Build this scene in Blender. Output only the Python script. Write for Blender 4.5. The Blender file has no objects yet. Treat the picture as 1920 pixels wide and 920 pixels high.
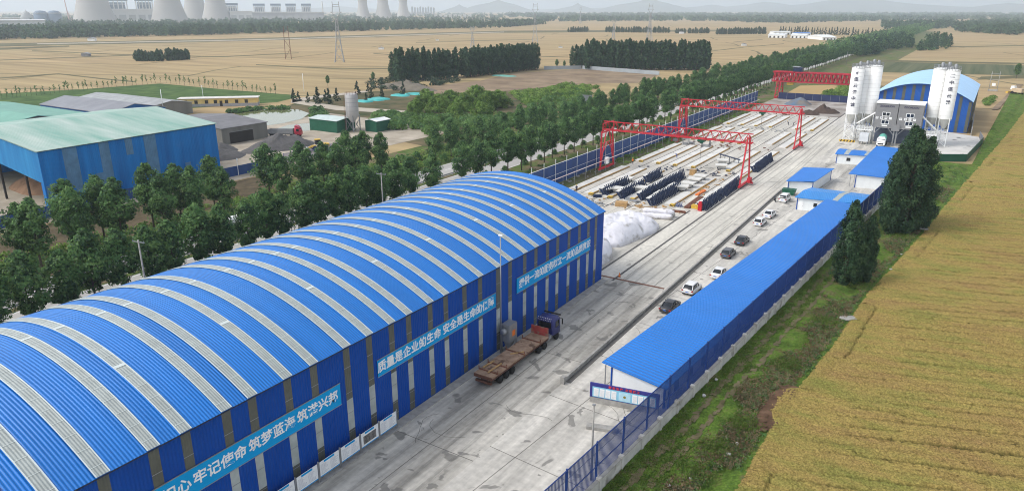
import bpy, math, random
import numpy as np
from mathutils import Vector, Matrix
R = math.radians
PI = math.pi
SC = bpy.context.scene
COL = SC.collection
rng = random.Random(7)

# ------------------------------------------------------------------ camera
CAM_H = 42.0
PITCH = R(18.37)
YAW = R(32.573)
FPX = 1331.0            # focal length in pixels of the 1920 px wide photograph
cd = bpy.data.cameras.new('camera')
cam = bpy.data.objects.new('camera', cd)
COL.objects.link(cam)
cam.location = (0, 0, CAM_H)
cam.rotation_euler = (PI / 2 - PITCH, 0, YAW)
cd.sensor_fit = 'HORIZONTAL'
cd.sensor_width = 36.0
cd.lens = 36.0 * FPX / 1920.0
cd.clip_start = 0.5
cd.clip_end = 60000
SC.camera = cam

# ------------------------------------------------------------------ light: hazy, mostly overcast day
SUN_EL = R(46)
SUN_DIR = Vector((-0.55, -0.56, 0)).normalized() * math.cos(SUN_EL) + Vector((0, 0, math.sin(SUN_EL)))
world = bpy.data.worlds.new('World')
SC.world = world
world.use_nodes = True
wn = world.node_tree
wn.nodes.clear()
sky = wn.nodes.new('ShaderNodeTexSky')
sky.sky_type = 'NISHITA'
sky.sun_disc = False
sky.sun_elevation = SUN_EL
sky.sun_rotation = math.atan2(SUN_DIR.x, SUN_DIR.y)
sky.air_density = 1.0
sky.dust_density = 2.0
sky.ozone_density = 1.0
hs = wn.nodes.new('ShaderNodeHueSaturation')
hs.inputs['Saturation'].default_value = 0.38
bg = wn.nodes.new('ShaderNodeBackground')
bg.inputs['Strength'].default_value = 0.15
wo = wn.nodes.new('ShaderNodeOutputWorld')
wn.links.new(sky.outputs[0], hs.inputs['Color'])
wn.links.new(hs.outputs[0], bg.inputs['Color'])
wn.links.new(bg.outputs[0], wo.inputs['Surface'])
sd = bpy.data.lights.new('sun', 'SUN')
sd.energy = 1.0
sd.angle = R(24)
sd.color = (1.0, 0.96, 0.9)
sun = bpy.data.objects.new('sun', sd)
COL.objects.link(sun)
sun.rotation_euler = SUN_DIR.to_track_quat('Z', 'Y').to_euler()
vs = SC.view_settings
vs.view_transform = 'Standard'
vs.look = 'None'
vs.exposure = 0.80
vs.gamma = 1.0
vs.use_curve_mapping = False
SC.cycles.filter_width = 1.05
SC.cycles.volume_bounces = 1
SC.cycles.max_bounces = 6
SC.cycles.transparent_max_bounces = 16

# ------------------------------------------------------------------ ground point seen at a pixel of the photograph
_fw = Vector((-math.sin(YAW) * math.cos(PITCH), math.cos(YAW) * math.cos(PITCH), -math.sin(PITCH)))
_rt = Vector((math.cos(YAW), math.sin(YAW), 0))
_up = _rt.cross(_fw)
def G(x, y, z=0.0):
    d = _rt * (x - 960) - _up * (y - 460) + _fw * FPX
    t = (z - CAM_H) / d.z
    return Vector((d.x * t, d.y * t, z))

# ------------------------------------------------------------------ materials
MATS = {}
def mat(name, col, rough=0.6, var=0.12, scale=0.6, spec=0.3, metal=0.0, bump=0.0, bscale=8.0, rib=None, trans=0.0, alpha=1.0, col2=None, streak=None, detail=4.0, stain=None):
    if name in MATS:
        return MATS[name]
    m = bpy.data.materials.new(name)
    m.use_nodes = True
    nt = m.node_tree
    N, L = nt.nodes, nt.links
    b = N['Principled BSDF']
    b.inputs['Roughness'].default_value = rough
    b.inputs['Metallic'].default_value = metal
    b.inputs['Specular IOR Level'].default_value = spec
    tc = N.new('ShaderNodeTexCoord')
    nz = N.new('ShaderNodeTexNoise')
    nz.inputs['Scale'].default_value = scale
    nz.inputs['Detail'].default_value = detail
    nz.inputs['Roughness'].default_value = 0.6
    if streak:
        mp = N.new('ShaderNodeMapping')
        mp.inputs['Scale'].default_value = streak
        L.new(tc.outputs['Object'], mp.inputs['Vector'])
        L.new(mp.outputs[0], nz.inputs['Vector'])
    else:
        L.new(tc.outputs['Object'], nz.inputs['Vector'])
    rp = N.new('ShaderNodeValToRGB')
    c2 = col2 or tuple(min(1, c * (1 + var)) for c in col)
    c1 = tuple(c * (1 - var) for c in col)
    rp.color_ramp.elements[0].color = (*c1, 1)
    rp.color_ramp.elements[1].color = (*c2, 1)
    rp.color_ramp.elements[0].position = 0.3
    rp.color_ramp.elements[1].position = 0.7
    L.new(nz.outputs['Fac'], rp.inputs[0])
    src = rp.outputs[0]
    if stain:                      # (colour, scale, threshold, softness): worn or wet patches with an outline of their own
        sn = N.new('ShaderNodeTexNoise')
        sn.inputs['Scale'].default_value = stain[1]
        sn.inputs['Detail'].default_value = 5
        L.new(tc.outputs['Object'], sn.inputs['Vector'])
        mr = N.new('ShaderNodeMapRange')
        mr.inputs['From Min'].default_value = stain[2]
        mr.inputs['From Max'].default_value = stain[2] + stain[3]
        L.new(sn.outputs['Fac'], mr.inputs['Value'])
        mx = N.new('ShaderNodeMix')
        mx.data_type = 'RGBA'
        mx.inputs['B'].default_value = (*stain[0], 1)
        L.new(mr.outputs[0], mx.inputs['Factor'])
        L.new(src, mx.inputs['A'])
        src = mx.outputs['Result']
    L.new(src, b.inputs['Base Color'])
    hgt = None
    if rib:                        # (axis, period, height) corrugated sheet
        wv = N.new('ShaderNodeTexWave')
        wv.wave_type = 'BANDS'
        wv.bands_direction = rib[0]
        wv.inputs['Scale'].default_value = 0.31416 / rib[1]
        L.new(tc.outputs['Object'], wv.inputs['Vector'])
        bm = N.new('ShaderNodeBump')
        bm.inputs['Strength'].default_value = 1.0
        bm.inputs['Distance'].default_value = rib[2]
        L.new(wv.outputs['Fac'], bm.inputs['Height'])
        hgt = bm
    if bump:
        n2 = N.new('ShaderNodeTexNoise')
        n2.inputs['Scale'].default_value = bscale
        n2.inputs['Detail'].default_value = 4
        L.new(tc.outputs['Object'], n2.inputs['Vector'])
        bm = N.new('ShaderNodeBump')
        bm.inputs['Strength'].default_value = 0.7
        bm.inputs['Distance'].default_value = bump
        L.new(n2.outputs['Fac'], bm.inputs['Height'])
        if hgt:
            L.new(hgt.outputs[0], bm.inputs['Normal'])
        hgt = bm
    if hgt:
        L.new(hgt.outputs[0], b.inputs['Normal'])
    if trans or alpha < 1:
        out = N['Material Output']
        mx = N.new('ShaderNodeMixShader')
        if trans:
            t = N.new('ShaderNodeBsdfTranslucent')
            L.new(src, t.inputs['Color'])
            mx.inputs[0].default_value = trans
        else:
            t = N.new('ShaderNodeBsdfTransparent')
            mx.inputs[0].default_value = 1 - alpha
        L.new(b.outputs[0], mx.inputs[1])
        L.new(t.outputs[0], mx.inputs[2])
        L.new(mx.outputs[0], out.inputs['Surface'])
    MATS[name] = m
    return m

# ------------------------------------------------------------------ mesh helper
class MB:
    def __init__(s):
        s.v, s.f, s.m, s.k, s.sm = [], [], [], 0, []
    def add(s, vs, fs, smooth=False):
        o = len(s.v)
        s.v += [tuple(p) for p in vs]
        s.f += [tuple(i + o for i in f) for f in fs]
        s.m += [s.k] * len(fs)
        s.sm += [smooth] * len(fs)
        return s
    def box(s, c, d, rz=0.0, top=1.0):
        x, y, z = d[0] / 2, d[1] / 2, d[2] / 2
        pts = []
        for sz in (-1, 1):
            q = top if sz > 0 else 1
            for sx, sy in ((-1, -1), (1, -1), (1, 1), (-1, 1)):
                px, py = sx * x * q, sy * y * q
                pts.append((c[0] + px * math.cos(rz) - py * math.sin(rz), c[1] + px * math.sin(rz) + py * math.cos(rz), c[2] + sz * z))
        return s.add(pts, [(3, 2, 1, 0), (4, 5, 6, 7), (0, 1, 5, 4), (1, 2, 6, 5), (2, 3, 7, 6), (3, 0, 4, 7)])
    def b2(s, x0, x1, y0, y1, z0, z1):
        return s.box(((x0 + x1) / 2, (y0 + y1) / 2, (z0 + z1) / 2), (abs(x1 - x0), abs(y1 - y0), abs(z1 - z0)))
    def bar(s, p, q, w=0.1, w2=None, n=4, smooth=False):
        p, q = Vector(p), Vector(q)
        d = q - p
        if d.length < 1e-6:
            return s
        d.normalize()
        a = d.orthogonal().normalized() if abs(d.z) > 0.98 else Vector((0, 0, 1)).cross(d).normalized()
        b = d.cross(a)
        pts = []
        for c, r in ((p, w), (q, w if w2 is None else w2)):
            for i in range(n):
                t = 2 * PI * (i + 0.5) / n
                pts.append(c + (a * math.cos(t) + b * math.sin(t)) * r * (0.7071 if n == 4 else 0.5))
        fs = [(i, (i + 1) % n, n + (i + 1) % n, n + i) for i in range(n)]
        s.add(pts, fs, smooth)
        s.add(pts, [tuple(range(n - 1, -1, -1)), tuple(range(n, 2 * n))])
        return s
    def lathe(s, c, prof, n=16, axis='Z', smooth=True):
        pts, fs = [], []
        for r, h in prof:
            for i in range(n):
                t = 2 * PI * i / n
                u, v = r * math.cos(t), r * math.sin(t)
                p = {'Z': (u, v, h), 'X': (h, u, v), 'Y': (v, h, u)}[axis]
                pts.append((c[0] + p[0], c[1] + p[1], c[2] + p[2]))
        for j in range(len(prof) - 1):
            for i in range(n):
                fs.append((j * n + i, j * n + (i + 1) % n, (j + 1) * n + (i + 1) % n, (j + 1) * n + i))
        s.add(pts, fs, smooth)
        caps = []
        if prof[0][0] > 1e-4:
            caps.append(tuple(range(n - 1, -1, -1)))
        if prof[-1][0] > 1e-4:
            caps.append(tuple(range((len(prof) - 1) * n, len(prof) * n)))
        s.add(pts, caps)
        return s
    def tube(s, path, rads, n=6):
        ring = []
        pts, fs = [], []
        for i, p in enumerate(path):
            p = Vector(p)
            d = (Vector(path[min(i + 1, len(path) - 1)]) - Vector(path[max(i - 1, 0)])).normalized()
            a = Vector((1, 0, 0)) if abs(d.x) < 0.9 else Vector((0, 1, 0))
            a = (a - d * a.dot(d)).normalized()
            b = d.cross(a)
            for k in range(n):
                t = 2 * PI * k / n
                pts.append(p + (a * math.cos(t) + b * math.sin(t)) * rads[i])
        for j in range(len(path) - 1):
            for k in range(n):
                fs.append((j * n + k, j * n + (k + 1) % n, (j + 1) * n + (k + 1) % n, (j + 1) * n + k))
        fs.append(tuple(range(n - 1, -1, -1)))
        fs.append(tuple(range((len(path) - 1) * n, len(path) * n)))
        return s.add(pts, fs, True)
    def prism(s, poly, h0, h1, plane='XY'):
        """polygon extruded; plane XY: along z, XZ: along y, YZ: along x"""
        def P(a, b, h):
            return {'XY': (a, b, h), 'XZ': (a, h, b), 'YZ': (h, a, b)}[plane]
        n = len(poly)
        pts = [P(a, b, h0) for a, b in poly] + [P(a, b, h1) for a, b in poly]
        fs = [tuple(range(n)), tuple(range(2 * n - 1, n - 1, -1))] + [(i, n + i, n + (i + 1) % n, (i + 1) % n) for i in range(n)]
        return s.add(pts, fs)
    def loft(s, rings, smooth=True, cap=True):
        n = len(rings[0])
        pts = [p for r in rings for p in r]
        fs = []
        for j in range(len(rings) - 1):
            for i in range(n):
                fs.append((j * n + i, j * n + (i + 1) % n, (j + 1) * n + (i + 1) % n, (j + 1) * n + i))
        s.add(pts, fs, smooth)
        if cap:
            s.add(pts, [tuple(range(n - 1, -1, -1)), tuple(range((len(rings) - 1) * n, len(rings) * n))])
        return s
    def mesh(s, name, mats):
        me = bpy.data.meshes.new(name)
        me.from_pydata(s.v, [], s.f)
        for m in (mats if isinstance(mats, (list, tuple)) else [mats]):
            me.materials.append(m)
        me.polygons.foreach_set('material_index', s.m)
        me.polygons.foreach_set('use_smooth', s.sm)
        me.update()
        import bmesh
        bm = bmesh.new()
        bm.from_mesh(me)
        bmesh.ops.recalc_face_normals(bm, faces=bm.faces)
        bm.to_mesh(me)
        bm.free()
        return me
    def build(s, name, mats, parent=None):
        return link(name, s.mesh(name, mats), parent)

def link(name, me, parent=None):
    o = bpy.data.objects.new(name, me)
    COL.objects.link(o)
    if parent is not None:
        o.parent = parent
    return o

def tag(o, label, cat, group=None):
    o['label'] = label
    o['category'] = cat
    if group:
        o['group'] = group
    return o

def thing(name, label, cat, loc=(0, 0, 0), rz=0.0, group=None):
    o = bpy.data.objects.new(name, None)
    COL.objects.link(o)
    o.empty_display_size = 0.3
    o.location = loc
    o.rotation_euler = (0, 0, rz)
    return tag(o, label, cat, group)

def struct(o, kind='structure'):
    o['kind'] = kind
    return o

def dup(root, loc, rz=0.0, label=None, scale=None, group=None):
    r = root.copy()
    COL.objects.link(r)
    r.location = loc
    r.rotation_euler = (0, 0, rz)
    if scale is not None:
        r.scale = scale if isinstance(scale, (tuple, list)) else (scale,) * 3
    if label:
        r['label'] = label
    if group:
        r['group'] = group
    for ch in list(root.children):
        c = ch.copy()
        COL.objects.link(c)
        c.parent = r
        for g in list(ch.children):
            d = g.copy()
            COL.objects.link(d)
            d.parent = c
    return r

def quads(name, V, midx, mats):
    """V: (n,4,3) array of separate quads -> mesh"""
    n = len(V)
    me = bpy.data.meshes.new(name)
    me.vertices.add(4 * n)
    me.vertices.foreach_set('co', np.ascontiguousarray(V, dtype=np.float32).reshape(-1))
    me.loops.add(4 * n)
    me.loops.foreach_set('vertex_index', np.arange(4 * n, dtype=np.int32))
    me.polygons.add(n)
    me.polygons.foreach_set('loop_start', np.arange(0, 4 * n, 4, dtype=np.int32))
    me.polygons.foreach_set('loop_total', np.full(n, 4, dtype=np.int32))
    for m in mats:
        me.materials.append(m)
    me.polygons.foreach_set('material_index', np.asarray(midx, dtype=np.int32))
    me.update()
    me.validate()
    return me

def leaf_quads(P, Nrm, size, r, aspect=0.6):
    """small leaf-shaped quads at points P with normals about Nrm"""
    n = len(P)
    Nn = Nrm + r.normal(0, 0.55, (n, 3))
    Nn /= np.linalg.norm(Nn, axis=1, keepdims=True) + 1e-9
    A = np.cross(Nn, r.normal(0, 1, (n, 3)))
    A /= np.linalg.norm(A, axis=1, keepdims=True) + 1e-9
    B = np.cross(Nn, A)
    s = size * r.uniform(0.6, 1.35, (n, 1))
    A, B = A * s, B * s * aspect
    return np.stack([P - A, P - B * 0.9 + A * 0.1, P + A, P + B * 0.9 + A * 0.1], axis=1)

def patch(name, pts, z, m, kind='structure'):
    mb = MB()
    mb.add([(p[0], p[1], z) for p in pts], [tuple(range(len(pts)))])
    o = mb.build(name, m)
    o['kind'] = kind
    return o

def text(body, size, M4, m, parent, name='lettering', bold=0.0, align='CENTER', depth=0.01, spacing=1.0):
    c = bpy.data.curves.new('lettering', 'FONT')
    c.body = body
    c.size = size
    c.align_x = align
    c.align_y = 'CENTER'
    c.offset = bold
    c.extrude = depth
    c.resolution_u = 3
    c.space_character = spacing
    o = bpy.data.objects.new('lettering_curve', c)
    COL.objects.link(o)
    bpy.context.view_layer.update()
    dg = bpy.context.evaluated_depsgraph_get()
    me = bpy.data.meshes.new_from_object(o.evaluated_get(dg))
    bpy.data.objects.remove(o)
    me.transform(M4)
    me.materials.clear()
    me.materials.append(m)
    return link(name, me, parent)

def frame(o, x, y):
    """matrix with local x along x, local y along y, placed at o"""
    x, y = Vector(x).normalized(), Vector(y).normalized()
    z = x.cross(y)
    return Matrix(((x.x, y.x, z.x, o[0]), (x.y, y.y, z.y, o[1]), (x.z, y.z, z.z, o[2]), (0, 0, 0, 1)))

# common paints
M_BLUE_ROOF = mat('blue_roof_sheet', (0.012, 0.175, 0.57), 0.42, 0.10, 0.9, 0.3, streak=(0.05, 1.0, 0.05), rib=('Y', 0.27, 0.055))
M_BLUE_ROOF_X = mat('blue_roof_sheet_shed', (0.012, 0.18, 0.60), 0.42, 0.06, 0.25, 0.3, rib=('Y', 0.62, 0.10))
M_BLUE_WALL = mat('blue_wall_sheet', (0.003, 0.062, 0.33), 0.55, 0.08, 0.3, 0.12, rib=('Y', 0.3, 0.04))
M_WHITE = mat('white_paint', (0.84, 0.85, 0.84), 0.5, 0.05, 1.5)
M_CREAM = mat('white_panel', (0.78, 0.81, 0.81), 0.5, 0.05, 0.8, rib=('X', 0.9, 0.01))
M_RED = mat('red_crane_paint', (0.50, 0.022, 0.035), 0.5, 0.18, 1.0)
M_NAVY = mat('navy_steel', (0.014, 0.026, 0.065), 0.5, 0.3, 1.0)
M_BLACK = mat('black_rubber', (0.018, 0.018, 0.018), 0.8, 0.2, 2.0)
M_GLASS = mat('dark_glass', (0.012, 0.016, 0.02), 0.08, 0.1, 1.0, 0.6)
M_STEEL = mat('grey_steel', (0.28, 0.29, 0.30), 0.45, 0.15, 1.0, 0.5, 0.4)
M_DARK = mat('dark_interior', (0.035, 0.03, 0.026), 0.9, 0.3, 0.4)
M_YELLOW = mat('yellow_paint', (0.62, 0.40, 0.05), 0.5, 0.15, 2.0)
M_ORANGE = mat('orange_paint', (0.75, 0.19, 0.03), 0.5, 0.1, 2.0)
M_RUST = mat('rusty_steel', (0.16, 0.065, 0.04), 0.85, 0.35, 1.5)
M_WOOD = mat('plywood', (0.42, 0.26, 0.11), 0.7, 0.2, 2.0)
M_GREEN = mat('green_paint', (0.01, 0.09, 0.05), 0.5, 0.15, 1.0)
M_SKYBLUE = mat('banner_blue', (0.002, 0.31, 0.66), 0.6, 0.04, 1.0, 0.1)
M_GREYP = mat('grey_paint', (0.22, 0.22, 0.225), 0.55, 0.08, 0.7)
M_CONC_OLD = mat('old_concrete', (0.33, 0.32, 0.295), 0.85, 0.25, 1.2, bump=0.02)
# ================================================================== setting: ground
def field_material():
    m = bpy.data.materials.new('wheat_country')
    m.use_nodes = True
    nt = m.node_tree
    N, L = nt.nodes, nt.links
    b = N['Principled BSDF']
    b.inputs['Roughness'].default_value = 0.95
    b.inputs['Specular IOR Level'].default_value = 0.1
    tc = N.new('ShaderNodeTexCoord')
    mp = N.new('ShaderNodeMapping')
    mp.inputs['Rotation'].default_value = (0, 0, R(-24))
    L.new(tc.outputs['Object'], mp.inputs['Vector'])
    wob = N.new('ShaderNodeTexNoise')
    wob.inputs['Scale'].default_value = 0.004
    L.new(mp.outputs[0], wob.inputs['Vector'])
    ad = N.new('ShaderNodeVectorMath')
    ad.operation = 'MULTIPLY_ADD'
    L.new(wob.outputs['Color'], ad.inputs[0])
    ad.inputs[1].default_value = (60, 60, 0)
    L.new(mp.outputs[0], ad.inputs[2])
    br = N.new('ShaderNodeTexBrick')
    br.offset = 0.37
    br.inputs['Scale'].default_value = 1.0
    br.inputs['Brick Width'].default_value = 260
    br.inputs['Row Height'].default_value = 95
    br.inputs['Mortar Size'].default_value = 1.5
    br.inputs['Mortar Smooth'].default_value = 0.3
    br.inputs['Color1'].default_value = (0.40, 0.29, 0.155, 1)
    br.inputs['Color2'].default_value = (0.36, 0.275, 0.145, 1)
    br.inputs['Mortar'].default_value = (0.15, 0.13, 0.065, 1)
    L.new(ad.outputs[0], br.inputs['Vector'])
    st = N.new('ShaderNodeTexNoise')          # drill rows and lodged streaks
    m2 = N.new('ShaderNodeMapping')
    m2.inputs['Rotation'].default_value = (0, 0, R(-24))
    m2.inputs['Scale'].default_value = (0.006, 0.09, 1)
    L.new(tc.outputs['Object'], m2.inputs['Vector'])
    L.new(m2.outputs[0], st.inputs['Vector'])
    st.inputs['Scale'].default_value = 1.0
    st.inputs['Detail'].default_value = 6
    mr = N.new('ShaderNodeMapRange')
    mr.inputs['From Min'].default_value = 0.3
    mr.inputs['From Max'].default_value = 0.7
    mr.inputs['To Min'].default_value = 0.74
    mr.inputs['To Max'].default_value = 1.16
    L.new(st.outputs['Fac'], mr.inputs['Value'])
    mu = N.new('ShaderNodeMix')
    mu.data_type = 'RGBA'
    mu.blend_type = 'MULTIPLY'
    mu.inputs['Factor'].default_value = 1
    L.new(br.outputs['Color'], mu.inputs['A'])
    L.new(mr.outputs[0], mu.inputs['B'])
    L.new(mu.outputs['Result'], b.inputs['Base Color'])
    return m
M_FIELD = field_material()
g = MB().add([(-24000, -3000, 0), (24000, -3000, 0), (24000, 26000, 0), (-24000, 26000, 0)], [(0, 1, 2, 3)]).build('ground', M_FIELD)
struct(g)

def mottled(name, zones, speckle, zs=.22, bump=.1, fs=5.0):
    """ground cover: large zones of different growth, broken up by fine speckle"""
    m = bpy.data.materials.new(name)
    m.use_nodes = True
    nt = m.node_tree
    N, L = nt.nodes, nt.links
    b = N['Principled BSDF']
    b.inputs['Roughness'].default_value = 0.95
    b.inputs['Specular IOR Level'].default_value = 0.08
    tc = N.new('ShaderNodeTexCoord')
    def noise(s, d, r_=.6):
        n = N.new('ShaderNodeTexNoise')
        n.inputs['Scale'].default_value = s
        n.inputs['Detail'].default_value = d
        n.inputs['Roughness'].default_value = r_
        L.new(tc.outputs['Object'], n.inputs['Vector'])
        return n.outputs['Fac']
    def ramp(src, stops):
        r = N.new('ShaderNodeValToRGB')
        e = r.color_ramp.elements
        while len(e) < len(stops):
            e.new(0.5)
        for k, (p, c) in enumerate(stops):
            e[k].position = p
            e[k].color = (*c, 1)
        L.new(src, r.inputs[0])
        return r.outputs[0]
    z = ramp(noise(zs, 7, .7), zones)
    s = ramp(noise(fs, 6, .7), [(.3, (1 - speckle,) * 3), (.5, (1, 1, 1)), (.7, (1 + speckle,) * 3)])
    x = N.new('ShaderNodeMix')
    x.data_type = 'RGBA'
    x.blend_type = 'MULTIPLY'
    x.inputs['Factor'].default_value = 1
    L.new(z, x.inputs['A'])
    L.new(s, x.inputs['B'])
    L.new(x.outputs['Result'], b.inputs['Base Color'])
    bm = N.new('ShaderNodeBump')
    bm.inputs['Strength'].default_value = 1
    bm.inputs['Distance'].default_value = bump
    L.new(noise(fs * 1.3, 4), bm.inputs['Height'])
    L.new(bm.outputs[0], b.inputs['Normal'])
    return m
M_VERGE = mottled('verge_ground', [(.36, (0.075, 0.10, 0.03)), (.47, (0.10, 0.15, 0.035)), (.54, (0.15, 0.12, 0.07)), (.66, (0.22, 0.17, 0.11))], .4, .14, .08, 2.5)
M_ROAD = mat('road_concrete', (0.40, 0.385, 0.36), 0.85, 0.12, 0.25, 0.2, streak=(1, 0.08, 1))
M_ASPH = mat('far_track', (0.42, 0.37, 0.30), 0.9, 0.15, 0.05, 0.1)
M_SAND = mat('sandy_yard', (0.34, 0.29, 0.22), 0.9, 0.2, 0.12, 0.1, col2=(0.48, 0.42, 0.34))
M_LAWN = mat('crop_green', (0.05, 0.105, 0.028), 0.95, 0.25, 0.12, 0.1, col2=(0.10, 0.16, 0.045))
M_SCRUB = mat('scrub_ground', (0.06, 0.085, 0.03), 0.95, 0.3, 0.08, 0.1, col2=(0.17, 0.13, 0.075))
M_BARE = mat('bare_earth', (0.21, 0.15, 0.10), 0.95, 0.25, 0.06, 0.1, col2=(0.33, 0.25, 0.165), detail=8)
M_WHEAT2 = mat('wheat_plot', (0.40, 0.28, 0.125), 0.95, 0.12, 0.05, 0.1, streak=(1, 0.15, 1))
M_WATER = mat('pond_water', (0.17, 0.175, 0.08), 0.04, 0.1, 0.1, 0.8, bump=0.01, bscale=1.5)
M_STRIPE = mat('road_paint', (0.75, 0.75, 0.72), 0.7, 0.1, 1.0)
M_DARKTRACK = mat('field_bank', (0.13, 0.12, 0.06), 0.95, 0.25, 0.02, 0.1)

def px(*q):
    return [G(a, b) for a, b in q]

# highway corridor
patch('verge', [(-148, -80), (-83, -80), (-83, 1700), (-148, 1700)], 0.02, M_VERGE)
patch('road', [(-112.6, -80), (-105.4, -80), (-105.4, 1700), (-112.6, 1700)], 0.06, M_ROAD)
patch('road', [(-123.6, -80), (-114.4, -80), (-114.4, 1700), (-123.6, 1700)], 0.06, M_ROAD)
mb = MB()
for x in (-105.8, -112.2, -114.8, -123.2):
    mb.add([(x - .08, -80, 0.064), (x + .08, -80, 0.064), (x + .08, 900, 0.064), (x - .08, 900, 0.064)], [(0, 1, 2, 3)])
for i in range(60):
    y = 20 + i * 12
    for x in (-118.9,):
        mb.add([(x - .08, y, 0.064), (x + .08, y, 0.064), (x + .08, y + 5, 0.064), (x - .08, y + 5, 0.064)], [(0, 1, 2, 3)])
struct(mb.build('road_marking', M_STRIPE))

# construction yard slab, with joints and stains of its own
def slab_material(name, base, joint_w, joint_l, stain_thr, rot=0.0, dark=(0.13, 0.125, 0.115), var=0.2):
    m = bpy.data.materials.new(name)
    m.use_nodes = True
    nt = m.node_tree
    N, L = nt.nodes, nt.links
    b = N['Principled BSDF']
    b.inputs['Roughness'].default_value = 0.8
    b.inputs['Specular IOR Level'].default_value = 0.25
    tc = N.new('ShaderNodeTexCoord')
    br = N.new('ShaderNodeTexBrick')
    mp = N.new('ShaderNodeMapping')
    mp.inputs['Rotation'].default_value = (0, 0, PI / 2 + rot)
    L.new(tc.outputs['Object'], mp.inputs['Vector'])
    L.new(mp.outputs[0], br.inputs['Vector'])
    br.offset = 0.0
    br.inputs['Scale'].default_value = 1
    br.inputs['Brick Width'].default_value = joint_l
    br.inputs['Row Height'].default_value = joint_w
    br.inputs['Mortar Size'].default_value = 0.05
    br.inputs['Mortar Smooth'].default_value = 0.2
    br.inputs['Color1'].default_value = (*[c * 1.05 for c in base], 1)
    br.inputs['Color2'].default_value = (*[c * 0.93 for c in base], 1)
    br.inputs['Mortar'].default_value = (*[c * 0.32 for c in base], 1)
    # large soft wear, along the wheel tracks
    n1 = N.new('ShaderNodeTexNoise')
    m1 = N.new('ShaderNodeMapping')
    m1.inputs['Scale'].default_value = (0.5, 0.045, 1)
    L.new(tc.outputs['Object'], m1.inputs['Vector'])
    L.new(m1.outputs[0], n1.inputs['Vector'])
    n1.inputs['Scale'].default_value = 1.0
    n1.inputs['Detail'].default_value = 8
    n1.inputs['Roughness'].default_value = 0.65
    r1 = N.new('ShaderNodeMapRange')
    r1.inputs['From Min'].default_value = 0.32
    r1.inputs['From Max'].default_value = 0.68
    r1.inputs['To Min'].default_value = 1 - var * 1.6
    r1.inputs['To Max'].default_value = 1 + var * 0.55
    L.new(n1.outputs['Fac'], r1.inputs['Value'])
    mu = N.new('ShaderNodeMix')
    mu.data_type = 'RGBA'
    mu.blend_type = 'MULTIPLY'
    mu.inputs['Factor'].default_value = 1
    L.new(br.outputs['Color'], mu.inputs['A'])
    L.new(r1.outputs[0], mu.inputs['B'])
    # fine grain
    n3 = N.new('ShaderNodeTexNoise')
    n3.inputs['Scale'].default_value = 1.6
    n3.inputs['Detail'].default_value = 8
    L.new(tc.outputs['Object'], n3.inputs['Vector'])
    r3 = N.new('ShaderNodeMapRange')
    r3.inputs['From Min'].default_value = 0.3
    r3.inputs['From Max'].default_value = 0.7
    r3.inputs['To Min'].default_value = 0.86
    r3.inputs['To Max'].default_value = 1.1
    L.new(n3.outputs['Fac'], r3.inputs['Value'])
    mu2 = N.new('ShaderNodeMix')
    mu2.data_type = 'RGBA'
    mu2.blend_type = 'MULTIPLY'
    mu2.inputs['Factor'].default_value = 1
    L.new(mu.outputs['Result'], mu2.inputs['A'])
    L.new(r3.outputs[0], mu2.inputs['B'])
    # oil and water stains
    n2 = N.new('ShaderNodeTexNoise')
    n2.inputs['Scale'].default_value = 0.34
    n2.inputs['Detail'].default_value = 3
    n2.inputs['Roughness'].default_value = 0.5
    n2.inputs['Distortion'].default_value = 0.6
    L.new(tc.outputs['Object'], n2.inputs['Vector'])
    r2 = N.new('ShaderNodeMapRange')
    r2.inputs['From Min'].default_value = stain_thr
    r2.inputs['From Max'].default_value = stain_thr + 0.03
    r2.inputs['To Max'].default_value = 0.68
    L.new(n2.outputs['Fac'], r2.inputs['Value'])
    mx = N.new('ShaderNodeMix')
    mx.data_type = 'RGBA'
    L.new(r2.outputs[0], mx.inputs['Factor'])
    L.new(mu2.outputs['Result'], mx.inputs['A'])
    mx.inputs['B'].default_value = (*dark, 1)
    L.new(mx.outputs['Result'], b.inputs['Base Color'])
    return m
M_SLAB = slab_material('yard_concrete', (0.58, 0.55, 0.485), 5.2, 30.0, 0.66, var=0.2)
M_APRON = slab_material('worn_concrete', (0.53, 0.50, 0.44), 5.8, 24.0, 0.60, var=0.36)
M_HAUL = slab_material('haul_concrete', (0.61, 0.58, 0.51), 5.4, 30.0, 0.65, dark=(0.28, 0.265, 0.235), var=0.16)
M_PARK = slab_material('parking_concrete', (0.60, 0.57, 0.51), 6.0, 12.0, 0.625, rot=0.08, var=0.26)
patch('yard', [(-82.5, 99), (-44, 99), (-44, 318), (-82.5, 318)], 0.04, M_SLAB)
patch('haul_road', [(-46.4, -20), (-35.2, -20), (-35.2, 66), (-35.2, 101.2), (-46.4, 101.2)], 0.044, M_APRON)
patch('haul_road', [(-47.9, 101.2), (-35.2, 101.2), (-35.2, 340), (-44.0, 340), (-44.0, 148), (-47.9, 148)], 0.048, M_HAUL)
patch('apron', [(-46.4, -20), (-46.4, -40), (-28, -40), (-22.6, 51.4), (-21.4, 66), (-35.2, 66), (-35.2, -20)], 0.036, M_PARK)
patch('parking', [(-35.2, 66), (-21.4, 66), (-12.2, 185), (-8, 236), (-6, 300), (-35.2, 300)], 0.052, M_PARK)
patch('yard_end', [(-82.5, 318), (-44, 318), (-44, 340), (-35, 340), (-35, 372), (-82.5, 372)], 0.03, mat('muddy_concrete', (0.24, 0.19, 0.15), 0.9, 0.35, 0.12, 0.1, col2=(0.5, 0.47, 0.43), detail=8))
patch('yard_verge', [(-87, 99), (-79.6, 99), (-79.6, 318), (-87, 318)], 0.052, mat('weedy_mud', (0.13, 0.10, 0.06), 0.95, 0.3, 0.15, 0.1, col2=(0.10, 0.13, 0.045), bump=0.05, bscale=2))
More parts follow.
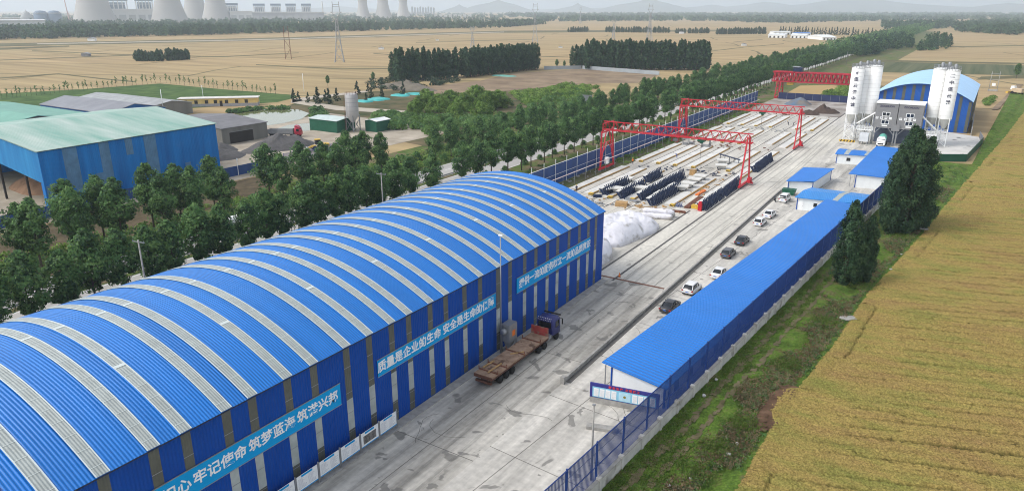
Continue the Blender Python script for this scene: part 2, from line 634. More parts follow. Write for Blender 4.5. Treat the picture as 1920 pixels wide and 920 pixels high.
# darker tyre sweeps worn into the slabs and a few hairline cracks
M_TYRE = mat('tyre_mark', (0.34, 0.325, 0.29), 0.85, 0.25, 0.8, alpha=0.2)
M_CRACK = mat('crack_line', (0.12, 0.115, 0.10), 0.9, 0.2, 1.0)
def ribbon(mb, path, w, z):
    for (xa, ya), (xb, yb) in zip(path, path[1:]):
        d = Vector((xb - xa, yb - ya, 0)).normalized()
        nx_, ny_ = -d.y * w / 2, d.x * w / 2
        mb.add([(xa + nx_, ya + ny_, z), (xa - nx_, ya - ny_, z), (xb - nx_, yb - ny_, z), (xb + nx_, yb + ny_, z)], [(0, 1, 2, 3)])
mb = MB()
for x0, ph_, w_ in ((-42.6, 0, .45), (-40.8, 0, .45), (-38.9, 1.2, .4), (-37.2, 1.2, .4)):
    ribbon(mb, [(x0 + .5 * math.sin(y * .035 + ph_), y) for y in range(20, 300, 5)], w_, 0.058)
struct(mb.build('road_marking', M_TYRE))
mb = MB()
for k in range(16):
    x, y = rng.uniform(-45, -24), rng.uniform(35, 140)
    if x > -36 and y < 60:
        x -= 6
    a = rng.uniform(0, 6.28)
    path = [(x, y)]
    for i in range(9):
        a += rng.uniform(-.5, .5)
        x += math.cos(a) * .7
        y += math.sin(a) * .7
        path.append((x, y))
    ribbon(mb, path, .045, 0.062)
struct(mb.build('road_marking', M_CRACK))
# foot strip along the hall
mb = MB().b2(-46.2, -45.0, 14, 99.6, 0.0, 0.12)
struct(mb.build('kerb', M_CONC_OLD))
# dark joints, crane rails and the cross drain
mb = MB()
for x, y0, y1 in ((-48.1, 102, 148), (-44.45, 100, 345), (-65.3, 140, 312), (-60.3, 140, 312), (-75.4, 112, 312), (-70.3, 120, 312), (-55.6, 140, 312), (-50.3, 150, 312), (-81.9, 150, 345)):
    w = 0.2 if x in (-44.45, -48.1) else 0.10
    mb.b2(x - w, x + w, y0, y1, 0.03, 0.07)
struct(mb.build('drain_channel', mat('dark_groove', (0.10, 0.095, 0.09), 0.85, 0.25, 1.0)))
mb = MB()
mb.b2(-47.0, -36.0, 100.9, 101.4, 0.03, 0.065)
struct(mb.build('drain_cover', M_RUST))

# fields and ground left of the highway
patch('compound_ground', [(-157, 20), (-157, 210), (-230, 215), (-225, 130), (-300, 60)], 0.06, M_SAND)
patch('crop_field', [(-156, 20), (-138, 20), (-138, 120), (-156, 120)], 0.07, mat('hoed_earth', (0.085, 0.07, 0.04), .95, .3, .3, .1, col2=(0.15, 0.115, 0.07), detail=8))
patch('crop_field', px((0, 176), (150, 168), (300, 157), (420, 168), (545, 178), (560, 182), (520, 192), (330, 205), (0, 215)), 0.06, M_LAWN)
patch('scrub', px((520, 205), (600, 178), (700, 172), (900, 158), (1010, 146), (1090, 152), (1000, 240), (800, 275), (700, 255), (610, 250)), 0.05, M_SCRUB)
patch('bare_earth', px((775, 165), (900, 152), (960, 138), (1090, 130), (1235, 141), (1195, 156), (1080, 158), (960, 170), (800, 178)), 0.07, M_BARE)
patch('path', px((548, 186), (640, 200), (760, 208), (760, 214), (630, 207), (545, 193)), 0.09, M_ASPH)
patch('path', px((548, 186), (600, 179), (690, 170), (690, 173), (600, 184), (548, 193)), 0.09, M_ASPH)
pond = patch('pond', px((440, 214), (470, 207), (520, 204), (560, 206), (580, 213), (565, 224), (530, 232), (500, 236), (470, 226)), 0.1, M_WATER)
patch('pond', px((515, 243), (540, 235), (580, 231), (605, 232), (600, 244), (560, 247)), 0.1, M_WATER)
# far road on its bank
patch('field_bank', px((0, 82), (480, 72), (945, 58), (1400, 56), (1400, 59), (945, 62), (480, 77), (0, 88)), 0.10, M_DARKTRACK)
patch('far_road', px((70, 82), (480, 74.5), (945, 60), (945, 61.2), (480, 76), (70, 83.5)), 0.14, M_ASPH)
patch('field_bank', px((0, 90), (130, 86), (130, 88), (0, 94)), 0.12, M_DARKTRACK)
for q in (((0, 112.5), (150, 107), (250, 103), (420, 106), (560, 99)), ((60, 95), (150, 99), (250, 103)), ((0, 146), (110, 138), (190, 147), (255, 153)), ((480, 121), (560, 125), (640, 129), (745, 128)), ((700, 100), (740, 103)), ((1000, 107), (1065, 105)), ((1330, 96), (1400, 88), (1470, 82)), ((780, 80), (900, 76), (1000, 74)), ((1375, 79), (1430, 74))):
    up = [G(a, b) for a, b in q]
    patch('field_bank', [(v.x, v.y) for v in up] + [(v.x * .985, v.y * .985) for v in reversed(up)], 0.07, M_DARKTRACK)
# right hand side, beyond the plant
patch('crop_field', px((1648, 116), (1900, 122), (1920, 123), (1920, 143), (1850, 140), (1648, 136)), 0.06, mat('young_crop', (0.075, 0.10, 0.045), 0.95, 0.2, 0.9, 0.1, col2=(0.15, 0.15, 0.08), streak=(0.22, 0.004, 1)))
patch('field_bank', px((1630, 112.5), (1900, 118), (1920, 118.5), (1920, 121), (1900, 120.8), (1630, 115.4)), 0.08, M_DARKTRACK)
patch('field_bank', px((1840, 144), (1920, 142), (1920, 147), (1830, 150)), 0.08, M_DARKTRACK)
patch('field_bank', px((1782, 87.5), (1920, 85), (1920, 86.5), (1782, 89)), 0.08, M_DARKTRACK)
patch('wheat_plot', px((1470, 178), (1500, 161), (1560, 160), (1600, 166), (1600, 186), (1475, 181)), 0.06, M_WHEAT2)
patch('verge', [(-81, 385), (-40, 385), (-40, 470), (-83, 470)], 0.025, M_VERGE)
patch('verge', [(-83, 470), (-60, 470), (-60, 1500), (-83, 1500)], 0.025, M_VERGE)

# strip of grass, ditch and path outside the wall
M_GRASS = mottled('grass_ground', [(.34, (0.06, 0.085, 0.02)), (.44, (0.07, 0.125, 0.022)), (.52, (0.105, 0.175, 0.028)), (.60, (0.12, 0.13, 0.045)), (.68, (0.14, 0.11, 0.06))], .45, .35, .12)
def strip_mesh(name, left, right, y0, y1, dy, nx, zf, m):
    mb = MB()
    ys = np.arange(y0, y1 + 0.01, dy)
    pts = []
    for y in ys:
        a, b = left(y), right(y)
        for i in range(nx + 1):
            x = a + (b - a) * i / nx
            pts.append((x, y, zf(x, y)))
    w = nx + 1
    fs = [(j * w + i, j * w + i + 1, (j + 1) * w + i + 1, (j + 1) * w + i) for j in range(len(ys) - 1) for i in range(nx)]
    mb.add(pts, fs, False)
    return struct(mb.build(name, m))
def lerp_tab(tab):
    ys, xs = [t[0] for t in tab], [t[1] for t in tab]
    return lambda y: float(np.interp(y, ys, xs))
WALL_X = lambda y: -22.5 + 0.0765 * (y - 51.2)
WHEAT_X = lerp_tab([(0, -15), (57, -12.2), (69.8, -12.0), (72, -12.9), (78, -13.0), (79, -11.4), (91.8, -10.0), (113.8, -8.7), (151, -4.2), (206, 1.5), (300, 12), (380, 19.9), (470, 26)])
DITCH_X = lambda y: WHEAT_X(y) - 2.2
r_ = random.Random(3)
def gz(x, y):
    d = (x - DITCH_X(y)) / 1.1
    return max(0.05, 0.5 + 0.05 * math.sin(x * 1.3 + y * 0.7) * math.sin(y * 0.43) + r_.uniform(-.07, .07) - 0.42 * math.exp(-d * d) + 0.35 * math.exp(-((x - DITCH_X(y) + 2.4) / 1.0) ** 2) * (0.6 + 0.4 * math.sin(y * 0.9)))
strip_mesh('grass_strip', lambda y: WALL_X(y) if y < 236 else 3.0 + (y - 236) * 0.06, lambda y: WHEAT_X(y) + 0.6, 10, 150, 0.3, 40, gz, M_GRASS)
strip_mesh('grass_strip', lambda y: WALL_X(y) if y < 236 else 3.0 + (y - 236) * 0.06, lambda y: WHEAT_X(y) + 0.6, 150, 470, 0.8, 24, gz, M_GRASS)
def drape(name, poly, m, dz=.05, s=.5):
    xs, ys = [p[0] for p in poly], [p[1] for p in poly]
    mb = MB()
    for iy in range(int((max(ys) - min(ys)) / s) + 1):
        y = min(ys) + (iy + .5) * s
        cr = []
        for i in range(len(poly)):
            (xa, ya), (xb, yb) = poly[i - 1], poly[i]
            if (ya > y) != (yb > y):
                cr.append(xa + (xb - xa) * (y - ya) / (yb - ya))
        cr.sort()
        for a, b in zip(cr[::2], cr[1::2]):
            a += .15 * math.sin(y * 2.3)
            b += .15 * math.sin(y * 1.9 + 1)
            n_ = max(1, int((b - a) / s))
            for k in range(n_):
                x0, x1 = a + (b - a) * k / n_, a + (b - a) * (k + 1) / n_
                mb.add([(x, yy, max(gz(x, yy), .3) + dz) for x, yy in ((x0, y - s / 2), (x1, y - s / 2), (x1, y + s / 2), (x0, y + s / 2))], [(0, 1, 2, 3)])
    return struct(mb.build(name, m))
M_REDSOIL = mat('red_brown_soil', (0.10, 0.058, 0.036), .95, .3, .8, .1, col2=(0.155, 0.095, 0.06), bump=.05, bscale=4)
def pz(*q):
    return [(v.x, v.y) for v in (G(a, b, .5) for a, b in q)]
drape('bare_soil', pz((1408, 808), (1422, 770), (1448, 735), (1470, 722), (1500, 726), (1478, 760), (1455, 800), (1436, 812)), M_REDSOIL, .16)
SOIL_POLY = pz((1408, 808), (1422, 770), (1448, 735), (1470, 722), (1500, 726), (1478, 760), (1455, 800), (1436, 812))
M_TRACK = mat('trodden_track', (0.115, 0.105, 0.05), .95, .35, .7, .1, col2=(0.20, 0.165, 0.10), detail=8)
for off, w_ in ((1.9, .38), (3.5, .3)):
    drape('path', [(WALL_X(y) + off - w_ + .15 * math.sin(y * .31), y) for y in range(40, 160, 4)] + [(WALL_X(y) + off + w_ + .15 * math.sin(y * .31 + 1), y) for y in range(156, 39, -4)], M_TRACK, .05, .8)
patch('path', [(8, 380), (10.5, 380), (14, 420), (24, 520), (21, 520), (12, 420)], 0.35, M_BARE)

# ripe wheat field on the right: raised crop with drill rows and lodged gaps
def wheat_material():
    m = bpy.data.materials.new('ripe_wheat')
    m.use_nodes = True
    nt = m.node_tree
    N, L = nt.nodes, nt.links
    b = N['Principled BSDF']
    b.inputs['Roughness'].default_value = 0.9
    b.inputs['Specular IOR Level'].default_value = 0.1
    tc = N.new('ShaderNodeTexCoord')
    def noise(scale, detail, sx=1, sy=1, rot=0):
        mp = N.new('ShaderNodeMapping')
        mp.inputs['Rotation'].default_value = (0, 0, R(rot))
        mp.inputs['Scale'].default_value = (sx, sy, 1)
        L.new(tc.outputs['Object'], mp.inputs['Vector'])
        n = N.new('ShaderNodeTexNoise')
        n.inputs['Scale'].default_value = scale
        n.inputs['Detail'].default_value = detail
        n.inputs['Roughness'].default_value = 0.65
        L.new(mp.outputs[0], n.inputs['Vector'])
        return n.outputs['Fac']
    def ramp(src, stops):
        r = N.new('ShaderNodeValToRGB')
        e = r.color_ramp.elements
        while len(e) < len(stops):
            e.new(0.5)
        for k, (p, c) in enumerate(stops):
            e[k].position = p
            e[k].color = (*c, 1)
        L.new(src, r.inputs[0])
        return r.outputs[0]
    def mix(f, a, b_, mode='MIX'):
        x = N.new('ShaderNodeMix')
        x.data_type = 'RGBA'
        x.blend_type = mode
        if isinstance(f, float):
            x.inputs['Factor'].default_value = f
        else:
            L.new(f, x.inputs['Factor'])
        for s, k in ((a, 'A'), (b_, 'B')):
            if isinstance(s, tuple):
                x.inputs[k].default_value = (*s, 1)
            else:
                L.new(s, x.inputs[k])
        return x.outputs['Result']
    big = ramp(noise(0.16, 6, 0.55, 1.5, -19), [(0.34, (0.30, 0.20, 0.078)), (0.5, (0.335, 0.255, 0.082)), (0.66, (0.235, 0.228, 0.060))])
    ear = ramp(noise(5.5, 5), [(0.30, (0.42, 0.40, 0.36)), (0.5, (0.95, 0.95, 0.92)), (0.70, (1.5, 1.48, 1.42))])
    col = mix(1.0, big, ear, 'MULTIPLY')
    at = N.new('ShaderNodeAttribute')
    at.attribute_name = 'gap'
    col = mix(at.outputs['Fac'], col, (0.075, 0.07, 0.022))
    L.new(col, b.inputs['Base Color'])
    bm = N.new('ShaderNodeBump')
    bm.inputs['Strength'].default_value = 1.0
    bm.inputs['Distance'].default_value = 0.16
    L.new(noise(6.5, 4), bm.inputs['Height'])
    L.new(bm.outputs[0], b.inputs['Normal'])
    return m
M_WHEAT = wheat_material()
def wheat_field():
    r = np.random.default_rng(5)
    ca, sa = math.cos(R(19)), math.sin(R(19))
    def zf(X, Y):
        v = -X * sa + Y * ca                       # across the rows
        u = X * ca + Y * sa
        ph = v / 1.85 + 0.03 * np.sin(u * 0.13) + 0.07 * np.sin(u * 0.035 + v * 0.2)
        k = np.floor(ph)
        f = np.abs(ph - k - 0.5)
        on = np.abs(np.sin(k * 12.9898) * 43758.5453) % 1.0
        wid = (0.10 + 0.05 * np.sin(u * 0.21 + k * 3.1)) * (0.6 + 0.7 * on)
        start = 2.6 + 5 * ((on * 7.3) % 1.0)
        edge = np.vectorize(WHEAT_X)(Y[:, 0])[:, None]
        gap = np.clip((wid - f) / 0.06 + r.normal(0, .3, X.shape), 0, 1) * np.clip(1.1 + 0.9 * np.sin(u * 0.07 + k * 2.7), 0, 1)
        gap = gap * np.clip((X - edge - start) / 1.5, 0, 1)
        track = np.clip(1.5 - np.abs(X - edge - 2.4 - 0.05 * np.sin(Y * 0.9)) / 0.12 + r.normal(0, .35, X.shape), 0, 1) * (np.sin(Y * 0.13 + 1.2) > 0.25) * 0.7
        fine = np.clip(1.5 - np.abs(((X - edge) / .42) % 1 - .5) / .16, 0, 1) * (X - edge < 2.2) * .22
        soft = 0.07 * np.sin(u * 0.31 + 2 * np.sin(v * 0.23)) * np.sin(v * 0.37 + u * 0.05)
        g = np.maximum(np.maximum(gap, track), fine)
        h = 0.80 + soft - 0.5 * g + r.normal(0, 0.06, X.shape)
        h = np.where(X - edge < .05, .3, h * (.72 + .28 * np.clip((X - edge) / 0.9, 0, 1)))
        return h, g
    V, F, A, off = [], [], [], 0
    for y0, y1, s, x1 in ((15, 110, 0.2, 44), (110, 210, 0.36, 80), (210, 470, 0.8, 170)):
        ys = np.arange(y0, y1 + s * 0.5, s)
        n = int((x1 + 16) / s)
        e = np.array([WHEAT_X(y) for y in ys])[:, None] + r.normal(0, 0.16, (len(ys), 1))
        t = np.arange(n)[None, :] * s
        X = e + t
        Y = np.repeat(ys[:, None], n, axis=1)
        Z, g = zf(X, Y)
        V.append(np.stack([X, Y, Z], -1).reshape(-1, 3))
        A.append(g.reshape(-1))
        idx = np.arange(len(ys) * n).reshape(len(ys), n) + off
        F.append(np.stack([idx[:-1, :-1], idx[:-1, 1:], idx[1:, 1:], idx[1:, :-1]], -1).reshape(-1, 4))
        off += len(ys) * n
    V, F, A = np.concatenate(V), np.concatenate(F), np.concatenate(A)
    me = bpy.data.meshes.new('wheat_field')
    me.vertices.add(len(V))
    me.vertices.foreach_set('co', V.astype(np.float32).reshape(-1))
    me.loops.add(F.size)
    me.loops.foreach_set('vertex_index', F.astype(np.int32).reshape(-1))
    me.polygons.add(len(F))
    me.polygons.foreach_set('loop_start', np.arange(0, F.size, 4, dtype=np.int32))
    me.polygons.foreach_set('loop_total', np.full(len(F), 4, dtype=np.int32))
    at = me.attributes.new('gap', 'FLOAT', 'POINT')
    at.data.foreach_set('value', A.astype(np.float32))
    me.materials.append(M_WHEAT)
    me.update()
    o = link('wheat', me)
    o['kind'] = 'stuff'
    return o
wheat_field()

# hills on the horizon
M_HILL = mat('hill_slope', (0.10, 0.12, 0.09), 0.95, 0.25, 0.002, 0.1)
def hill(cx, dist, halfw, h, seed, peak=1.4):
    r = random.Random(seed)
    d = G(cx, 60)
    d = Vector((d.x, d.y, 0)).normalized()
    c = d * dist
    hw = halfw * dist / 1400.0
    pts, fs = [], []
    nr, na = 14, 40
    for j in range(nr + 1):
        q = j / nr
        for i in range(na):
            t = 2 * PI * i / na
            wob = 1 + 0.18 * math.sin(3 * t + seed) + 0.1 * math.sin(7 * t + 2 * seed)
            rad = q * hw * wob
            z = h * (1 - q ** peak) * (1 + 0.08 * math.sin(5 * t + 9 * q + seed)) if q < 1 else -0.5
            pts.append((c.x + rad * math.cos(t), c.y + rad * math.sin(t), z))
    for j in range(nr):
        for i in range(na):
            fs.append((j * na + i, j * na + (i + 1) % na, (j + 1) * na + (i + 1) % na, (j + 1) * na + i))
    struct(MB().add(pts, fs, True).build('hill', M_HILL))
for a in ((862, 11000, 40, 105, 1, 0.8), (935, 11500, 75, 165, 2, 1.1), (1082, 11500, 50, 125, 3, 0.8), (1215, 11500, 95, 185, 4, 1.1), (1330, 13500, 90, 110, 5, 1.2), (1430, 13500, 120, 150, 6, 1.2),
          (1590, 12500, 190, 190, 7, 1.2), (1720, 13500, 120, 100, 8, 1.3), (1880, 12500, 110, 115, 9, 1.2), (640, 14500, 110, 90, 10, 1.2), (1140, 14500, 200, 70, 11, 1.2), (1750, 14500, 250, 90, 12, 1.2)):
    hill(*a)

# haze: one closed box of thin air round everything
m = bpy.data.materials.new('haze_air')
m.use_nodes = True
nt = m.node_tree
nt.nodes.remove(nt.nodes['Principled BSDF'])
pv = nt.nodes.new('ShaderNodeVolumePrincipled')
pv.inputs['Color'].default_value = (0.80, 0.90, 1.0, 1)
pv.inputs['Density'].default_value = 0.00015
pv.inputs['Anisotropy'].default_value = 0.2
nt.links.new(pv.outputs[0], nt.nodes['Material Output'].inputs['Volume'])
hz = MB().b2(-25000, 25000, -4000, 27000, -1.6, 420).build('haze', m)
hz['kind'] = 'stuff'
# ================================================================== the long arched hall
M_SKYLIGHT = mat('skylight_sheet', (0.365, 0.40, 0.38), 0.5, 0.12, 0.9, 0.4, rib=('Y', 0.22, 0.03))
M_SKYTRIM = mat('skylight_trim', (0.62, 0.68, 0.66), 0.5, 0.05, 1.0)
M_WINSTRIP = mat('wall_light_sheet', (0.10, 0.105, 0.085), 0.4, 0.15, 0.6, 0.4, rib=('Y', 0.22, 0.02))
M_WINLIT = mat('wall_light_sheet_lit', (0.36, 0.40, 0.38), 0.45, 0.2, 0.5, 0.4, col2=(0.46, 0.50, 0.48))  # paler copy of the wall sheet, daylight on it put into the colour
HX0, HX1, HY0, HY1, HE = -78.7, -46.3, 15.0, 99.7, 11.65
HC, HSAG, HW2 = (HX0 + HX1) / 2, 4.25, (HX1 - HX0) / 2
def arch_z(x, e=HE):
    return e + HSAG * (1 - ((x - HC) / HW2) ** 2)
hall = thing('storage_hall', 'long steel hall with bright blue arched roof, pale skylight bands and three slogan banners', 'hall', (HX1, HY0, 0))
def rel(mb, o=hall):
    x, y, z = o.location
    mb.v = [(a - x, b - y, c - z) for a, b, c in mb.v]
    return mb
NSEG = 44
def arch_pts(y, off=0.0, over=0.18):
    out = []
    for i in range(NSEG + 1):
        x = HX0 - over + (HX1 - HX0 + 2 * over) * i / NSEG
        s = -2 * HSAG * (x - HC) / HW2 ** 2
        n = math.hypot(1, s)
        out.append((x - s / n * off * -1 * -1 if False else x + (-s) / n * off, y, arch_z(x) + off / n))
    return out
a, b = arch_pts(HY0 - 0.25), arch_pts(HY1 + 0.25)
a2, b2 = arch_pts(HY0 - 0.25, -0.12), arch_pts(HY1 + 0.25, -0.12)
mb = MB()
n = NSEG + 1
mb.add(a + b, [(i, i + 1, n + i + 1, n + i) for i in range(NSEG)], True)
mb.add(a2 + b2, [(i + 1, i, n + i, n + i + 1) for i in range(NSEG)], True)
mb.add(b + b2, [(i, i + 1, n + i + 1, n + i) for i in range(NSEG)])
mb.add(a + a2, [(i + 1, i, n + i, n + i + 1) for i in range(NSEG)])
for k in (0, NSEG):
    mb.add([a[k], b[k], b2[k], a2[k]], [(0, 1, 2, 3)])
rel(mb).build('roof', M_BLUE_ROOF, hall)
mb = MB()
mb.b2(HX1 - 0.15, HX1, HY0, HY1, 0, HE - 0.14)
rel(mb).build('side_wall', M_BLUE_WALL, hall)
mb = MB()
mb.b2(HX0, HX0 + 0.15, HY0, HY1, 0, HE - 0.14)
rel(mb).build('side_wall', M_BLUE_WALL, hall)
for y in (HY0, HY1):
    prof = [(HX0 + 0.16, 0), (HX1 - 0.16, 0)] + [(HX1 - 0.16 - (HX1 - HX0 - 0.32) * i / 24, arch_z(HX1 - 0.16 - (HX1 - HX0 - 0.32) * i / 24) - 0.16) for i in range(25)]
    mb = MB().prism(prof, y - 0.07, y + 0.07, 'XZ')
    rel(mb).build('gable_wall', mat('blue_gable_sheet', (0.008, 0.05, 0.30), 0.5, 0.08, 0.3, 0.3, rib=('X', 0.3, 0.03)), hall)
mb = MB().b2(HX1 + 0.02, HX1 + 0.2, HY0 - 0.25, HY1 + 0.25, HE - 0.22, HE - 0.10)
rel(mb).build('eave_gutter', M_NAVY, hall)
STRIPS = [16.6, 19.8, 23.5, 26.1, 29.7, 32.2, 35.9, 38.9, 43.0, 46.1, 49.4, 52.1, 55.7, 58.5, 62.1, 65.3, 69.2, 72.0, 75.6, 78.5, 81.7, 84.6, 88.0, 91.3, 94.3, 96.9]
for k, y in enumerate(STRIPS):
    w = 0.46
    mb = MB()
    A, B = arch_pts(y - w, 0.05, 0.16), arch_pts(y + w, 0.05, 0.16)
    mb.add(A + B, [(i, i + 1, n + i + 1, n + i) for i in range(NSEG)], True)
    mb.k = 1
    for yy in (y - w, y + w):
        A, B = arch_pts(yy - 0.05, 0.075, 0.16), arch_pts(yy + 0.05, 0.075, 0.16)
        mb.add(A + B, [(i, i + 1, n + i + 1, n + i) for i in range(NSEG)], True)
    A, B = arch_pts(y - w + .05, 0.08, 0.16), arch_pts(y + w - .05, 0.08, 0.16)
    for i in range(1, NSEG, 2):
        f = 0.42 if i in (21, 22) or (i == 33 and k % 3 == 0) else 0.045
        q = [Vector(A[i]), Vector(B[i])]
        d = (Vector(A[i + 1]) - q[0]) * f
        mb.add([q[0], q[1], q[1] + d, q[0] + d], [(0, 1, 2, 3)])
    d = Vector(A[NSEG]) - Vector(A[NSEG - 1])
    rel(mb).build('skylight', [M_SKYLIGHT, M_SKYTRIM], hall)
    # light strip in the wall below: dark interior and daylit middle painted in
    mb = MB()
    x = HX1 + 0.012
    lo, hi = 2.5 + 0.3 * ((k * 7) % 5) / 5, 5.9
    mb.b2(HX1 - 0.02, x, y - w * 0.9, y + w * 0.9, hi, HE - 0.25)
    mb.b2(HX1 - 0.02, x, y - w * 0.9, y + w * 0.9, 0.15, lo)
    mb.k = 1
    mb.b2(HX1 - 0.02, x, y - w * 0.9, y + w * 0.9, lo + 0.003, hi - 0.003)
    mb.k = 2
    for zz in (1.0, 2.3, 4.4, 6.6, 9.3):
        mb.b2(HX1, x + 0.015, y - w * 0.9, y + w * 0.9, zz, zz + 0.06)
    rel(mb).build('wall_light', [M_WINSTRIP, M_WINLIT, M_STEEL], hall)

# banners on the wall
def banner(y0, y1, z0, z1, words, size, label, sp=1.02):
    x = HX1 + 0.05
    t = thing('banner', label, 'banner', (x, y0, z0))
    MB().b2(0, 0.06, 0, y1 - y0, 0, z1 - z0).build('board', M_SKYBLUE, t)
    mb = MB()
    for a, b in ((-0.06, 0.0), (z1 - z0, z1 - z0 + 0.06)):
        mb.b2(0, 0.08, -0.05, y1 - y0 + 0.05, a, b)
    mb.build('frame', M_STEEL, t)
    for yc, w in words:
        text(w, size, frame((0.075, yc - y0, (z1 - z0) / 2), (0, 1, 0), (0, 0, 1)), M_WHITE, t, 'lettering', bold=0.02 * size, spacing=sp)
banner(20.2, 41.8, 5.98, 8.2, [(23.4, '不忘初心'), (28.55, '牢记使命'), (33.75, '筑梦蓝海'), (38.95, '筑港兴邦')], 1.24, 'blue slogan banner on the hall nearest the camera, ending in 筑港兴邦')
banner(47.0, 68.5, 6.45, 8.3, [(52.15, '质量是企业的生命'), (62.9, '安全是生命的保障')], 1.29, 'blue banner on the hall wall above the flatbed truck, reading 质量是企业的生命')
banner(73.5, 94.9, 6.5, 8.6, [(78.6, '提供一流的服务'), (89.05, '树立一流的品质意识')], 1.30, 'blue banner nearest the far corner of the hall, reading 提供一流的服务')

# information boards on posts beside the hall
ib_lab = ['blank-edged white notice board at the far end of the board row by the hall', 'notice board with a large grey picture panel in the row by the hall',
          'white notice board between the picture board and the next text board by the hall', 'white text board in the middle of the row by the hall wall',
          'white text board last but one towards the camera by the hall wall', 'white text board cut by the bottom edge of the photo by the hall']
M_INK = mat('printed_grey', (0.55, 0.56, 0.60), 0.6, 0.2, 6)
for k in range(6):
    y1 = 48.4 - 2.72 * k
    y0 = y1 - 2.72
    t = thing('notice_board', ib_lab[k], 'notice board', (-45.3, y0, 0), 0, 'notice boards in a row by the hall')
    MB().b2(-0.03, 0.03, 0.1, 2.6, 0.55, 2.15).build('panel', M_WHITE, t)
    MB().b2(0.032, 0.045, 0.12, 2.58, 0.57, 0.66).build('bottom_band', M_SKYBLUE, t)
    MB().b2(0.032, 0.045, 0.7, 2.0, 1.93, 2.14).build('title_band', M_SKYBLUE, t)
    mb = MB()
    if k == 1:
        mb.b2(0.032, 0.04, 0.45, 2.25, 0.85, 1.75)
        mb.build('picture', mat('aerial_picture', (0.16, 0.15, 0.14), 0.6, 0.6, 3), t)
    else:
        rr = random.Random(k)
        for c in range(2):
            for q in range(9):
                mb.b2(0.032, 0.036, 0.3 + c * 1.15, 0.3 + c * 1.15 + rr.uniform(.5, 1.0), 1.78 - q * .12, 1.82 - q * .12)
        mb.build('printed_text', M_INK, t)
    for yy in ((0.0, 2.72) if k == 0 else (0.0,)):
        MB().lathe((0, yy, 0), [(0.06, 0), (0.06, 2.3), (0.03, 2.36)], 8).build('post', M_STEEL, t)
    MB().lathe((-0.0, 0.12, 0), [(0.05, 0), (0.05, 2.25)], 8).build('post', M_STEEL, t)

# tall pole and dust collector beside the hall
t = thing('lamp_pole', 'tall thin grey steel pole rising against the hall wall beside the flatbed truck', 'pole', (-45.5, 68.6, 0))
MB().tube([(0, 0, 0), (0, 0, 16)], [0.11, 0.07], 8).build('pole', M_STEEL, t)
MB().b2(-.25, .25, -.12, .12, 15.9, 16.05).build('top_lamp', M_WHITE, t)
t = thing('dust_collector', 'grey cabinet with round fan and orange label on legs beside the hall', 'machine', (-45.1, 69.9, 0))
MB().b2(-.65, .65, -.9, .9, 1.6, 3.9).b2(-.6, .6, -.85, .85, 3.9, 4.0).build('cabinet', M_STEEL, t)
mb = MB()
for sx in (-.55, .55):
    for sy in (-.8, .8):
        MB().b2(sx - .05, sx + .05, sy - .05, sy + .05, 0, 1.6).build('leg', M_STEEL, t)
MB().prism([(-.6, 1.6), (.6, 1.6), (.2, .7), (-.2, .7)], -.5, .5, 'XZ').build('hopper', M_STEEL, t)
MB().lathe((0, -1.25, 3.2), [(0.12, -.3), (.42, -.25), (.42, .2), (.12, .25)], 14, 'Y').build('fan', M_STEEL, t)
MB().b2(.655, .665, -.25, .45, 2.3, 3.1).build('warning_label', M_ORANGE, t)

# ================================================================== green roofed warehouse across the highway
wh = thing('warehouse', 'large weathered warehouse with pale green roof and patched blue sheet walls across the highway', 'warehouse', (-166, 71.8, 0))
M_GRN = mat('green_roof_sheet', (0.20, 0.42, 0.33), 0.5, 0.15, 0.25, 0.3, rib=('Y', 0.5, 0.04), col2=(0.44, 0.52, 0.46), streak=(0.12, 1.0, 1))
M_GRN2 = mat('green_roof_sheet_dull', (0.16, 0.36, 0.28), 0.55, 0.12, 0.25, 0.3, rib=('Y', 0.5, 0.04))
M_WHB = mat('faded_blue_sheet', (0.006, 0.155, 0.50), 0.55, 0.2, 0.5, 0.15, rib=('Y', 0.4, 0.03), streak=(1, 1, 0.08), col2=(0.012, 0.22, 0.60))
M_WHP = mat('pale_blue_patch', (0.10, 0.22, 0.36), 0.55, 0.2, 0.5, 0.3, rib=('Y', 0.4, 0.03))
Lw, E0, RX, RZ, W = 43.5, 13.3, -26.0, 15.9, 52.0
mb = MB()
mb.add([(0.4, -.4, E0), (0.4, Lw + .4, E0 + .4), (RX, Lw + .4, RZ + .4), (RX, -.4, RZ), (-W, Lw + .4, E0 + .2), (-W, -.4, E0)], [(0, 1, 2, 3), (3, 2, 4, 5)])
mb.add([(0.4, -.4, E0 - .15), (0.4, Lw + .4, E0 + .25), (RX, Lw + .4, RZ + .25), (RX, -.4, RZ - .15), (-W, Lw + .4, E0 + .05), (-W, -.4, E0 - .15)], [(3, 2, 1, 0), (5, 4, 2, 3)])
mb.build('roof', M_GRN, wh)
MB().prism([(0, 0), (Lw, 0), (Lw, E0 + .2), (0, E0 - .2)], -.12, 0, 'YZ').build('side_wall', M_WHB, wh)
mb = MB().prism([(-.13, 6.2), (-.13, E0 - .2), (RX, RZ - .2), (RX, 9.5)], 0, .12, 'XZ').prism([(RX, 9.5), (RX, RZ - .2), (-W, E0 - .2), (-W, 9)], 0, .12, 'XZ')
mb.build('gable_wall', mat('faded_blue_gable', (0.012, 0.19, 0.50), 0.55, 0.2, 0.5, 0.15, rib=('X', 0.4, 0.03), streak=(1, 1, 0.08), col2=(0.03, 0.25, 0.52)), wh)
MB().b2(-1.2, -.13, 0, .12, 0, 6.2).build('corner_panel', M_WHB, wh)
MB().b2(-W, -.2, Lw - .12, Lw, 0, E0 + .1).build('back_wall', M_WHP, wh)
MB().b2(-W, -W + .12, 0, Lw, 0, E0 - .2).build('side_wall', M_WHB, wh)
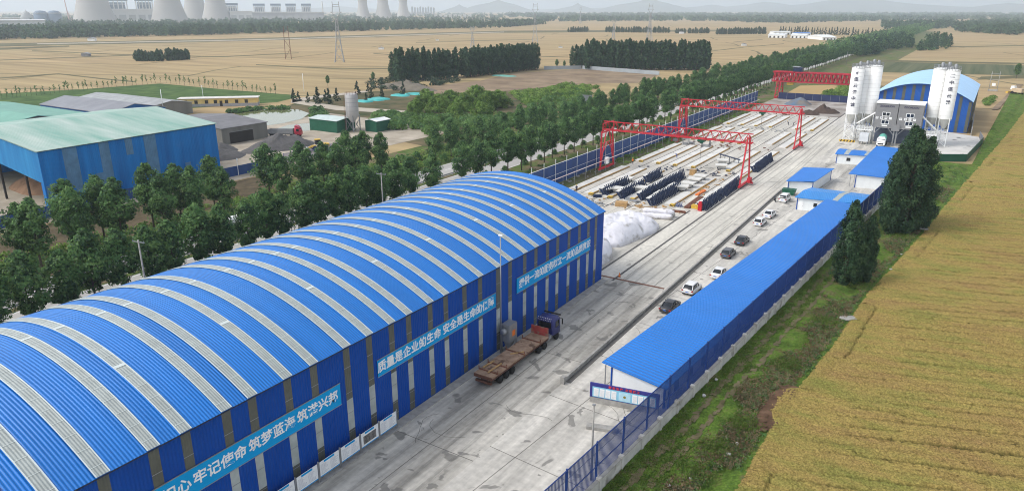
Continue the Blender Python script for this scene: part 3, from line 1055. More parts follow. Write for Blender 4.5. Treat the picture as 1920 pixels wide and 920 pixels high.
for y0, y1, z0, z1 in ((4.9, 8.0, 4.0, 13.0), (12.9, 15.2, 3.0, 13.3), (23.6, 26.6, 2.0, 13.3), (19.0, 20.7, 9.4, 13.3), (6.4, 7.9, 3.2, 10.8), (11.3, 13.6, 3.6, 6.4), (0.3, 2.0, 0.2, 5.6), (33.5, 35.0, 0.5, 5.0)):
    MB().b2(0.003, 0.03 + 0.004 * y0, y0, y1, z0, z1).build('patch_panel', M_WHP, wh)
for x in (-8, -20, -34, -46):
    MB().b2(x - .2, x + .2, .02, .42, 0, 9).build('column', M_DARK, wh)
gb = thing('aggregate_heap', 'brown sand heap lying inside the open end of the green roofed warehouse', 'heap', (-190, 85, 0))
from mathutils import noise as hnoise
def heap_mesh(rx, ry, h, seed, n=40, nr=14):
    pts, fs = [], []
    for j in range(nr + 1):
        q = j / nr
        for i in range(n):
            t = 2 * PI * i / n
            w = 1 + .3 * hnoise.noise(Vector((math.cos(t) * 1.3, math.sin(t) * 1.3, seed * 1.7)))
            x, y = rx * q * w * math.cos(t), ry * q * w * math.sin(t)
            k = 1 + .45 * hnoise.noise(Vector((x * .25, y * .25, seed))) + .2 * hnoise.noise(Vector((x * .9, y * .9, seed)))
            pts.append((x, y, h * (1 - q ** 1.15) * k if q < 1 else -.1))
    for j in range(nr):
        for i in range(n):
            fs.append((j * n + i, j * n + (i + 1) % n, (j + 1) * n + (i + 1) % n, (j + 1) * n + i))
    return MB().add(pts, fs, True)
M_HEAPG = mat('grey_gravel', (0.105, 0.10, 0.098), 0.95, 0.2, 1.0, bump=0.06, bscale=3)
M_HEAPB = mat('brown_sand', (0.25, 0.15, 0.09), 0.95, 0.25, 0.5, bump=0.06, bscale=3)
M_SOIL = mat('dark_soil', (0.075, 0.05, 0.038), 0.95, 0.3, 0.8, bump=0.08, bscale=2)
heap_mesh(14, 9, 5.5, 2).build('heap', M_HEAPB, gb)

# second green roof, grey roofs and the grey shed behind
def simple_hall(name, label, cat, x0, x1, y0, y1, eave, ridge, roof_m, wall_m, along='Y', door=None, ridge_pos=0.5):
    t = thing(name, label, cat, ((x0 + x1) / 2, (y0 + y1) / 2, 0))
    dx, dy = (x1 - x0) / 2, (y1 - y0) / 2
    mb = MB()
    o = .35
    if along == 'Y':
        rx = -dx + 2 * dx * ridge_pos
        prof = [(-dx - o, eave), (rx, ridge), (dx + o, eave), (dx + o, eave - .15), (rx, ridge - .15), (-dx - o, eave - .15)]
        mb.prism(prof, -dy - o, dy + o, 'XZ')
    else:
        ry = -dy + 2 * dy * ridge_pos
        prof = [(-dy - o, eave), (ry, ridge), (dy + o, eave), (dy + o, eave - .15), (ry, ridge - .15), (-dy - o, eave - .15)]
        mb.prism(prof, -dx - o, dx + o, 'YZ')
    mb.build('roof', roof_m, t)
    mb = MB()
    if along == 'Y':
        wp = [(-dx, 0), (dx, 0), (dx, eave - .16), (rx, ridge - .16), (-dx, eave - .16)]
        if door:
            d0, d1, dz = door
            wf = [(-dx, 0), (d0, 0), (d0, dz), (d1, dz), (d1, 0), (dx, 0), (dx, eave - .16), (rx, ridge - .16), (-dx, eave - .16)]
            mb.prism(wf, -dy, -dy + .15, 'XZ')
            mb.prism(wp, dy - .15, dy, 'XZ')
        else:
            mb.prism(wp, -dy, -dy + .15, 'XZ').prism(wp, dy - .15, dy, 'XZ')
        mb.b2(-dx, -dx + .15, -dy + .151, dy - .151, 0, eave - .2).b2(dx - .15, dx, -dy + .151, dy - .151, 0, eave - .2)
    else:
        wp = [(-dy, 0), (dy, 0), (dy, eave - .16), (ry, ridge - .16), (-dy, eave - .16)]
        mb.prism(wp, -dx, -dx + .15, 'YZ').prism(wp, dx - .15, dx, 'YZ')
        mb.b2(-dx + .151, dx - .151, -dy, -dy + .15, 0, eave - .2).b2(-dx + .151, dx - .151, dy - .15, dy, 0, eave - .2)
    mb.build('wall', wall_m, t)
    return t
M_GREYROOF = mat('grey_roof_sheet', (0.235, 0.24, 0.26), 0.6, 0.15, 0.15, 0.3, rib=('Y', 0.6, 0.04))
M_GREYWALL = mat('grey_wall_sheet', (0.20, 0.195, 0.175), 0.7, 0.2, 0.25, 0.2, streak=(1, 1, 0.1))
t = simple_hall('warehouse', 'further warehouse with dull green roof and brown wall at the left edge', 'warehouse', -300, -222, 72, 124, 9.5, 13.6, M_GRN2, mat('brown_wall_sheet', (0.13, 0.10, 0.085), 0.8, 0.25, 0.2), 'X')
t = simple_hall('warehouse', 'grey roofed shed with a blue gable behind the green roofed warehouse', 'warehouse', -297, -250, 133, 154, 8.0, 10.4, M_GREYROOF, mat('blue_gable', (0.015, 0.12, 0.36), 0.6, 0.2, 0.4), 'X', ridge_pos=.45)
t = simple_hall('shed', 'low grey open-sided shed beside the yellow brick house', 'shed', -336, -279, 166, 184, 4.8, 6.3, mat('pale_grey_roof', (0.32, 0.33, 0.33), 0.6, 0.2, 0.3), M_GREYWALL, 'X')
t = simple_hall('shed', 'grey sheet-metal shed with a wide dark doorway beside the gravel heaps', 'shed', -240, -203, 143, 161, 5.4, 6.8, mat('dark_grey_roof', (0.17, 0.165, 0.17), 0.6, 0.2, 0.3), M_GREYWALL, 'Y')
MB().b2(18.52, 18.56, -6.2, 3.0, 0.0, 3.7).build('doorway', M_DARK, t)
MB().b2(18.52, 18.6, -6.4, 3.2, 3.71, 3.9).build('lintel', M_GREYP, t)

# gravel heaps in the compound
for (x, y, rx, ry, h, lab) in ((-188, 129, 7.5, 8, 3.0, 'grey gravel heap nearest the green roofed warehouse'), (-185, 152, 9, 14, 4.2, 'long grey gravel heap in front of the grey shed'), (-196, 137, 6, 6, 2.4, 'small brownish gravel heap in front of the shed doorway')):
    tag(heap_mesh(rx, ry, h, int(x)).build('gravel_heap', M_HEAPG), lab, 'heap').location = (x, y, 0)

# yellow brick house
yb = thing('brick_house', 'long low yellow house with grey plinth beside the pond', 'house', (-291, 206, 0), math.atan2(26, 26) - R(10))
ang = math.atan2(215.9 - 194.5, -280.2 + 303.1)
yb.rotation_euler = (0, 0, ang)
MB().b2(-17, 17, -3, 3, 1.35, 3.6).build('wall', mat('yellow_wall', (0.66, 0.50, 0.20), 0.8, 0.1, 0.6), yb)
MB().b2(-17.05, 17.05, -3.05, 3.05, 0, 1.345).build('plinth', mat('grey_plinth', (0.34, 0.34, 0.36), 0.85, 0.15, 0.8), yb)
MB().b2(-17.5, 17.5, -3.5, 3.5, 3.605, 3.85).build('roof', mat('pale_roof', (0.62, 0.6, 0.56), 0.8, 0.15, 0.5), yb)
for x in (-14, -9.5, -5, -1.2, 3.6, 8, 12.2):
    MB().b2(x - .7, x + .7, -3.09, -3.0, 1.4, 2.9).build('window', M_DARK, yb)
MB().b2(.6, 1.8, -3.1, -3.055, 0.1, 2.6).build('door', M_DARK, yb)

# old cement silo
si = thing('cement_silo', 'old weathered grey cement silo on four legs beside green sheds', 'silo', (-187, 186, 0))
mb = MB().lathe((0, 0, 0), [(0.6, 3.4), (2.3, 5.9), (2.3, 13.0), (1.9, 13.4)], 20)
mb.build('tank', mat('weathered_silo', (0.40, 0.39, 0.38), 0.8, 0.2, 0.6, streak=(1, 1, 0.1)), si)
mb = MB()
for z in (7.5, 9.0, 10.5, 12):
    mb.lathe((0, 0, 0), [(2.34, z), (2.34, z + .12)], 20)
mb.build('hoop', M_STEEL, si)
for sx in (-1.7, 1.7):
    for sy in (-1.7, 1.7):
        MB().b2(sx - .14, sx + .14, sy - .14, sy + .14, 0, 6).build('leg', M_STEEL, si)
mb = MB()
for a, b in (((-1.7, -1.7), (1.7, -1.7)), ((1.7, -1.7), (1.7, 1.7)), ((1.7, 1.7), (-1.7, 1.7)), ((-1.7, 1.7), (-1.7, -1.7))):
    mb.bar((*a, .6), (*b, 4.6), .1).bar((*b, .6), (*a, 4.6), .1)
mb.build('brace', M_STEEL, si)
mb = MB()
for k in range(14):
    mb.bar((-.25 - 1.2, -2.5, 1 + k * .9), (.25 - 1.2, -2.5, 1 + k * .9), .06)
mb.bar((-1.45, -2.5, 0), (-1.45, -2.5, 13.6), .08).bar((-.95, -2.5, 0), (-.95, -2.5, 13.6), .08)
mb.build('ladder', M_RUST, si)
mb = MB()
for i in range(12):
    t_ = 2 * PI * i / 12
    u_ = 2 * PI * (i + 1) / 12
    mb.bar((2.2 * math.cos(t_), 2.2 * math.sin(t_), 13), (2.2 * math.cos(t_), 2.2 * math.sin(t_), 14), .06).bar((2.2 * math.cos(t_), 2.2 * math.sin(t_), 14), (2.2 * math.cos(u_), 2.2 * math.sin(u_), 14), .06)
mb.build('railing', M_RUST, si)
t = simple_hall('shed', 'dark green open shed with pale roof left of the cement silo', 'shed', -203, -189, 180, 189, 4.4, 5.0, mat('pale_green_roof', (0.5, 0.58, 0.55), 0.6, 0.1, 0.5), M_GREEN, 'X')
t = simple_hall('shed', 'small green shed with white roof right of the cement silo', 'shed', -184, -178.5, 189, 196, 4.0, 4.6, M_WHITE, M_GREEN, 'Y')

# ================================================================== right hand arched hall
h2 = thing('storage_hall', 'pale blue arch-roofed hall with blue and grey striped gable behind the batching plant', 'hall', (-16.0, 301, 0), R(-1.0))
M_LB = mat("light_blue_roof", (0.36, 0.60, 0.86), 0.4, 0.06, 0.2, 0.4, rib=("Y", 0.45, 0.04))
def az2(x):
    return 11.2 + 5.6 * (1 - (x / 16.8) ** 2)
prof = [(-16.8 + 33.6 * i / 30, az2(-16.8 + 33.6 * i / 30)) for i in range(31)]
mb = MB()
n2 = len(prof)
for off, flip in ((0, 0), (-.2, 1)):
    P_ = [(x, -1.2, z + off) for x, z in prof] + [(x, 73, z + off) for x, z in prof]
    mb.add(P_, [((i, i + 1, n2 + i + 1, n2 + i) if not flip else (i + 1, i, n2 + i, n2 + i + 1)) for i in range(n2 - 1)], True)
mb.add([(x, -1.2, z) for x, z in prof] + [(x, -1.2, z - .2) for x, z in prof], [(i, i + 1, n2 + i + 1, n2 + i) for i in range(n2 - 1)])
mb.build('roof', M_LB, h2)
M_GB = mat('striped_gable_blue', (0.008, 0.085, 0.36), 0.5, 0.06, 0.3, 0.3, rib=('X', 0.4, 0.03))
gp = [(-16.4, 0), (16.4, 0)] + [(x * .976, z - .25) for x, z in reversed(prof)]
MB().prism(gp, 0, .15, 'XZ').build('gable_wall', M_GB, h2)
MB().prism(gp, 72, 72.15, 'XZ').build('gable_wall', M_GB, h2)
for x in np.arange(-14.6, 16, 3.05):
    MB().b2(x - .5, x + .5, -.05, -.004, 0.2, az2(x) - .75).build('light_strip', M_WINSTRIP, h2)
for s in (-1, 1):
    MB().b2(s * 16.4, s * 16.55, .16, 71.9, 0, 11).build('side_wall', M_GB, h2)
for y in np.arange(2.5, 71, 3.2):
    MB().b2(16.56, 16.62, y, y + .9, 0.2, 10.8).build('light_strip', M_WINSTRIP, h2)
wl = MB().b2(1.7, 2.0, 296, 340, 0, 2.4).build('yard_wall', M_CONC_OLD)
tag(wl, 'low grey concrete wall running along the right side of the far arched hall', 'wall')
wl.rotation_euler = (0, 0, 0)

# ================================================================== batching plant
M_SILO = mat('silo_white', (0.86, 0.86, 0.84), 0.45, 0.05, 0.4)
M_SEAM = mat('silo_seam', (0.62, 0.62, 0.60), 0.5, 0.05, 0.4)
M_CHAR = mat('silo_lettering', (0.06, 0.06, 0.10), 0.6, 0.1, 1)
def white_silo(x, y, label, top=24.0, low=9.0, words=None, rad=1.95, foot=True):
    t = thing('cement_silo', label, 'silo', (x, y, 0), 0, 'white cement silos of the batching plant')
    MB().lathe((0, 0, 0), [(.5, low - 3.2), (rad - .02, low)], 24).build('cone', mat('silo_cone', (0.50, 0.50, 0.47), 0.6, 0.1, 0.6), t)
    MB().lathe((0, 0, 0), [(rad, low), (rad, top), (rad * .6, top + .25), (.2, top + .35)], 28).build('tank', M_SILO, t)
    mb = MB()
    z = low + 1.0
    while z < top - .3:
        mb.lathe((0, 0, 0), [(rad + .012, z), (rad + .012, z + .07)], 28)
        z += 1.25
    mb.lathe((0, 0, 0), [(rad + .03, top - .25), (rad + .03, top)], 28)
    mb.build('seam', M_SEAM, t)
    q = rad * .72
    for sx in (-q, q):
        for sy in (-q, q):
            MB().lathe((sx, sy, 0), [(.13, 0), (.13, low + .3)], 8).build('leg', M_WHITE, t)
    mb = MB()
    C4 = [(-q, -q), (q, -q), (q, q), (-q, q)]
    for i in range(4):
        a, b = C4[i], C4[(i + 1) % 4]
        for z0, z1 in ((.4, 2.6), (2.8, 5.2)):
            mb.bar((*a, z0), (*b, z1), .1).bar((*b, z0), (*a, z1), .1)
        for z0 in (.3, 2.7, 5.3):
            mb.bar((*a, z0), (*b, z0), .1)
    mb.build('brace', M_WHITE, t)
    mb = MB()
    for zz in (top + .6, top + 1.15):
        for i in range(14):
            a, b = 2 * PI * i / 14, 2 * PI * (i + 1) / 14
            mb.bar((rad * math.cos(a), rad * math.sin(a), zz), (rad * math.cos(b), rad * math.sin(b), zz), .07)
    for i in range(14):
        a = 2 * PI * i / 14
        mb.bar((rad * math.cos(a), rad * math.sin(a), top), (rad * math.cos(a), rad * math.sin(a), top + 1.2), .07)
    mb.build('railing', M_STEEL, t)
    mb = MB().lathe((.4, .3, top), [(.5, .2), (.5, 1.6), (.3, 1.9)], 10).b2(-.9, -.3, -.4, .3, top + .1, top + 1.2)
    mb.build('filter', M_STEEL, t)
    if words:
        for k, w in enumerate(words):
            z = top - 1.6 - 2.05 * k
            s = 1.35 if k else 1.5
            text(w, s, frame((-.02 if not k else 0, -rad - .03, z), (1, 0, 0), (0, 0, 1)), M_CHAR, t, 'lettering', bold=.03, depth=.02)
    return t
white_silo(-32.9, 262, 'lettered white silo at the left of the batching plant reading 连云港中诚', words=['d', '连', '云', '港', '中', '诚'])
white_silo(-31.3, 266.0, 'white silo standing close behind the lettered silo of the left silo group', top=24.1)
white_silo(-29.8, 270.0, 'white silo furthest back in the left silo group', top=24.4)
white_silo(-28.0, 266.2, 'white silo at the right of the left silo group, beside the grey tower', top=24.4)
white_silo(-6.2, 266.0, 'lettered white silo standing in front in the right silo group', top=24.0, words=['二', '中', '连', '云', '港'])
white_silo(-8.1, 270.0, 'white silo in the middle of the right silo group', top=24.3)
white_silo(-9.9, 268.0, 'white silo at the left of the right silo group, beside the grey tower', top=24.2)
bp = thing('mixing_tower', 'grey twin mixing tower with white square windows and a drive-through below', 'batching plant', (-19.1, 259, 0))
M_TOW = mat('tower_grey', (0.215, 0.215, 0.22), 0.55, 0.06, 0.6, 0.3)
for x0, x1, lab in ((-6.5, -.1, 0), (.1, 7.0, 1)):
    c = (x0 + x1) / 2
    w = MB().b2(x0, x1, 0, 9, 5.7, 13.4)
    w.build('tower_box', M_TOW, bp)
    mb = MB()
    for z in (7.2, 8.7, 10.2, 11.7):
        mb.b2(x0, x1, -.02, -.004, z, z + .04)
    mb.build('panel_joint', M_STEEL, bp)
    MB().b2(x0 - .15, x1 + .15, -.2, 9.2, 13.4, 13.75).build('roof', M_WHITE, bp)
    text('ZOOMLION', .78, frame((c, -.03, 12.5), (1, 0, 0), (0, 0, 1)), M_CHAR, bp, 'lettering', bold=.03, depth=.02)
    for z in (7.5, 10.0):
        f = MB().b2(c - 1.15, c + 1.15, -.06, -.004, z - .65, z + .65).build('window', M_WHITE, bp)
        MB().b2(c - 1.0, c - .08, -.08, -.062, z - .5, z + .5).b2(c + .08, c + 1.0, -.08, -.062, z - .5, z + .5).build('pane', M_GLASS, f)
    for k, w_ in enumerate('质量第一' if lab == 0 else '安全生产'):
        f = MB().b2(c - 2.5 + 1.3 * k - .38, c - 2.5 + 1.3 * k + .38, -.05, -.004, 8.38, 9.14).build('sign_plate', M_WHITE, bp)
        text(w_, .55, frame((c - 2.5 + 1.3 * k, -.06, 8.76), (1, 0, 0), (0, 0, 1)), M_CHAR, f, 'lettering', depth=.005)
    f = MB().b2(c - .8, c + .8, -.05, -.004, 6.15, 6.55).build('sign_plate', M_WHITE, bp)
for x in (-6.3, -.3, .5, 6.7):
    for y in (.3, 8.6):
        MB().b2(x - .2, x + .2, y - .2, y + .2, 0, 5.7).build('column', M_STEEL, bp)
mb = MB()
for x, d in ((-6.3, 1), (-.3, -1), (.5, 1), (6.7, -1)):
    mb.bar((x, .3, 3.4), (x + 2 * d, .3, 5.7), .2)
mb.build('brace', M_STEEL, bp)
MB().b2(-1.2, 1.2, -.5, -.05, 4.9, 6.9).build('control_box', M_GREYP, bp)
MB().b2(-6.4, 6.8, 6, 8.8, 0, 4.4).build('base_wall', mat('blue_grey_wall', (0.10, 0.12, 0.17), 0.7, 0.3, 0.5), bp)
# screw conveyors, gangways
def conveyor(p, q, label, w=.5):
    o = thing('screw_conveyor', label, 'conveyor', p)
    p, q = Vector(p), Vector(q)
    MB().bar((0, 0, 0), q - p, w, n=8, smooth=True).build('tube', M_WHITE, o)
    return o
conveyor((-31.0, 261.5, 6.0), (-25.4, 259.8, 10.3), 'white screw conveyor climbing from the lettered left silo to the grey tower')
conveyor((-7.6, 263.5, 5.2), (-12.2, 259.8, 10.0), 'white screw conveyor climbing from the right silos to the grey tower')
def gangway(x0, x1, y, z, label):
    t = thing('gangway', label, 'gangway', ((x0 + x1) / 2, y, 0))
    d = (x1 - x0) / 2
    MB().b2(-d, d, -.5, .5, z - .25, z).build('deck', M_WHITE, t)
    mb = MB()
    for yy in (-.5, .5):
        for zz in (z + .5, z + 1.0):
            mb.bar((-d, yy, zz), (d, yy, zz), .06)
        for k in range(7):
            xx = -d + 2 * d * k / 6
            mb.bar((xx, yy, z), (xx, yy, z + 1), .06)
    mb.build('railing', M_WHITE, t)
    mb = MB()
    for k in range(3):
        xx = -d + 2 * d * k / 2
        mb.bar((xx, 0, 0), (xx, 0, z - .2), .18).bar((xx, 0, z - 1.2), (xx + .9 * (1 if k < 2 else -1), 0, z - .2), .1)
    mb.build('post', M_STEEL, t)
gangway(-30.5, -25.7, 259.6, 4.6, 'white railed gangway left of the grey tower')
gangway(-12.0, -7.4, 260.5, 4.4, 'white railed gangway right of the grey tower')
gangway(-11.5, -6.8, 263.5, 2.6, 'lower white gangway among the right silos')
for x0, x1, y, lab in ((-35.2, -30.4, 259.5, 'yellow and black striped kerb block below the lettered silo'),):
    t = thing('barrier_block', lab, 'barrier', ((x0 + x1) / 2, y, 0))
    MB().b2(-2.4, 2.4, -.3, .3, 0, .7).build('block', M_YELLOW, t)
    mb = MB()
    for k in range(5):
        a = -2.2 + k * .95
        mb.prism([(a, .02), (a + .4, .02), (a + .75, .68), (a + .35, .68)], -.306, -.302, 'XZ')
    mb.build('stripe', M_BLACK, t)
cb = thing('cement_hopper', 'white water tank cabinet on feet between the left silos and the grey tower', 'cabinet', (-27.6, 257.6, 0))
MB().b2(-1.3, 1.3, -1, 1, 1.0, 3.7).build('cabinet', mat('pale_grey', (0.62, 0.65, 0.68), 0.5, 0.08, 0.6), cb)
for sx in (-1.1, 1.1):
    for sy in (-.8, .8):
        MB().b2(sx - .12, sx + .12, sy - .12, sy + .12, 0, 1).build('leg', M_STEEL, cb)
# green hoarding round the plant's corner
hd = [(-5.2, 238.4), (1.6, 242.4), (5.4, 279), (4.4, 292)]
M_HOARD = mat('green_hoarding', (0.006, 0.065, 0.035), 0.55, 0.15, 0.5, 0.3)
labs = ['dark green hoarding facing the camera beside the batching plant', 'dark green hoarding along the right edge of the batching plant', 'grey curved sheet fence by the striped hall corner']
for k in range(3):
    a, b = Vector((*hd[k], 0)), Vector((*hd[k + 1], 0))
    t = thing('hoarding', labs[k], 'hoarding', a, math.atan2(b.y - a.y, b.x - a.x))
    L_ = (b - a).length
    MB().b2(0.03, L_ - .03, -.04, .04, .05, 2.25).build('panel', M_HOARD if k < 2 else M_STEEL, t)
    MB().b2(0, L_, .05, .12, 2.0, 2.1).b2(0, L_, .05, .12, .3, .4).build('rail', M_STEEL, t)
    for q in np.arange(0, L_, 3.0):
        MB().b2(q, q + .08, .13, .2, 0, 2.3).build('post', M_STEEL, t)
patch('plant_slab', [(-12, 252), (-5.2, 238.4), (1.6, 242.4), (5.2, 279), (4.2, 292), (-8, 300)], 0.36, mat('white_slab', (0.58, 0.565, 0.53), 0.8, 0.1, 0.3, stain=((0.2, 0.19, 0.18), 0.25, 0.62, 0.05)))

# ================================================================== cabins right of the haul road
def cabin(name, label, pts, eave, rise, roof_m, wall_m, windows=(), door=None, pitch_along=0, over=.5, porch=0.0, strips=(), mono=None):
    """pts: near-left, near-right, far-right, far-left corners on the ground"""
    A, B, C_, D = [Vector((p[0], p[1], 0)) for p in pts]
    ax = (B - A).normalized()
    L_, Wd = (B - A).length, (D - A).length
    t = thing(name, label, 'cabin', A, math.atan2(ax.y, ax.x))
    rot = Matrix.Rotation(-math.atan2(ax.y, ax.x), 3, 'Z')
    b, c, d = rot @ (B - A), rot @ (C_ - A), rot @ (D - A)
    def q(u, v):
        return Vector((0, 0, 0)).lerp(b, u).lerp(d.lerp(c, u), v)
    MB().prism([(p.x, p.y) for p in (q(0, 0), q(1, 0), q(1, 1), q(0, 1))], 0, eave - .08, 'XY').build('wall', wall_m, t)
    ou, ov = over / L_, over / Wd
    u0 = -ou - porch / L_
    mb = MB()
    for dz, f in ((0, 1), (-.12, -1)):
        ridge = [q(u0, .5), q(1 + ou, .5)]
        e0 = [q(u0, -ov), q(1 + ou, -ov)]
        e1 = [q(u0, 1 + ov), q(1 + ou, 1 + ov)]
        if pitch_along:      # ridge runs away from the camera
            ridge = [q((u0 + 1 + ou) / 2, -ov), q((u0 + 1 + ou) / 2, 1 + ov)]
            e0 = [q(u0, -ov), q(u0, 1 + ov)]
            e1 = [q(1 + ou, -ov), q(1 + ou, 1 + ov)]
        if mono is not None:
            P_ = [(p.x, p.y, eave + rise * w_ + dz) for e_, w_ in ((e0, mono[0]), (ridge, (mono[0] + mono[1]) / 2), (e1, mono[1])) for p in e_]
        else:
            P_ = [(p.x, p.y, eave + dz) for p in e0] + [(p.x, p.y, eave + rise + dz) for p in ridge] + [(p.x, p.y, eave + dz) for p in e1]
        mb.add(P_, [(0, 1, 3, 2), (2, 3, 5, 4)] if f > 0 else [(2, 3, 1, 0), (4, 5, 3, 2)])
        if f > 0:
            TOP = P_
        else:
            for a_, b_ in ((0, 1), (4, 5), (0, 2), (2, 4), (1, 3), (3, 5)):
                mb.add([TOP[a_], TOP[b_], P_[b_], P_[a_]], [(0, 1, 2, 3)])
    mb.build('roof', roof_m, t)
    for s0, s1 in strips:
        P2 = []
        for k in (0, 2, 4):
            for s in (s0, s1):
                a_, b_ = Vector(TOP[k]), Vector(TOP[k + 1])
                P2.append(a_.lerp(b_, s) + Vector((0, 0, .02)))
        MB().add(P2, [(0, 1, 3, 2), (2, 3, 5, 4)]).build('roof_light', M_SKYLIGHT, t)
    for u, v in ((0, 0), (1, 0), (1, 1), (0, 1)):
        p = q(u, v)
        MB().b2(p.x - .09, p.x + .09, p.y - .09, p.y + .09, 0, eave - .1).build('corner_post', M_BLUE_WALL, t)
    if porch:
        for v in np.linspace(0, 1, max(2, int(Wd / 5))):
            p = q(-porch / L_, v)
            MB().b2(p.x - .05, p.x + .05, p.y - .05, p.y + .05, 0, eave - .14).build('porch_post', M_STEEL, t)
    for u, z0, z1, w in windows:
        p = q(u, 0)
        f = MB().b2(p.x - w / 2, p.x + w / 2, -.06, -.01, z0, z1).build('window', M_WHITE, t)
        MB().b2(p.x - w / 2 + .08, p.x + w / 2 - .08, -.075, -.062, z0 + .08, z1 - .08).build('pane', M_GLASS, f)
    if door:
        p = q(door, 0)
        f = MB().b2(p.x - .5, p.x + .5, -.06, -.012, 0.05, 2.1).build('door', M_WHITE, t)
        MB().b2(p.x + .35, p.x + .42, -.09, -.062, 1.0, 1.1).build('handle', M_STEEL, f)
    return t
sh = cabin('dormitory_shed', 'very long site shed with bright blue roof between parked cars and mesh fence', [(-29.9, 68.4), (-23.0, 67.2), (-15.4, 161), (-21.8, 162)], 2.75, .3, M_BLUE_ROOF_X, M_CREAM, pitch_along=1, over=.35, porch=.9, mono=(1, 0))
for k in range(24):
    y = 3 + k * 3.85
    p = Vector((6.98 - .04 + y * .0815 * 0, y, 0))
    q0 = Matrix.Rotation(-sh.rotation_euler.z, 3, 'Z') @ (Vector((-23.0 + (y + 0) * .0815, 67.2 + y, 0)) - sh.location)
    f = MB().box((q0.x + .04, q0.y, 1.6), (.08, 1.2, 1.1), R(4.66) - 0).build('window', M_NAVY, sh)
    if k % 2 == 0:
        MB().box((q0.x + .32, q0.y + 1.5, 1.0), (.4, .8, .6)).build('air_conditioner', M_WHITE, sh)
cabin('site_cabin', 'site cabin with lighter blue roof across the far end of the long shed', [(-28.6, 161.6), (-15.4, 163.0), (-14.2, 172), (-27.4, 172)], 2.9, .5, mat('cyan_blue_roof', (0.015, 0.22, 0.60), 0.42, 0.08, 0.25, 0.4, rib=('X', 0.35, 0.04)), M_CREAM, windows=((.28, 1.0, 2.0, .9),), door=.06, strips=((.52, .6),))
cabin('site_cabin', 'low site cabin with plain blue roof and open side beside the haul road', [(-33.9, 177.2), (-28.6, 178.6), (-27.4, 196), (-33.6, 195)], 2.8, .35, M_BLUE_ROOF_X, M_CREAM, pitch_along=1, mono=(0, 1))
cabin('site_cabin', 'long site cabin with blue roof next to the tall dark poplars', [(-20.9, 191), (-14.6, 191.9), (-15.2, 236), (-20.2, 235)], 3.2, .3, M_BLUE_ROOF_X, M_CREAM, pitch_along=1, porch=1.2, mono=(1, 0))
cabin('site_cabin', 'site cabin with two grey roof lights nearest the batching plant', [(-29.8, 219.6), (-20.6, 221.2), (-20.2, 228), (-29.9, 228)], 2.9, .45, M_BLUE_ROOF_X, M_CREAM, windows=((.33, .9, 2.0, 1.2), (.83, .9, 2.0, 1.0)), strips=((.22, .34), (.72, .84)))
# ================================================================== fences, walls, notice wall
M_BLOCK = mat('white_blockwork', (0.55, 0.53, 0.49), 0.9, 0.2, 0.7, 0.1, bump=0.04, bscale=2.5, stain=((0.2, 0.18, 0.15), 0.5, 0.58, 0.12))
wl = thing('block_wall', 'whitewashed block wall with pillars carrying the blue mesh fence', 'wall', (WALL_X(20), 20, 0), -math.atan(0.0765))
# far end about Y 192
WL = (192 - 20) * math.hypot(1, .0765)
MB().b2(-.14, .14, 0, WL, 0, 1.7).build('wall', M_BLOCK, wl)
MB().b2(-.17, .17, 0, WL, 1.701, 1.77).build('coping', M_CONC_OLD, wl)
k = 0
y = 1.0
while y < WL:
    MB().b2(-.22, .24, y - .2, y + .2, 0, 1.98).build('pillar', M_BLOCK, wl)
    y += 4.15
mf = thing('mesh_fence', 'tall blue wire mesh fence on top of the white block wall', 'fence', (WALL_X(20) - .25, 20, 0), -math.atan(0.0765))
M_FBLUE = mat('fence_blue', (0.012, 0.045, 0.20), 0.5, 0.15, 1.0)
M_FNET = mat('fence_net', (0.012, 0.06, 0.26), 0.6, 0.1, 1.0, alpha=0.5)
FZ0, FZ1 = 1.3, 5.6
y, bay = 0.0, 5.0
while y < WL - 1:
    y1 = min(y + bay, WL)
    mb = MB()
    q = y + .12
    while q < y1 - .05:
        mb.bar((0, q, FZ0), (0, q, FZ1), .045)
        q += .21
    for z in (FZ0 + .03, 3.1, FZ1 - .06):
        mb.bar((.03, y, z), (.03, y1, z), .07)
    f = mb.build('mesh_panel', M_FBLUE, mf)
    MB().add([(0.05, y + .05, FZ0), (0.05, y1 - .05, FZ0), (0.05, y1 - .05, FZ1 - .08), (0.05, y + .05, FZ1 - .08)], [(0, 1, 2, 3)]).build('net', M_FNET, f)
    MB().b2(-.09, .07, y - .07, y + .07, 0, FZ1 + .05).build('post', M_FBLUE if y < 130 else M_STEEL, mf)
    y += bay
t = thing('lamp_post', 'slim grey concrete post standing behind the mesh fence near the notice wall', 'post', (-24.15, 51.6, 0))
MB().tube([(0, 0, 0), (0, 0, 8.0)], [.12, .08], 8).build('post', M_CONC_OLD, t)
MB().b2(-.12, .12, -.12, .12, 8.0, 8.12).build('cap', M_STEEL, t)

# notice wall in front of the long shed
nw = thing('notice_wall', 'purple-blue framed notice wall with white posters on a low grey wall', 'notice wall', (-30.6, 64.2, 0), math.atan2(1.5, 7.4))
MB().b2(0, 7.7, -.12, .12, 0, .75).build('base_wall', M_CONC_OLD, nw)
M_PURP = mat('notice_frame', (0.035, 0.035, 0.22), 0.5, 0.1, 1.0)
MB().b2(0, 7.7, -.1, .1, .751, 2.5).build('board', M_PURP, nw)
MB().b2(.3, 7.4, -.125, -.105, .85, 2.1).build('backing', mat('pale_cyan', (0.25, 0.55, 0.72), 0.6, 0.1, 1.0), nw)
for x in (.45, 1.12, 1.79, 2.46, 4.8, 5.45, 6.1, 6.75):
    f = MB().b2(x, x + .56, -.145, -.127, .95, 1.95).build('poster', M_WHITE, nw)
    mb = MB()
    for k in range(7):
        mb.b2(x + .07, x + .49, -.15, -.1465, 1.08 + .11 * k, 1.11 + .11 * k)
    mb.build('printed_text', M_INK, f)
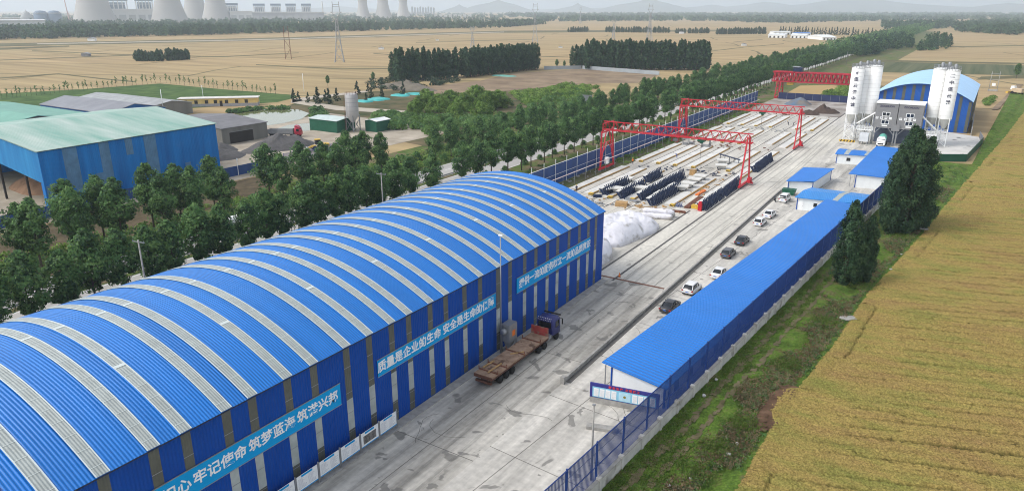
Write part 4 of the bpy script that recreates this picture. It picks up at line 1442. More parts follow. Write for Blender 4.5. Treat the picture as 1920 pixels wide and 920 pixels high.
MB().b2(3.3, 4.6, -.145, -.127, .95, 1.95).build('poster', mat('pale_poster', (0.45, 0.68, 0.78), 0.6, 0.1, 1), nw)
MB().lathe((3.95, -.15, 1.45), [(.16, -.004), (.16, .0)], 12, 'Y').build('emblem', mat('emblem_olive', (0.25, 0.22, 0.05), 0.6, 0.2, 3), nw)
text('安全生产 文明施工', .34, frame((3.85, -.12, 2.3), (1, 0, 0), (0, 0, 1)), mat('notice_red', (0.6, 0.05, 0.06), 0.6, 0.1, 1), nw, 'lettering', bold=.012, spacing=1.5)
t = thing('concrete_slab', 'grey concrete slab lying on the apron in front of the notice wall', 'slab', (-27.0, 59.8, 0), .3)
MB().b2(-1.6, 1.6, -.4, .4, 0.04, .4).build('slab', M_CONC_OLD, t)

# low parapet between haul road and parking
t = thing('parapet', 'low concrete parapet with an end post between haul road and parked cars', 'wall', (-35.1, 66, 0), R(.25))
MB().b2(-.14, .14, .5, 24, 0, .62, ).b2(-.14, .14, 24, 60, 0, .45).b2(-.14, .14, 60, 112, 0, .34).build('parapet', M_CONC_OLD, t)
MB().b2(-.25, .25, -.1, .499, 0, .95).build('end_post', M_CONC_OLD, t)
MB().b2(.15, .75, .6, 112, 0.05, .09).build('gutter', mat('wet_gutter', (0.12, 0.115, 0.105), 0.7, 0.3, 1.0), t)

# left boundary: blue panel fence with white posts
bf = thing('panel_fence', 'long dark blue panel fence with white posts between yard and highway', 'fence', (-84.6, 100, 0), R(.45))
M_PANEL = mat('fence_panel_blue', (0.02, 0.065, 0.21), 0.55, 0.15, 0.4, 0.3, streak=(1, 1, 0.15))
for k in range(43):
    y = k * 5.9
    MB().b2(-.03, .03, y + .03, y + 5.87, .15, 5.2).build('panel', M_PANEL, bf)
    MB().b2(.05, .09, y + .05, y + 5.85, 2.6, 2.67).b2(-.06, .06, y + .02, y + 5.88, 5.203, 5.28).build('rail', M_WHITE, bf)
    MB().lathe((.16, y, 0), [(.07, 0), (.07, 6.6)], 6).build('post', M_WHITE, bf)
pr = thing('conductor_rail', 'long pink and white conductor rail on thin posts along the crane track', 'rail', (-81, 130, 0))
MB().bar((0, -24, 3.3), (0, 205, 3.3), .14).build('rail', mat('faded_pink', (0.72, 0.47, 0.42), 0.6, 0.15, 0.05, col2=(0.78, 0.72, 0.70)), pr)
for k in range(39):
    MB().bar((0, -22 + k * 6, 0), (0, -22 + k * 6, 3.25), .08).build('post', M_STEEL, pr)
# dark fence at the far end of the yard
t = thing('panel_fence', 'dark blue panel fence closing the far end of the yard', 'fence', (-81, 372, 0), 0)
MB().b2(0, 46, -.04, .04, 0.05, 3.2).build('panel', mat('dark_blue_panel', (0.02, 0.03, 0.09), 0.6, 0.2, 0.5), t)
for k in range(12):
    MB().b2(k * 4 - .05, k * 4 + .05, -.12, -.045, 0, 3.4).build('post', M_STEEL, t)
t = thing('blue_barrier', 'tall narrow blue sheet screen behind the lettered silo', 'screen', (-36.0, 290, 0), 0)
MB().b2(-.05, .05, 0, 26, .05, 5.2).build('panel', M_BLUE_WALL, t)
MB().b2(.06, .14, 0, 26, .3, .4).b2(.06, .14, 0, 26, 4.8, 4.9).build('rail', M_STEEL, t)
# compound hoardings beyond the highway
for (y0, y1, x, lab) in ((30, 72, -160.8, 'dark blue hoarding in front of the open end of the green roofed warehouse'), (72.2, 132, -161.6, 'dark blue hoarding along the long wall of the green roofed warehouse')):
    t = thing('hoarding', lab, 'hoarding', (x, y0, 0))
    MB().b2(-.04, .04, 0, y1 - y0, 0, 2.6).build('panel', M_PANEL, t)
    for k in range(int((y1 - y0) / 9)):
        MB().b2(.05, .15, k * 9, k * 9 + .1, 0, 4.3).b2(.04, .3, k * 9 - .1, k * 9 + .2, 4.0, 4.6).build('post', M_WHITE, t)
t = thing('mesh_fence', 'see-through blue mesh fence by the yellow loader', 'fence', (-163.2, 134, 0), 0)
MB().add([(0, 0, .6), (0, 24, .6), (0, 24, 3.0), (0, 0, 3.0)], [(0, 1, 2, 3)]).build('net', M_FNET, t)
MB().b2(-.15, .15, 0, 24, 0, .6).build('base_wall', M_CONC_OLD, t)
for k in range(9):
    MB().b2(.02, .1, k * 3 - .04, k * 3 + .04, 0.6, 3.1).build('post', M_FBLUE, t)
# grey wall by the woods
for a, b, lab in (((1020, 131), (1090, 130), 'pale grey site wall left part below the dark poplar wood'), ((1092, 130), (1236, 141), 'long pale grey site wall in front of the largest poplar wood')):
    p, q = G(*a), G(*b)
    t = thing('site_wall', lab, 'wall', p, math.atan2(q.y - p.y, q.x - p.x))
    MB().b2(0, (q - p).length, -.1, .1, 0, 2.6).build('wall', mat('pale_hoarding', (0.33, 0.36, 0.38), 0.7, 0.1, 0.2), t)
p = G(1098, 212)
t = thing('road_sign', 'large grey back of a highway sign board on a post among the trees', 'sign', (p.x, p.y, 0), R(20))
MB().b2(-2.6, 2.6, -.06, .06, 4.2, 7.6).build('board', M_STEEL, t)
mb = MB()
for k in range(5):
    mb.b2(-2.6, 2.6, -.12, -.062, 4.4 + k * .72, 4.5 + k * .72)
mb.build('rib', M_GREYP, t)
MB().lathe((2.0, 0.2, 0), [(.14, 0), (.14, 7.4)], 8).build('post', M_STEEL, t)

# ================================================================== gantry cranes
def lattice_girder(mb, x0, x1, zt, zb, half, nb, chord=.25, web=.10):
    """triangular section: one top chord, two bottom chords, in local x"""
    mb.bar((x0, 0, zt), (x1, 0, zt), chord)
    for s in (-half, half):
        mb.bar((x0, s, zb), (x1, s, zb), chord * .9)
    for i in range(nb + 1):
        x = x0 + (x1 - x0) * i / nb
        mb.bar((x, -half, zb), (x, half, zb), web)
        if i < nb:
            xm = x + (x1 - x0) / nb / 2
            xn = x + (x1 - x0) / nb
            for s in (-half, half):
                mb.bar((x, s, zb), (xm, 0, zt), web).bar((xm, 0, zt), (xn, s, zb), web)
def gantry(y, label, xl=-82.2, xr=-44.45, zt=13.1, zb=10.9, rot=0.0, hoist=True, nb=17):
    t = thing('gantry_crane', label, 'gantry crane', (xr, y, 0), rot, 'red gantry cranes over the casting yard')
    w = xl - xr
    mb = MB()
    lattice_girder(mb, w - 1.4, 1.0, zt, zb, .8, nb)
    mb.build('girder', M_RED, t)
    # rigid left support: two A frames on a long bogie beam
    for s in (-1, 1):
        MB().bar((w, s * 4.2, .9), (w - .3, s * 3.4, zb), .34).bar((w, s * 4.2, .9), (w - .1, s * 0.9, zb), .24).build('leg', M_RED, t)
    MB().bar((w, -3.5, zb - .3), (w, 3.5, zb - .3), .34).bar((w, -3.6, 7.6), (w, 3.6, 7.6), .2).bar((w, -3.4, zt - .2), (w, 3.4, zt - .2), .24).bar((w, -3.4, zb), (w, -3.4, zt), .2).bar((w, 3.4, zb), (w, 3.4, zt), .2).bar((w, -3.9, 4.2), (w, 0.0, 7.5), .16).bar((w, 3.9, 4.2), (w, 0, 7.5), .16).build('brace', M_RED, t)
    MB().b2(w - .25, w + .25, -4.8, 4.8, .5, .95).build('bogie_beam', M_RED, t)
    # slim right support
    for s in (-1, 1):
        MB().bar((0, s * 4.2, .9), (0, s * 0.9, zt - .6), .34).build('leg', M_RED, t)
    MB().b2(-.25, .25, -4.8, 4.8, .5, .95).build('bogie_beam', M_RED, t)
    MB().bar((0, -3.4, 3.4), (0, 3.4, 3.4), .14).bar((0, -1.6, 9), (0, 1.6, 9), .14).build('brace', M_RED, t)
    for x in (0, w):
        for s in (-4.1, 4.1):
            MB().lathe((x, s, .34), [(.34, -.12), (.34, .12)], 12, 'X').build('wheel', M_STEEL, t)
    MB().b2(.3, 1.1, 1.2, 3.0, .7, 1.9).prism([(1.1, .5), (1.7, .5), (.5, 2.6), (.3, 2.6)], 1.6, 2.2, 'XZ').build('drive_unit', M_RED, t)
    if hoist:
        f = MB().b2(w * .31 - .9, w * .31 + .9, -.7, .7, zb - .75, zb - .25).b2(w * .31 - .4, w * .31 + .4, -.3, .3, zb - 1.2, zb - .75).build('hoist', M_GREEN, t)
        MB().bar((w * .31, 0, 5.2), (w * .31, 0, zb - 1.2), .05).build('cable', M_BLACK, f)
    MB().b2(w - .6, w + .3, -.3, .9, 1.5, 3.2).build('cabinet', M_WHITE, t)
    return t
gantry(177.5, 'red lattice gantry crane nearest to the blue hall')
gantry(238, 'second red lattice gantry crane with an operator walkway further up the yard', hoist=True)
g3 = thing('gantry_crane', 'heavy box-lattice red gantry crane at the far end of the yard', 'gantry crane', (-44.5, 379, 0), 0, 'red gantry cranes over the casting yard')
M_RED2 = mat('deep_red_paint', (0.42, 0.018, 0.035), 0.5, 0.2, 0.6)
mb = MB()
for s in (-1.6, 1.6):
    for z in (8.0, 12.6):
        mb.bar((-41.5, s, z), (6, s, z), .55)
    for i in range(24):
        x = -41.5 + i * 2
        mb.bar((x, s, 8), (x + 1, s, 12.6), .42).bar((x + 1, s, 12.6), (x + 2, s, 8), .42)
mb.build('girder', M_RED2, g3)
MB().b2(-41.5, 6, -1.5, 1.5, 12.0, 12.25).build('deck', M_RED2, g3)
for x in (-38.0, 0.0):
    for s in (-4.5, 4.5):
        mb = MB()
        mb.bar((x - .9, s, 0), (x - .9, s * .5, 8), .45).bar((x + .9, s, 0), (x + .9, s * .5, 8), .45)
        for k in range(5):
            mb.bar((x - .9, s * (1 - k * .1), k * 1.6), (x + .9, s * (1 - (k + 1) * .1), k * 1.6 + 1.6), .25)
        mb.build('leg', M_RED2, g3)
    MB().b2(x - .5, x + .5, -6, 6, .1, .9).build('bogie_beam', M_RED2, g3)
f = MB().b2(-32, -28, -2, 2, 13.0, 15.0).build('hoist_trolley', M_NAVY, g3)
MB().b2(-32.5, -29.5, -2.2, 2.2, 15.01, 15.3).build('trolley_roof', M_STEEL, f)
MB().b2(-34.5, -31.5, -1, 1, 6.4, 7.6).build('cab', M_YELLOW, g3)

# ================================================================== casting beds
M_BEDTOP = mat('bed_white', (0.64, 0.63, 0.59), 0.7, 0.12, 0.35, stain=((0.34, 0.31, 0.26), 0.4, 0.60, 0.1))
M_OCHRE = mat('bed_ochre', (0.30, 0.19, 0.065), 0.8, 0.25, 0.5)
bed0 = None
def bed(x, y0, y1, ends, w=2.1, h=.24):
    n_ = f'{y0:.0f}'
    col = {-78: 'far left', -73: 'second', -68: 'third', -63: 'fourth', -53: 'fifth', -48: 'right-hand'}[round(x / 1.0) if round(x) in (-78, -73, -68, -63, -53, -48) else -78]
    rowt = 'nearest the blue hall' if y0 < 160 else 'between the near gantry cranes' if y0 < 230 else 'under the second gantry crane' if y0 < 270 else 'at the far end of the yard'
    t = thing('casting_bed', f'{col} casting bed from the left in the row {rowt}' if col not in ('far left', 'right-hand') else f'{col} casting bed in the row {rowt}', 'casting bed', (x, y0, 0), 0, 'concrete casting beds in the yard')
    L_ = y1 - y0
    MB().b2(-w / 2 - .9, w / 2 - .9, 0.2, L_, .03, h).build('slab', M_BEDTOP, t)
    MB().b2(w / 2 - .89, w / 2 - .53, 0.2, L_, .03, h + .06).build('side_rail', M_OCHRE, t)
    if ends:
        f = MB().b2(w / 2 - 1.3, w / 2 - .3, -.9, .19, .03, h + .28).build('end_block', M_YELLOW, t)
        mb = MB()
        for k in range(3):
            a = w / 2 - 1.25 + k * .3
            mb.prism([(a, .06), (a + .18, .06), (a + .32, h + .26), (a + .14, h + .26)], -.906, -.902, 'XZ')
        mb.build('stripe', M_BLACK, f)
for x, y0, y1, e in ((-78.2, 112, 183, 1), (-73.1, 149.5, 183, 1), (-67.9, 149, 183, 1), (-62.7, 150, 183, 1), (-53.0, 150, 181, 1), (-47.6, 151, 214, 1),
                     (-78.2, 192, 225, 1), (-72.9, 192, 225, 1), (-67.9, 192, 225.5, 1), (-62.6, 192, 226, 1), (-53.0, 192.5, 225.7, 1), (-47.9, 217, 228, 1),
                     (-77.8, 236, 268, 1), (-73.0, 237, 268, 1), (-67.8, 236, 268, 1), (-62.2, 236, 267, 1), (-52.7, 240, 267, 0), (-47.6, 236, 268, 0),
                     (-77.9, 277, 308, 1), (-72.6, 277, 309, 1), (-67.4, 277, 309, 1), (-62.1, 277, 308.5, 1), (-52.7, 277, 311, 1), (-47.4, 277, 309, 1)):
    bed(x, y0, y1, e)

# steel side forms: raking navy panels with ribs and a pale slab lip
def form_proto(L_=4.6, label='', loc=(0, 0, 0), rz=0.0):
    t = thing('side_form', label, 'formwork', loc, rz, 'navy steel side forms standing in rows')
    MB().add([(0, 0, 0), (0, L_, 0), (-.75, L_, 1.75), (-.75, 0, 1.75), (-.06, 0, 0), (-.06, L_, 0), (-.81, L_, 1.75), (-.81, 0, 1.75)], [(0, 1, 2, 3), (7, 6, 5, 4), (0, 3, 7, 4), (1, 5, 6, 2), (3, 2, 6, 7)]).build('panel', mat('slate_panel', (0.035, 0.05, 0.10), .5, .3, .8), t)
    mb = MB()
    k = 0.1
    while k < L_:
        mb.bar((.62, k, 0), (-.25, k, 2.55), .2).bar((.45, k, .35), (-.05, k, .35), .1).bar((.25, k, 1.0), (-.4, k, 1.0), .1)
        k += .95
    mb.bar((.42, 0, .3), (.42, L_, .3), .1).bar((.1, 0, 1.3), (.1, L_, 1.3), .1)
    mb.build('rib', M_NAVY, t)
    MB().b2(-1.7, -.8, 0.03, L_ - .03, 1.62, 1.76).build('slab_lip', M_BEDTOP, t)
    MB().add([(-1.7, 0, 1.62), (-.81, 0, 1.62), (-.08, 0, 0), (-.5, 0, 0)], [(0, 1, 2, 3)]).build('end_plate', M_NAVY, t)
    return t
fp = None
def forms(x, ys, where, step=4.7, dz=0):
    global fp
    n = len(ys)
    ordn = ['nearest', 'second', 'third', 'fourth', 'fifth', 'sixth', 'seventh', 'eighth']
    for i, y in enumerate(ys):
        lab = (f'navy ribbed side form, {ordn[i]} from the camera, {where}')
        xx = x(y) if callable(x) else x
        if fp is None:
            fp = form_proto(4.25, lab, (xx, y, 0))
        else:
            dup(fp, (xx + rng.uniform(-.15, .15), y, 0), rng.uniform(-.03, .03), lab)
forms(-45.6, [149.5, 154.3, 159.2, 164.2, 169.0, 173.6], 'in the row beside the crane rail')
forms(-46.3, [195, 199.8, 204.6, 209.4], 'in row beyond near crane right leg')
forms(-56.6, [147, 151.7, 156.4, 161.1], 'in row behind the white covered heap')
forms(-60.4, [150.5, 155.2, 159.9, 164.6, 169.3, 174.0], 'in long row left of white segments')
forms(-64.9, [149.3, 154.0, 158.7], 'in the row third from the left')
forms(-66.0, [168.0, 172.7], 'in the short pair beyond the third row')
forms(-69.4, [149.8, 154.5, 159.0], 'in the short row at the left')

# pale precast box segments among the forms
seg0 = None
def segment(x, y, rz, label, sc=1.0):
    global seg0
    if seg0 is None:
        t = thing('box_segment', label, 'precast segment', (x, y, 0), rz, 'white precast deck segments')
        MB().b2(-1.6, 1.6, -1.3, 1.3, 1.15, 1.45).build('top_slab', M_BEDTOP, t)
        MB().prism([(-.9, .5), (.9, .5), (1.2, 1.149), (-1.2, 1.149)], -1.2, 1.2, 'XZ').build('web', mat('segment_web_grey', (0.30, 0.30, 0.29), 0.8, 0.2, 0.6), t)  # web in a darker grey than the top slab
        for sx in (-.9, .9):
            for sy in (-.9, .9):
                MB().b2(sx - .1, sx + .1, sy - .1, sy + .1, 0, .51).build('leg', M_NAVY, t)
        seg0 = t
    else:
        dup(seg0, (x, y, 0), rz, label, sc)
for q, rz, lab in (((1278, 358), .25, 'tilted white precast segment at the near end of the row of four in mid yard'), ((1290, 352), .05, 'white precast segment second in the row of four in mid yard'),
                   ((1302, 344), .05, 'white precast segment third in the row of four in mid yard'), ((1313, 338), .05, 'white precast segment at the far end of the row of four'),
                   ((1352, 318), .4, 'white precast segment on dark legs beside the raised form, nearer one'), ((1354, 308), .3, 'white precast segment beside the raised form, further one'),
                   ((1135, 362), -.3, 'white precast segment lying tilted left of the navy forms'), ((1200, 360), .1, 'grey precast block between two rows of navy forms'),
                   ((1160, 362), .1, 'grey precast block at the near end of the left form row'), ((1175, 342), .05, 'grey precast panel standing behind the left form row')):
    p = G(*q)
    segment(p.x, p.y, rz, lab)
# loose things in the yard
def crate(x, y, dx, dy, h, m, label, name='crate', cat='crate', rz=0.0):
    t = thing(name, label, cat, (x, y, 0), rz)
    MB().b2(-dx / 2, dx / 2, -dy / 2, dy / 2, .08, h).build('box', m, t)
    mb = MB()
    for s in (-.35, .35):
        mb.b2(-dx / 2, dx / 2, s * dy - .06, s * dy + .06, 0.03, .08)
    mb.b2(-dx / 2 - .03, dx / 2 + .03, -dy / 2 - .03, dy / 2 + .03, h, h + .05)
    mb.build('batten', m, t)
    return t
p = G(1165, 386); crate(p.x, p.y, 2.6, 2.0, .9, M_WOOD, 'orange-brown plywood stack behind the white covered heap', 'plywood_stack', 'stack', .3)
p = G(1299, 328); crate(p.x, p.y, 1.5, 1.5, 1.4, M_WOOD, 'brown wooden crate at the far end of the long form row')
p = G(1304, 391); crate(p.x, p.y, 1.6, 1.1, .8, M_YELLOW, 'yellow box beside the red gas cart by the haul road', 'box', 'box')
p = G(1312, 395)
t = thing('hydrant_cabinet', 'red fire cabinet standing at the near end of the form row by the haul road', 'fire cabinet', p)
MB().b2(-.4, .4, -.35, .35, .1, 1.7).build('cabinet', M_RED, t)
MB().b2(-.3, .3, -.3, .3, 1.7, 2.1).b2(-.5, .5, -.4, .4, .02, .1).build('cap', M_RED, t)
def beam_stack(a, b, n, m, label, w=.35, name='steel_beam_stack', cat='beams'):
    p, q = G(*a), G(*b)
    t = thing(name, label, cat, p, math.atan2(q.y - p.y, q.x - p.x))
    L_ = (q - p).length
    for k in range(n):
        y = (k - n / 2) * w * 1.15
        MB().b2(0, L_ - rng.uniform(0, .8), y, y + w, .08, .08 + w).build('beam', m, t)
    MB().b2(.8, 1.0, -n * w * .7, n * w * .7, .03, .079).b2(L_ - 1.6, L_ - 1.4, -n * w * .7, n * w * .7, .03, .079).build('batten', M_WOOD, t)
beam_stack((1222, 393), (1290, 400), 2, M_RUST, 'rusty steel beams lying across the yard behind the white bags')
beam_stack((1287, 391), (1315, 370), 3, M_RUST, 'rusty brown beams pointing up the yard left of the near form row')
beam_stack((1175, 374), (1198, 381), 3, M_STEEL, 'grey steel beams lying beside the plywood stack')
beam_stack((1306, 367), (1322, 358), 2, M_ORANGE, 'orange painted beams between two casting beds')
beam_stack((1112, 370), (1128, 370), 1, M_NAVY, 'short dark pipe section behind the hall corner', .6)
p = G(1275, 388)
t = thing('rebar_bundle', 'tangled blue-grey rebar bundle by the end of the casting bed', 'bundle', p)
mb = MB()
for k in range(26):
    a = rng.uniform(0, 6.28)
    mb.bar((rng.uniform(-1, 1), rng.uniform(-.8, .8), .05), (rng.uniform(-1, 1), rng.uniform(-.8, .8), rng.uniform(.4, 1.1)), .06)
mb.build('rods', mat('blue_grey_steel', (0.10, 0.14, 0.28), 0.6, 0.2, 2), t)
def frame_rack(px_, sx, h, m, label, name='frame_rack', cat='rack'):
    p = G(*px_)
    t = thing(name, label, cat, p)
    MB().bar((-sx, 0, 0), (-sx, 0, h), .13).bar((sx, 0, 0), (sx, 0, h), .13).bar((-sx, 0, h), (sx, 0, h), .13).bar((-sx, 0, .1), (sx, 0, .1), .13).bar((-sx, 1, 0), (-sx, 1, h), .13).bar((sx, 1, 0), (sx, 1, h), .13).bar((-sx, 1, h), (sx, 1, h), .13).build('frame', m, t)
    MB().b2(-sx * .7, sx * .7, .2, .8, .15, h * .4).build('load', M_STEEL, t)
    return t
frame_rack((1322, 277), 1.3, 2.6, M_NAVY, 'dark square steel rack under the near gantry crane')
frame_rack((1284, 272), 1.0, 2.0, M_STEEL, 'grey scaffold rack left of the dark square rack')
frame_rack((1295, 271), 1.0, 2.0, M_STEEL, 'grey scaffold rack touching the dark square rack side')
frame_rack((1265, 266), 1.1, 2.4, M_RED, 'red steel frame at the left edge of the beds under the near crane')
# raised form on legs
p = G(1367, 306)
t = thing('raised_form', 'dark form panel raised on legs among the white segments', 'formwork', p, .2)
MB().add([(-3, -.5, 2.6), (3, -.5, 1.2), (3, .7, 1.2), (-3, .7, 2.6), (-3, -.5, 2.45), (3, -.5, 1.05), (3, .7, 1.05), (-3, .7, 2.45)], [(0, 1, 2, 3), (7, 6, 5, 4), (0, 4, 5, 1), (1, 5, 6, 2), (2, 6, 7, 3), (3, 7, 4, 0)]).build('panel', M_NAVY, t)
for k in range(5):
    x = -2.6 + k * 1.3
    MB().bar((x, 0, 0), (x, 0, 2.4 - .233 * (x + 3)), .12).build('leg', M_NAVY, t)
for nm, cx_, cy_, sx_, sy_, n_, m_ in (('debris', -70, 142, 5, 4, 60, M_STEEL), ('debris', -60, 145, 8, 3, 40, M_WOOD), ('debris', -66, 230, 14, 5, 50, M_RUST), ('debris', -60, 188, 12, 3, 40, M_NAVY), ('debris', -52, 170, 2, 14, 30, M_WOOD), ('debris', -64, 272, 14, 4, 40, M_STEEL), ('debris', -66, 316, 12, 4, 60, M_RUST), ('debris', -84, 150, 2, 30, 60, M_CONC_OLD)):
    mb = MB()
    for k in range(n_):
        x_, y_ = cx_ + rng.gauss(0, sx_) * .6, cy_ + rng.gauss(0, sy_) * .6
        if rng.random() < .5:
            a_ = rng.uniform(0, 6.28)
            l_ = rng.uniform(.5, 2.2)
            mb.bar((x_, y_, .12), (x_ + l_ * math.cos(a_), y_ + l_ * math.sin(a_), rng.uniform(.1, .3)), rng.uniform(.06, .14))
        else:
            mb.box((x_, y_, .15), (rng.uniform(.2, .9), rng.uniform(.2, .7), rng.uniform(.1, .4)), rng.uniform(0, 3))
    mb.build(nm, m_)['kind'] = 'stuff'
# heap under white sheeting, and bags
M_SHEET = mat('white_sheeting', (0.70, 0.69, 0.72), 0.5, 0.12, 0.35, 0.4, bump=.45, bscale=.55, stain=((0.42, 0.40, 0.38), .5, .56, .12))
from mathutils import noise as mnoise
def draped(rx, ry, h, seed, power=3.0, n=120, nr=40, flat=5.0):
    pts, fs = [], []
    for j in range(nr + 1):
        q = j / nr
        for i in range(n):
            t_ = 2 * PI * i / n
            c, s = math.cos(t_), math.sin(t_)
            k = (abs(c) ** power + abs(s) ** power) ** (-1 / power)
            nv = mnoise.noise(Vector((c * 1.4, s * 1.4, seed)))
            nf = mnoise.noise(Vector((c * 9, s * 9, seed + 5)))
            w = 1 + .14 * nv + .12 * nf * max(0, q - .6)
            x, y = rx * k * c * w * min(1, q * 1.06), ry * k * s * w * min(1, q * 1.06)
            lump = mnoise.noise(Vector((x * .22, y * .2, seed * 3))) * .42
            a_ = x * .8 + y * .6
            b_ = y * .8 - x * .6
            cr = 0
            for f_, am in ((.33, .20), (.75, .11), (1.6, .05)):
                cr += am * (1 - abs(mnoise.noise(Vector((a_ * f_, b_ * f_ * .35, seed * 2 + f_)))) * 2.2) * (.5 + q)
            z = h * (1 - q ** flat) * (1 + lump - .15) + cr * h * .35 * (1 - q ** 8)
            pts.append((x, y, max(z, 0.03)))
    for j in range(nr):
        for i in range(n):
            fs.append((j * n + i, j * n + (i + 1) % n, (j + 1) * n + (i + 1) % n, (j + 1) * n + i))
    return MB().add(pts, fs, True)
o = tag(draped(5.4, 9.8, 3.1, 1.7).build('covered_heap', M_SHEET), 'large heap under white sheeting behind the far corner of the hall', 'covered heap')
o.location = (-54.6, 124.5, 0)
o.rotation_euler = (0, 0, -.12)
o = tag(draped(3.0, 5.6, 2.9, 4.1, 2.3).build('covered_heap', M_SHEET), 'smaller round bundle under white sheeting right beside the hall wall corner', 'covered heap')
o.location = (-52.3, 108.8, 0)
o.rotation_euler = (0, 0, .15)
for k, (dx, dy, lab) in enumerate(((0, 0, 'long white tube of rolled sheeting, the top one of the pile beyond the covered heap'), (-.2, 1.15, 'long white tube of rolled sheeting lying furthest from the camera in the pile'), (.15, -1.15, 'long white tube of rolled sheeting lying nearest the camera in the pile'))):
    rr = .62
    path = [(-3.4 + i * .55, .07 * math.sin(i * 1.3 + k), rr + (.75 if k == 0 else 0.02) + .04 * math.sin(i * 2.1)) for i in range(13)]
    o = tag(MB().tube(path, [.35] + [rr * (1 + .06 * math.sin(i * 2.4 + k)) for i in range(11)] + [.35], 12).build('sheeting_roll', M_SHEET), lab, 'roll', 'white rolls of sheeting')
    o.location = (-52.0 + dx, 139.3 + dy, 0)
    o.rotation_euler = (0, 0, .28)
# heaps at the end of the yard
for q, rx, ry, h, m_, lab in (((1545, 211), 5.5, 5, 3.4, M_SOIL, 'dark soil heap at the far end of the yard, the taller right one'), ((1517, 214), 4.5, 4, 1.8, M_SOIL, 'low dark soil heap left of the taller soil heap'),
                              ((1497, 196), 6.5, 6, 3.2, mat('sheeted_blue', (0.12, 0.25, 0.42), 0.6, 0.4, 0.25, col2=(0.22, 0.17, 0.11)), 'soil heap half covered with blue sheeting at the far end of the yard')):
    p = G(*q)
    o = tag(heap_mesh(rx, ry, h, int(q[0])).build('soil_heap', m_), lab, 'heap')
    o.location = p

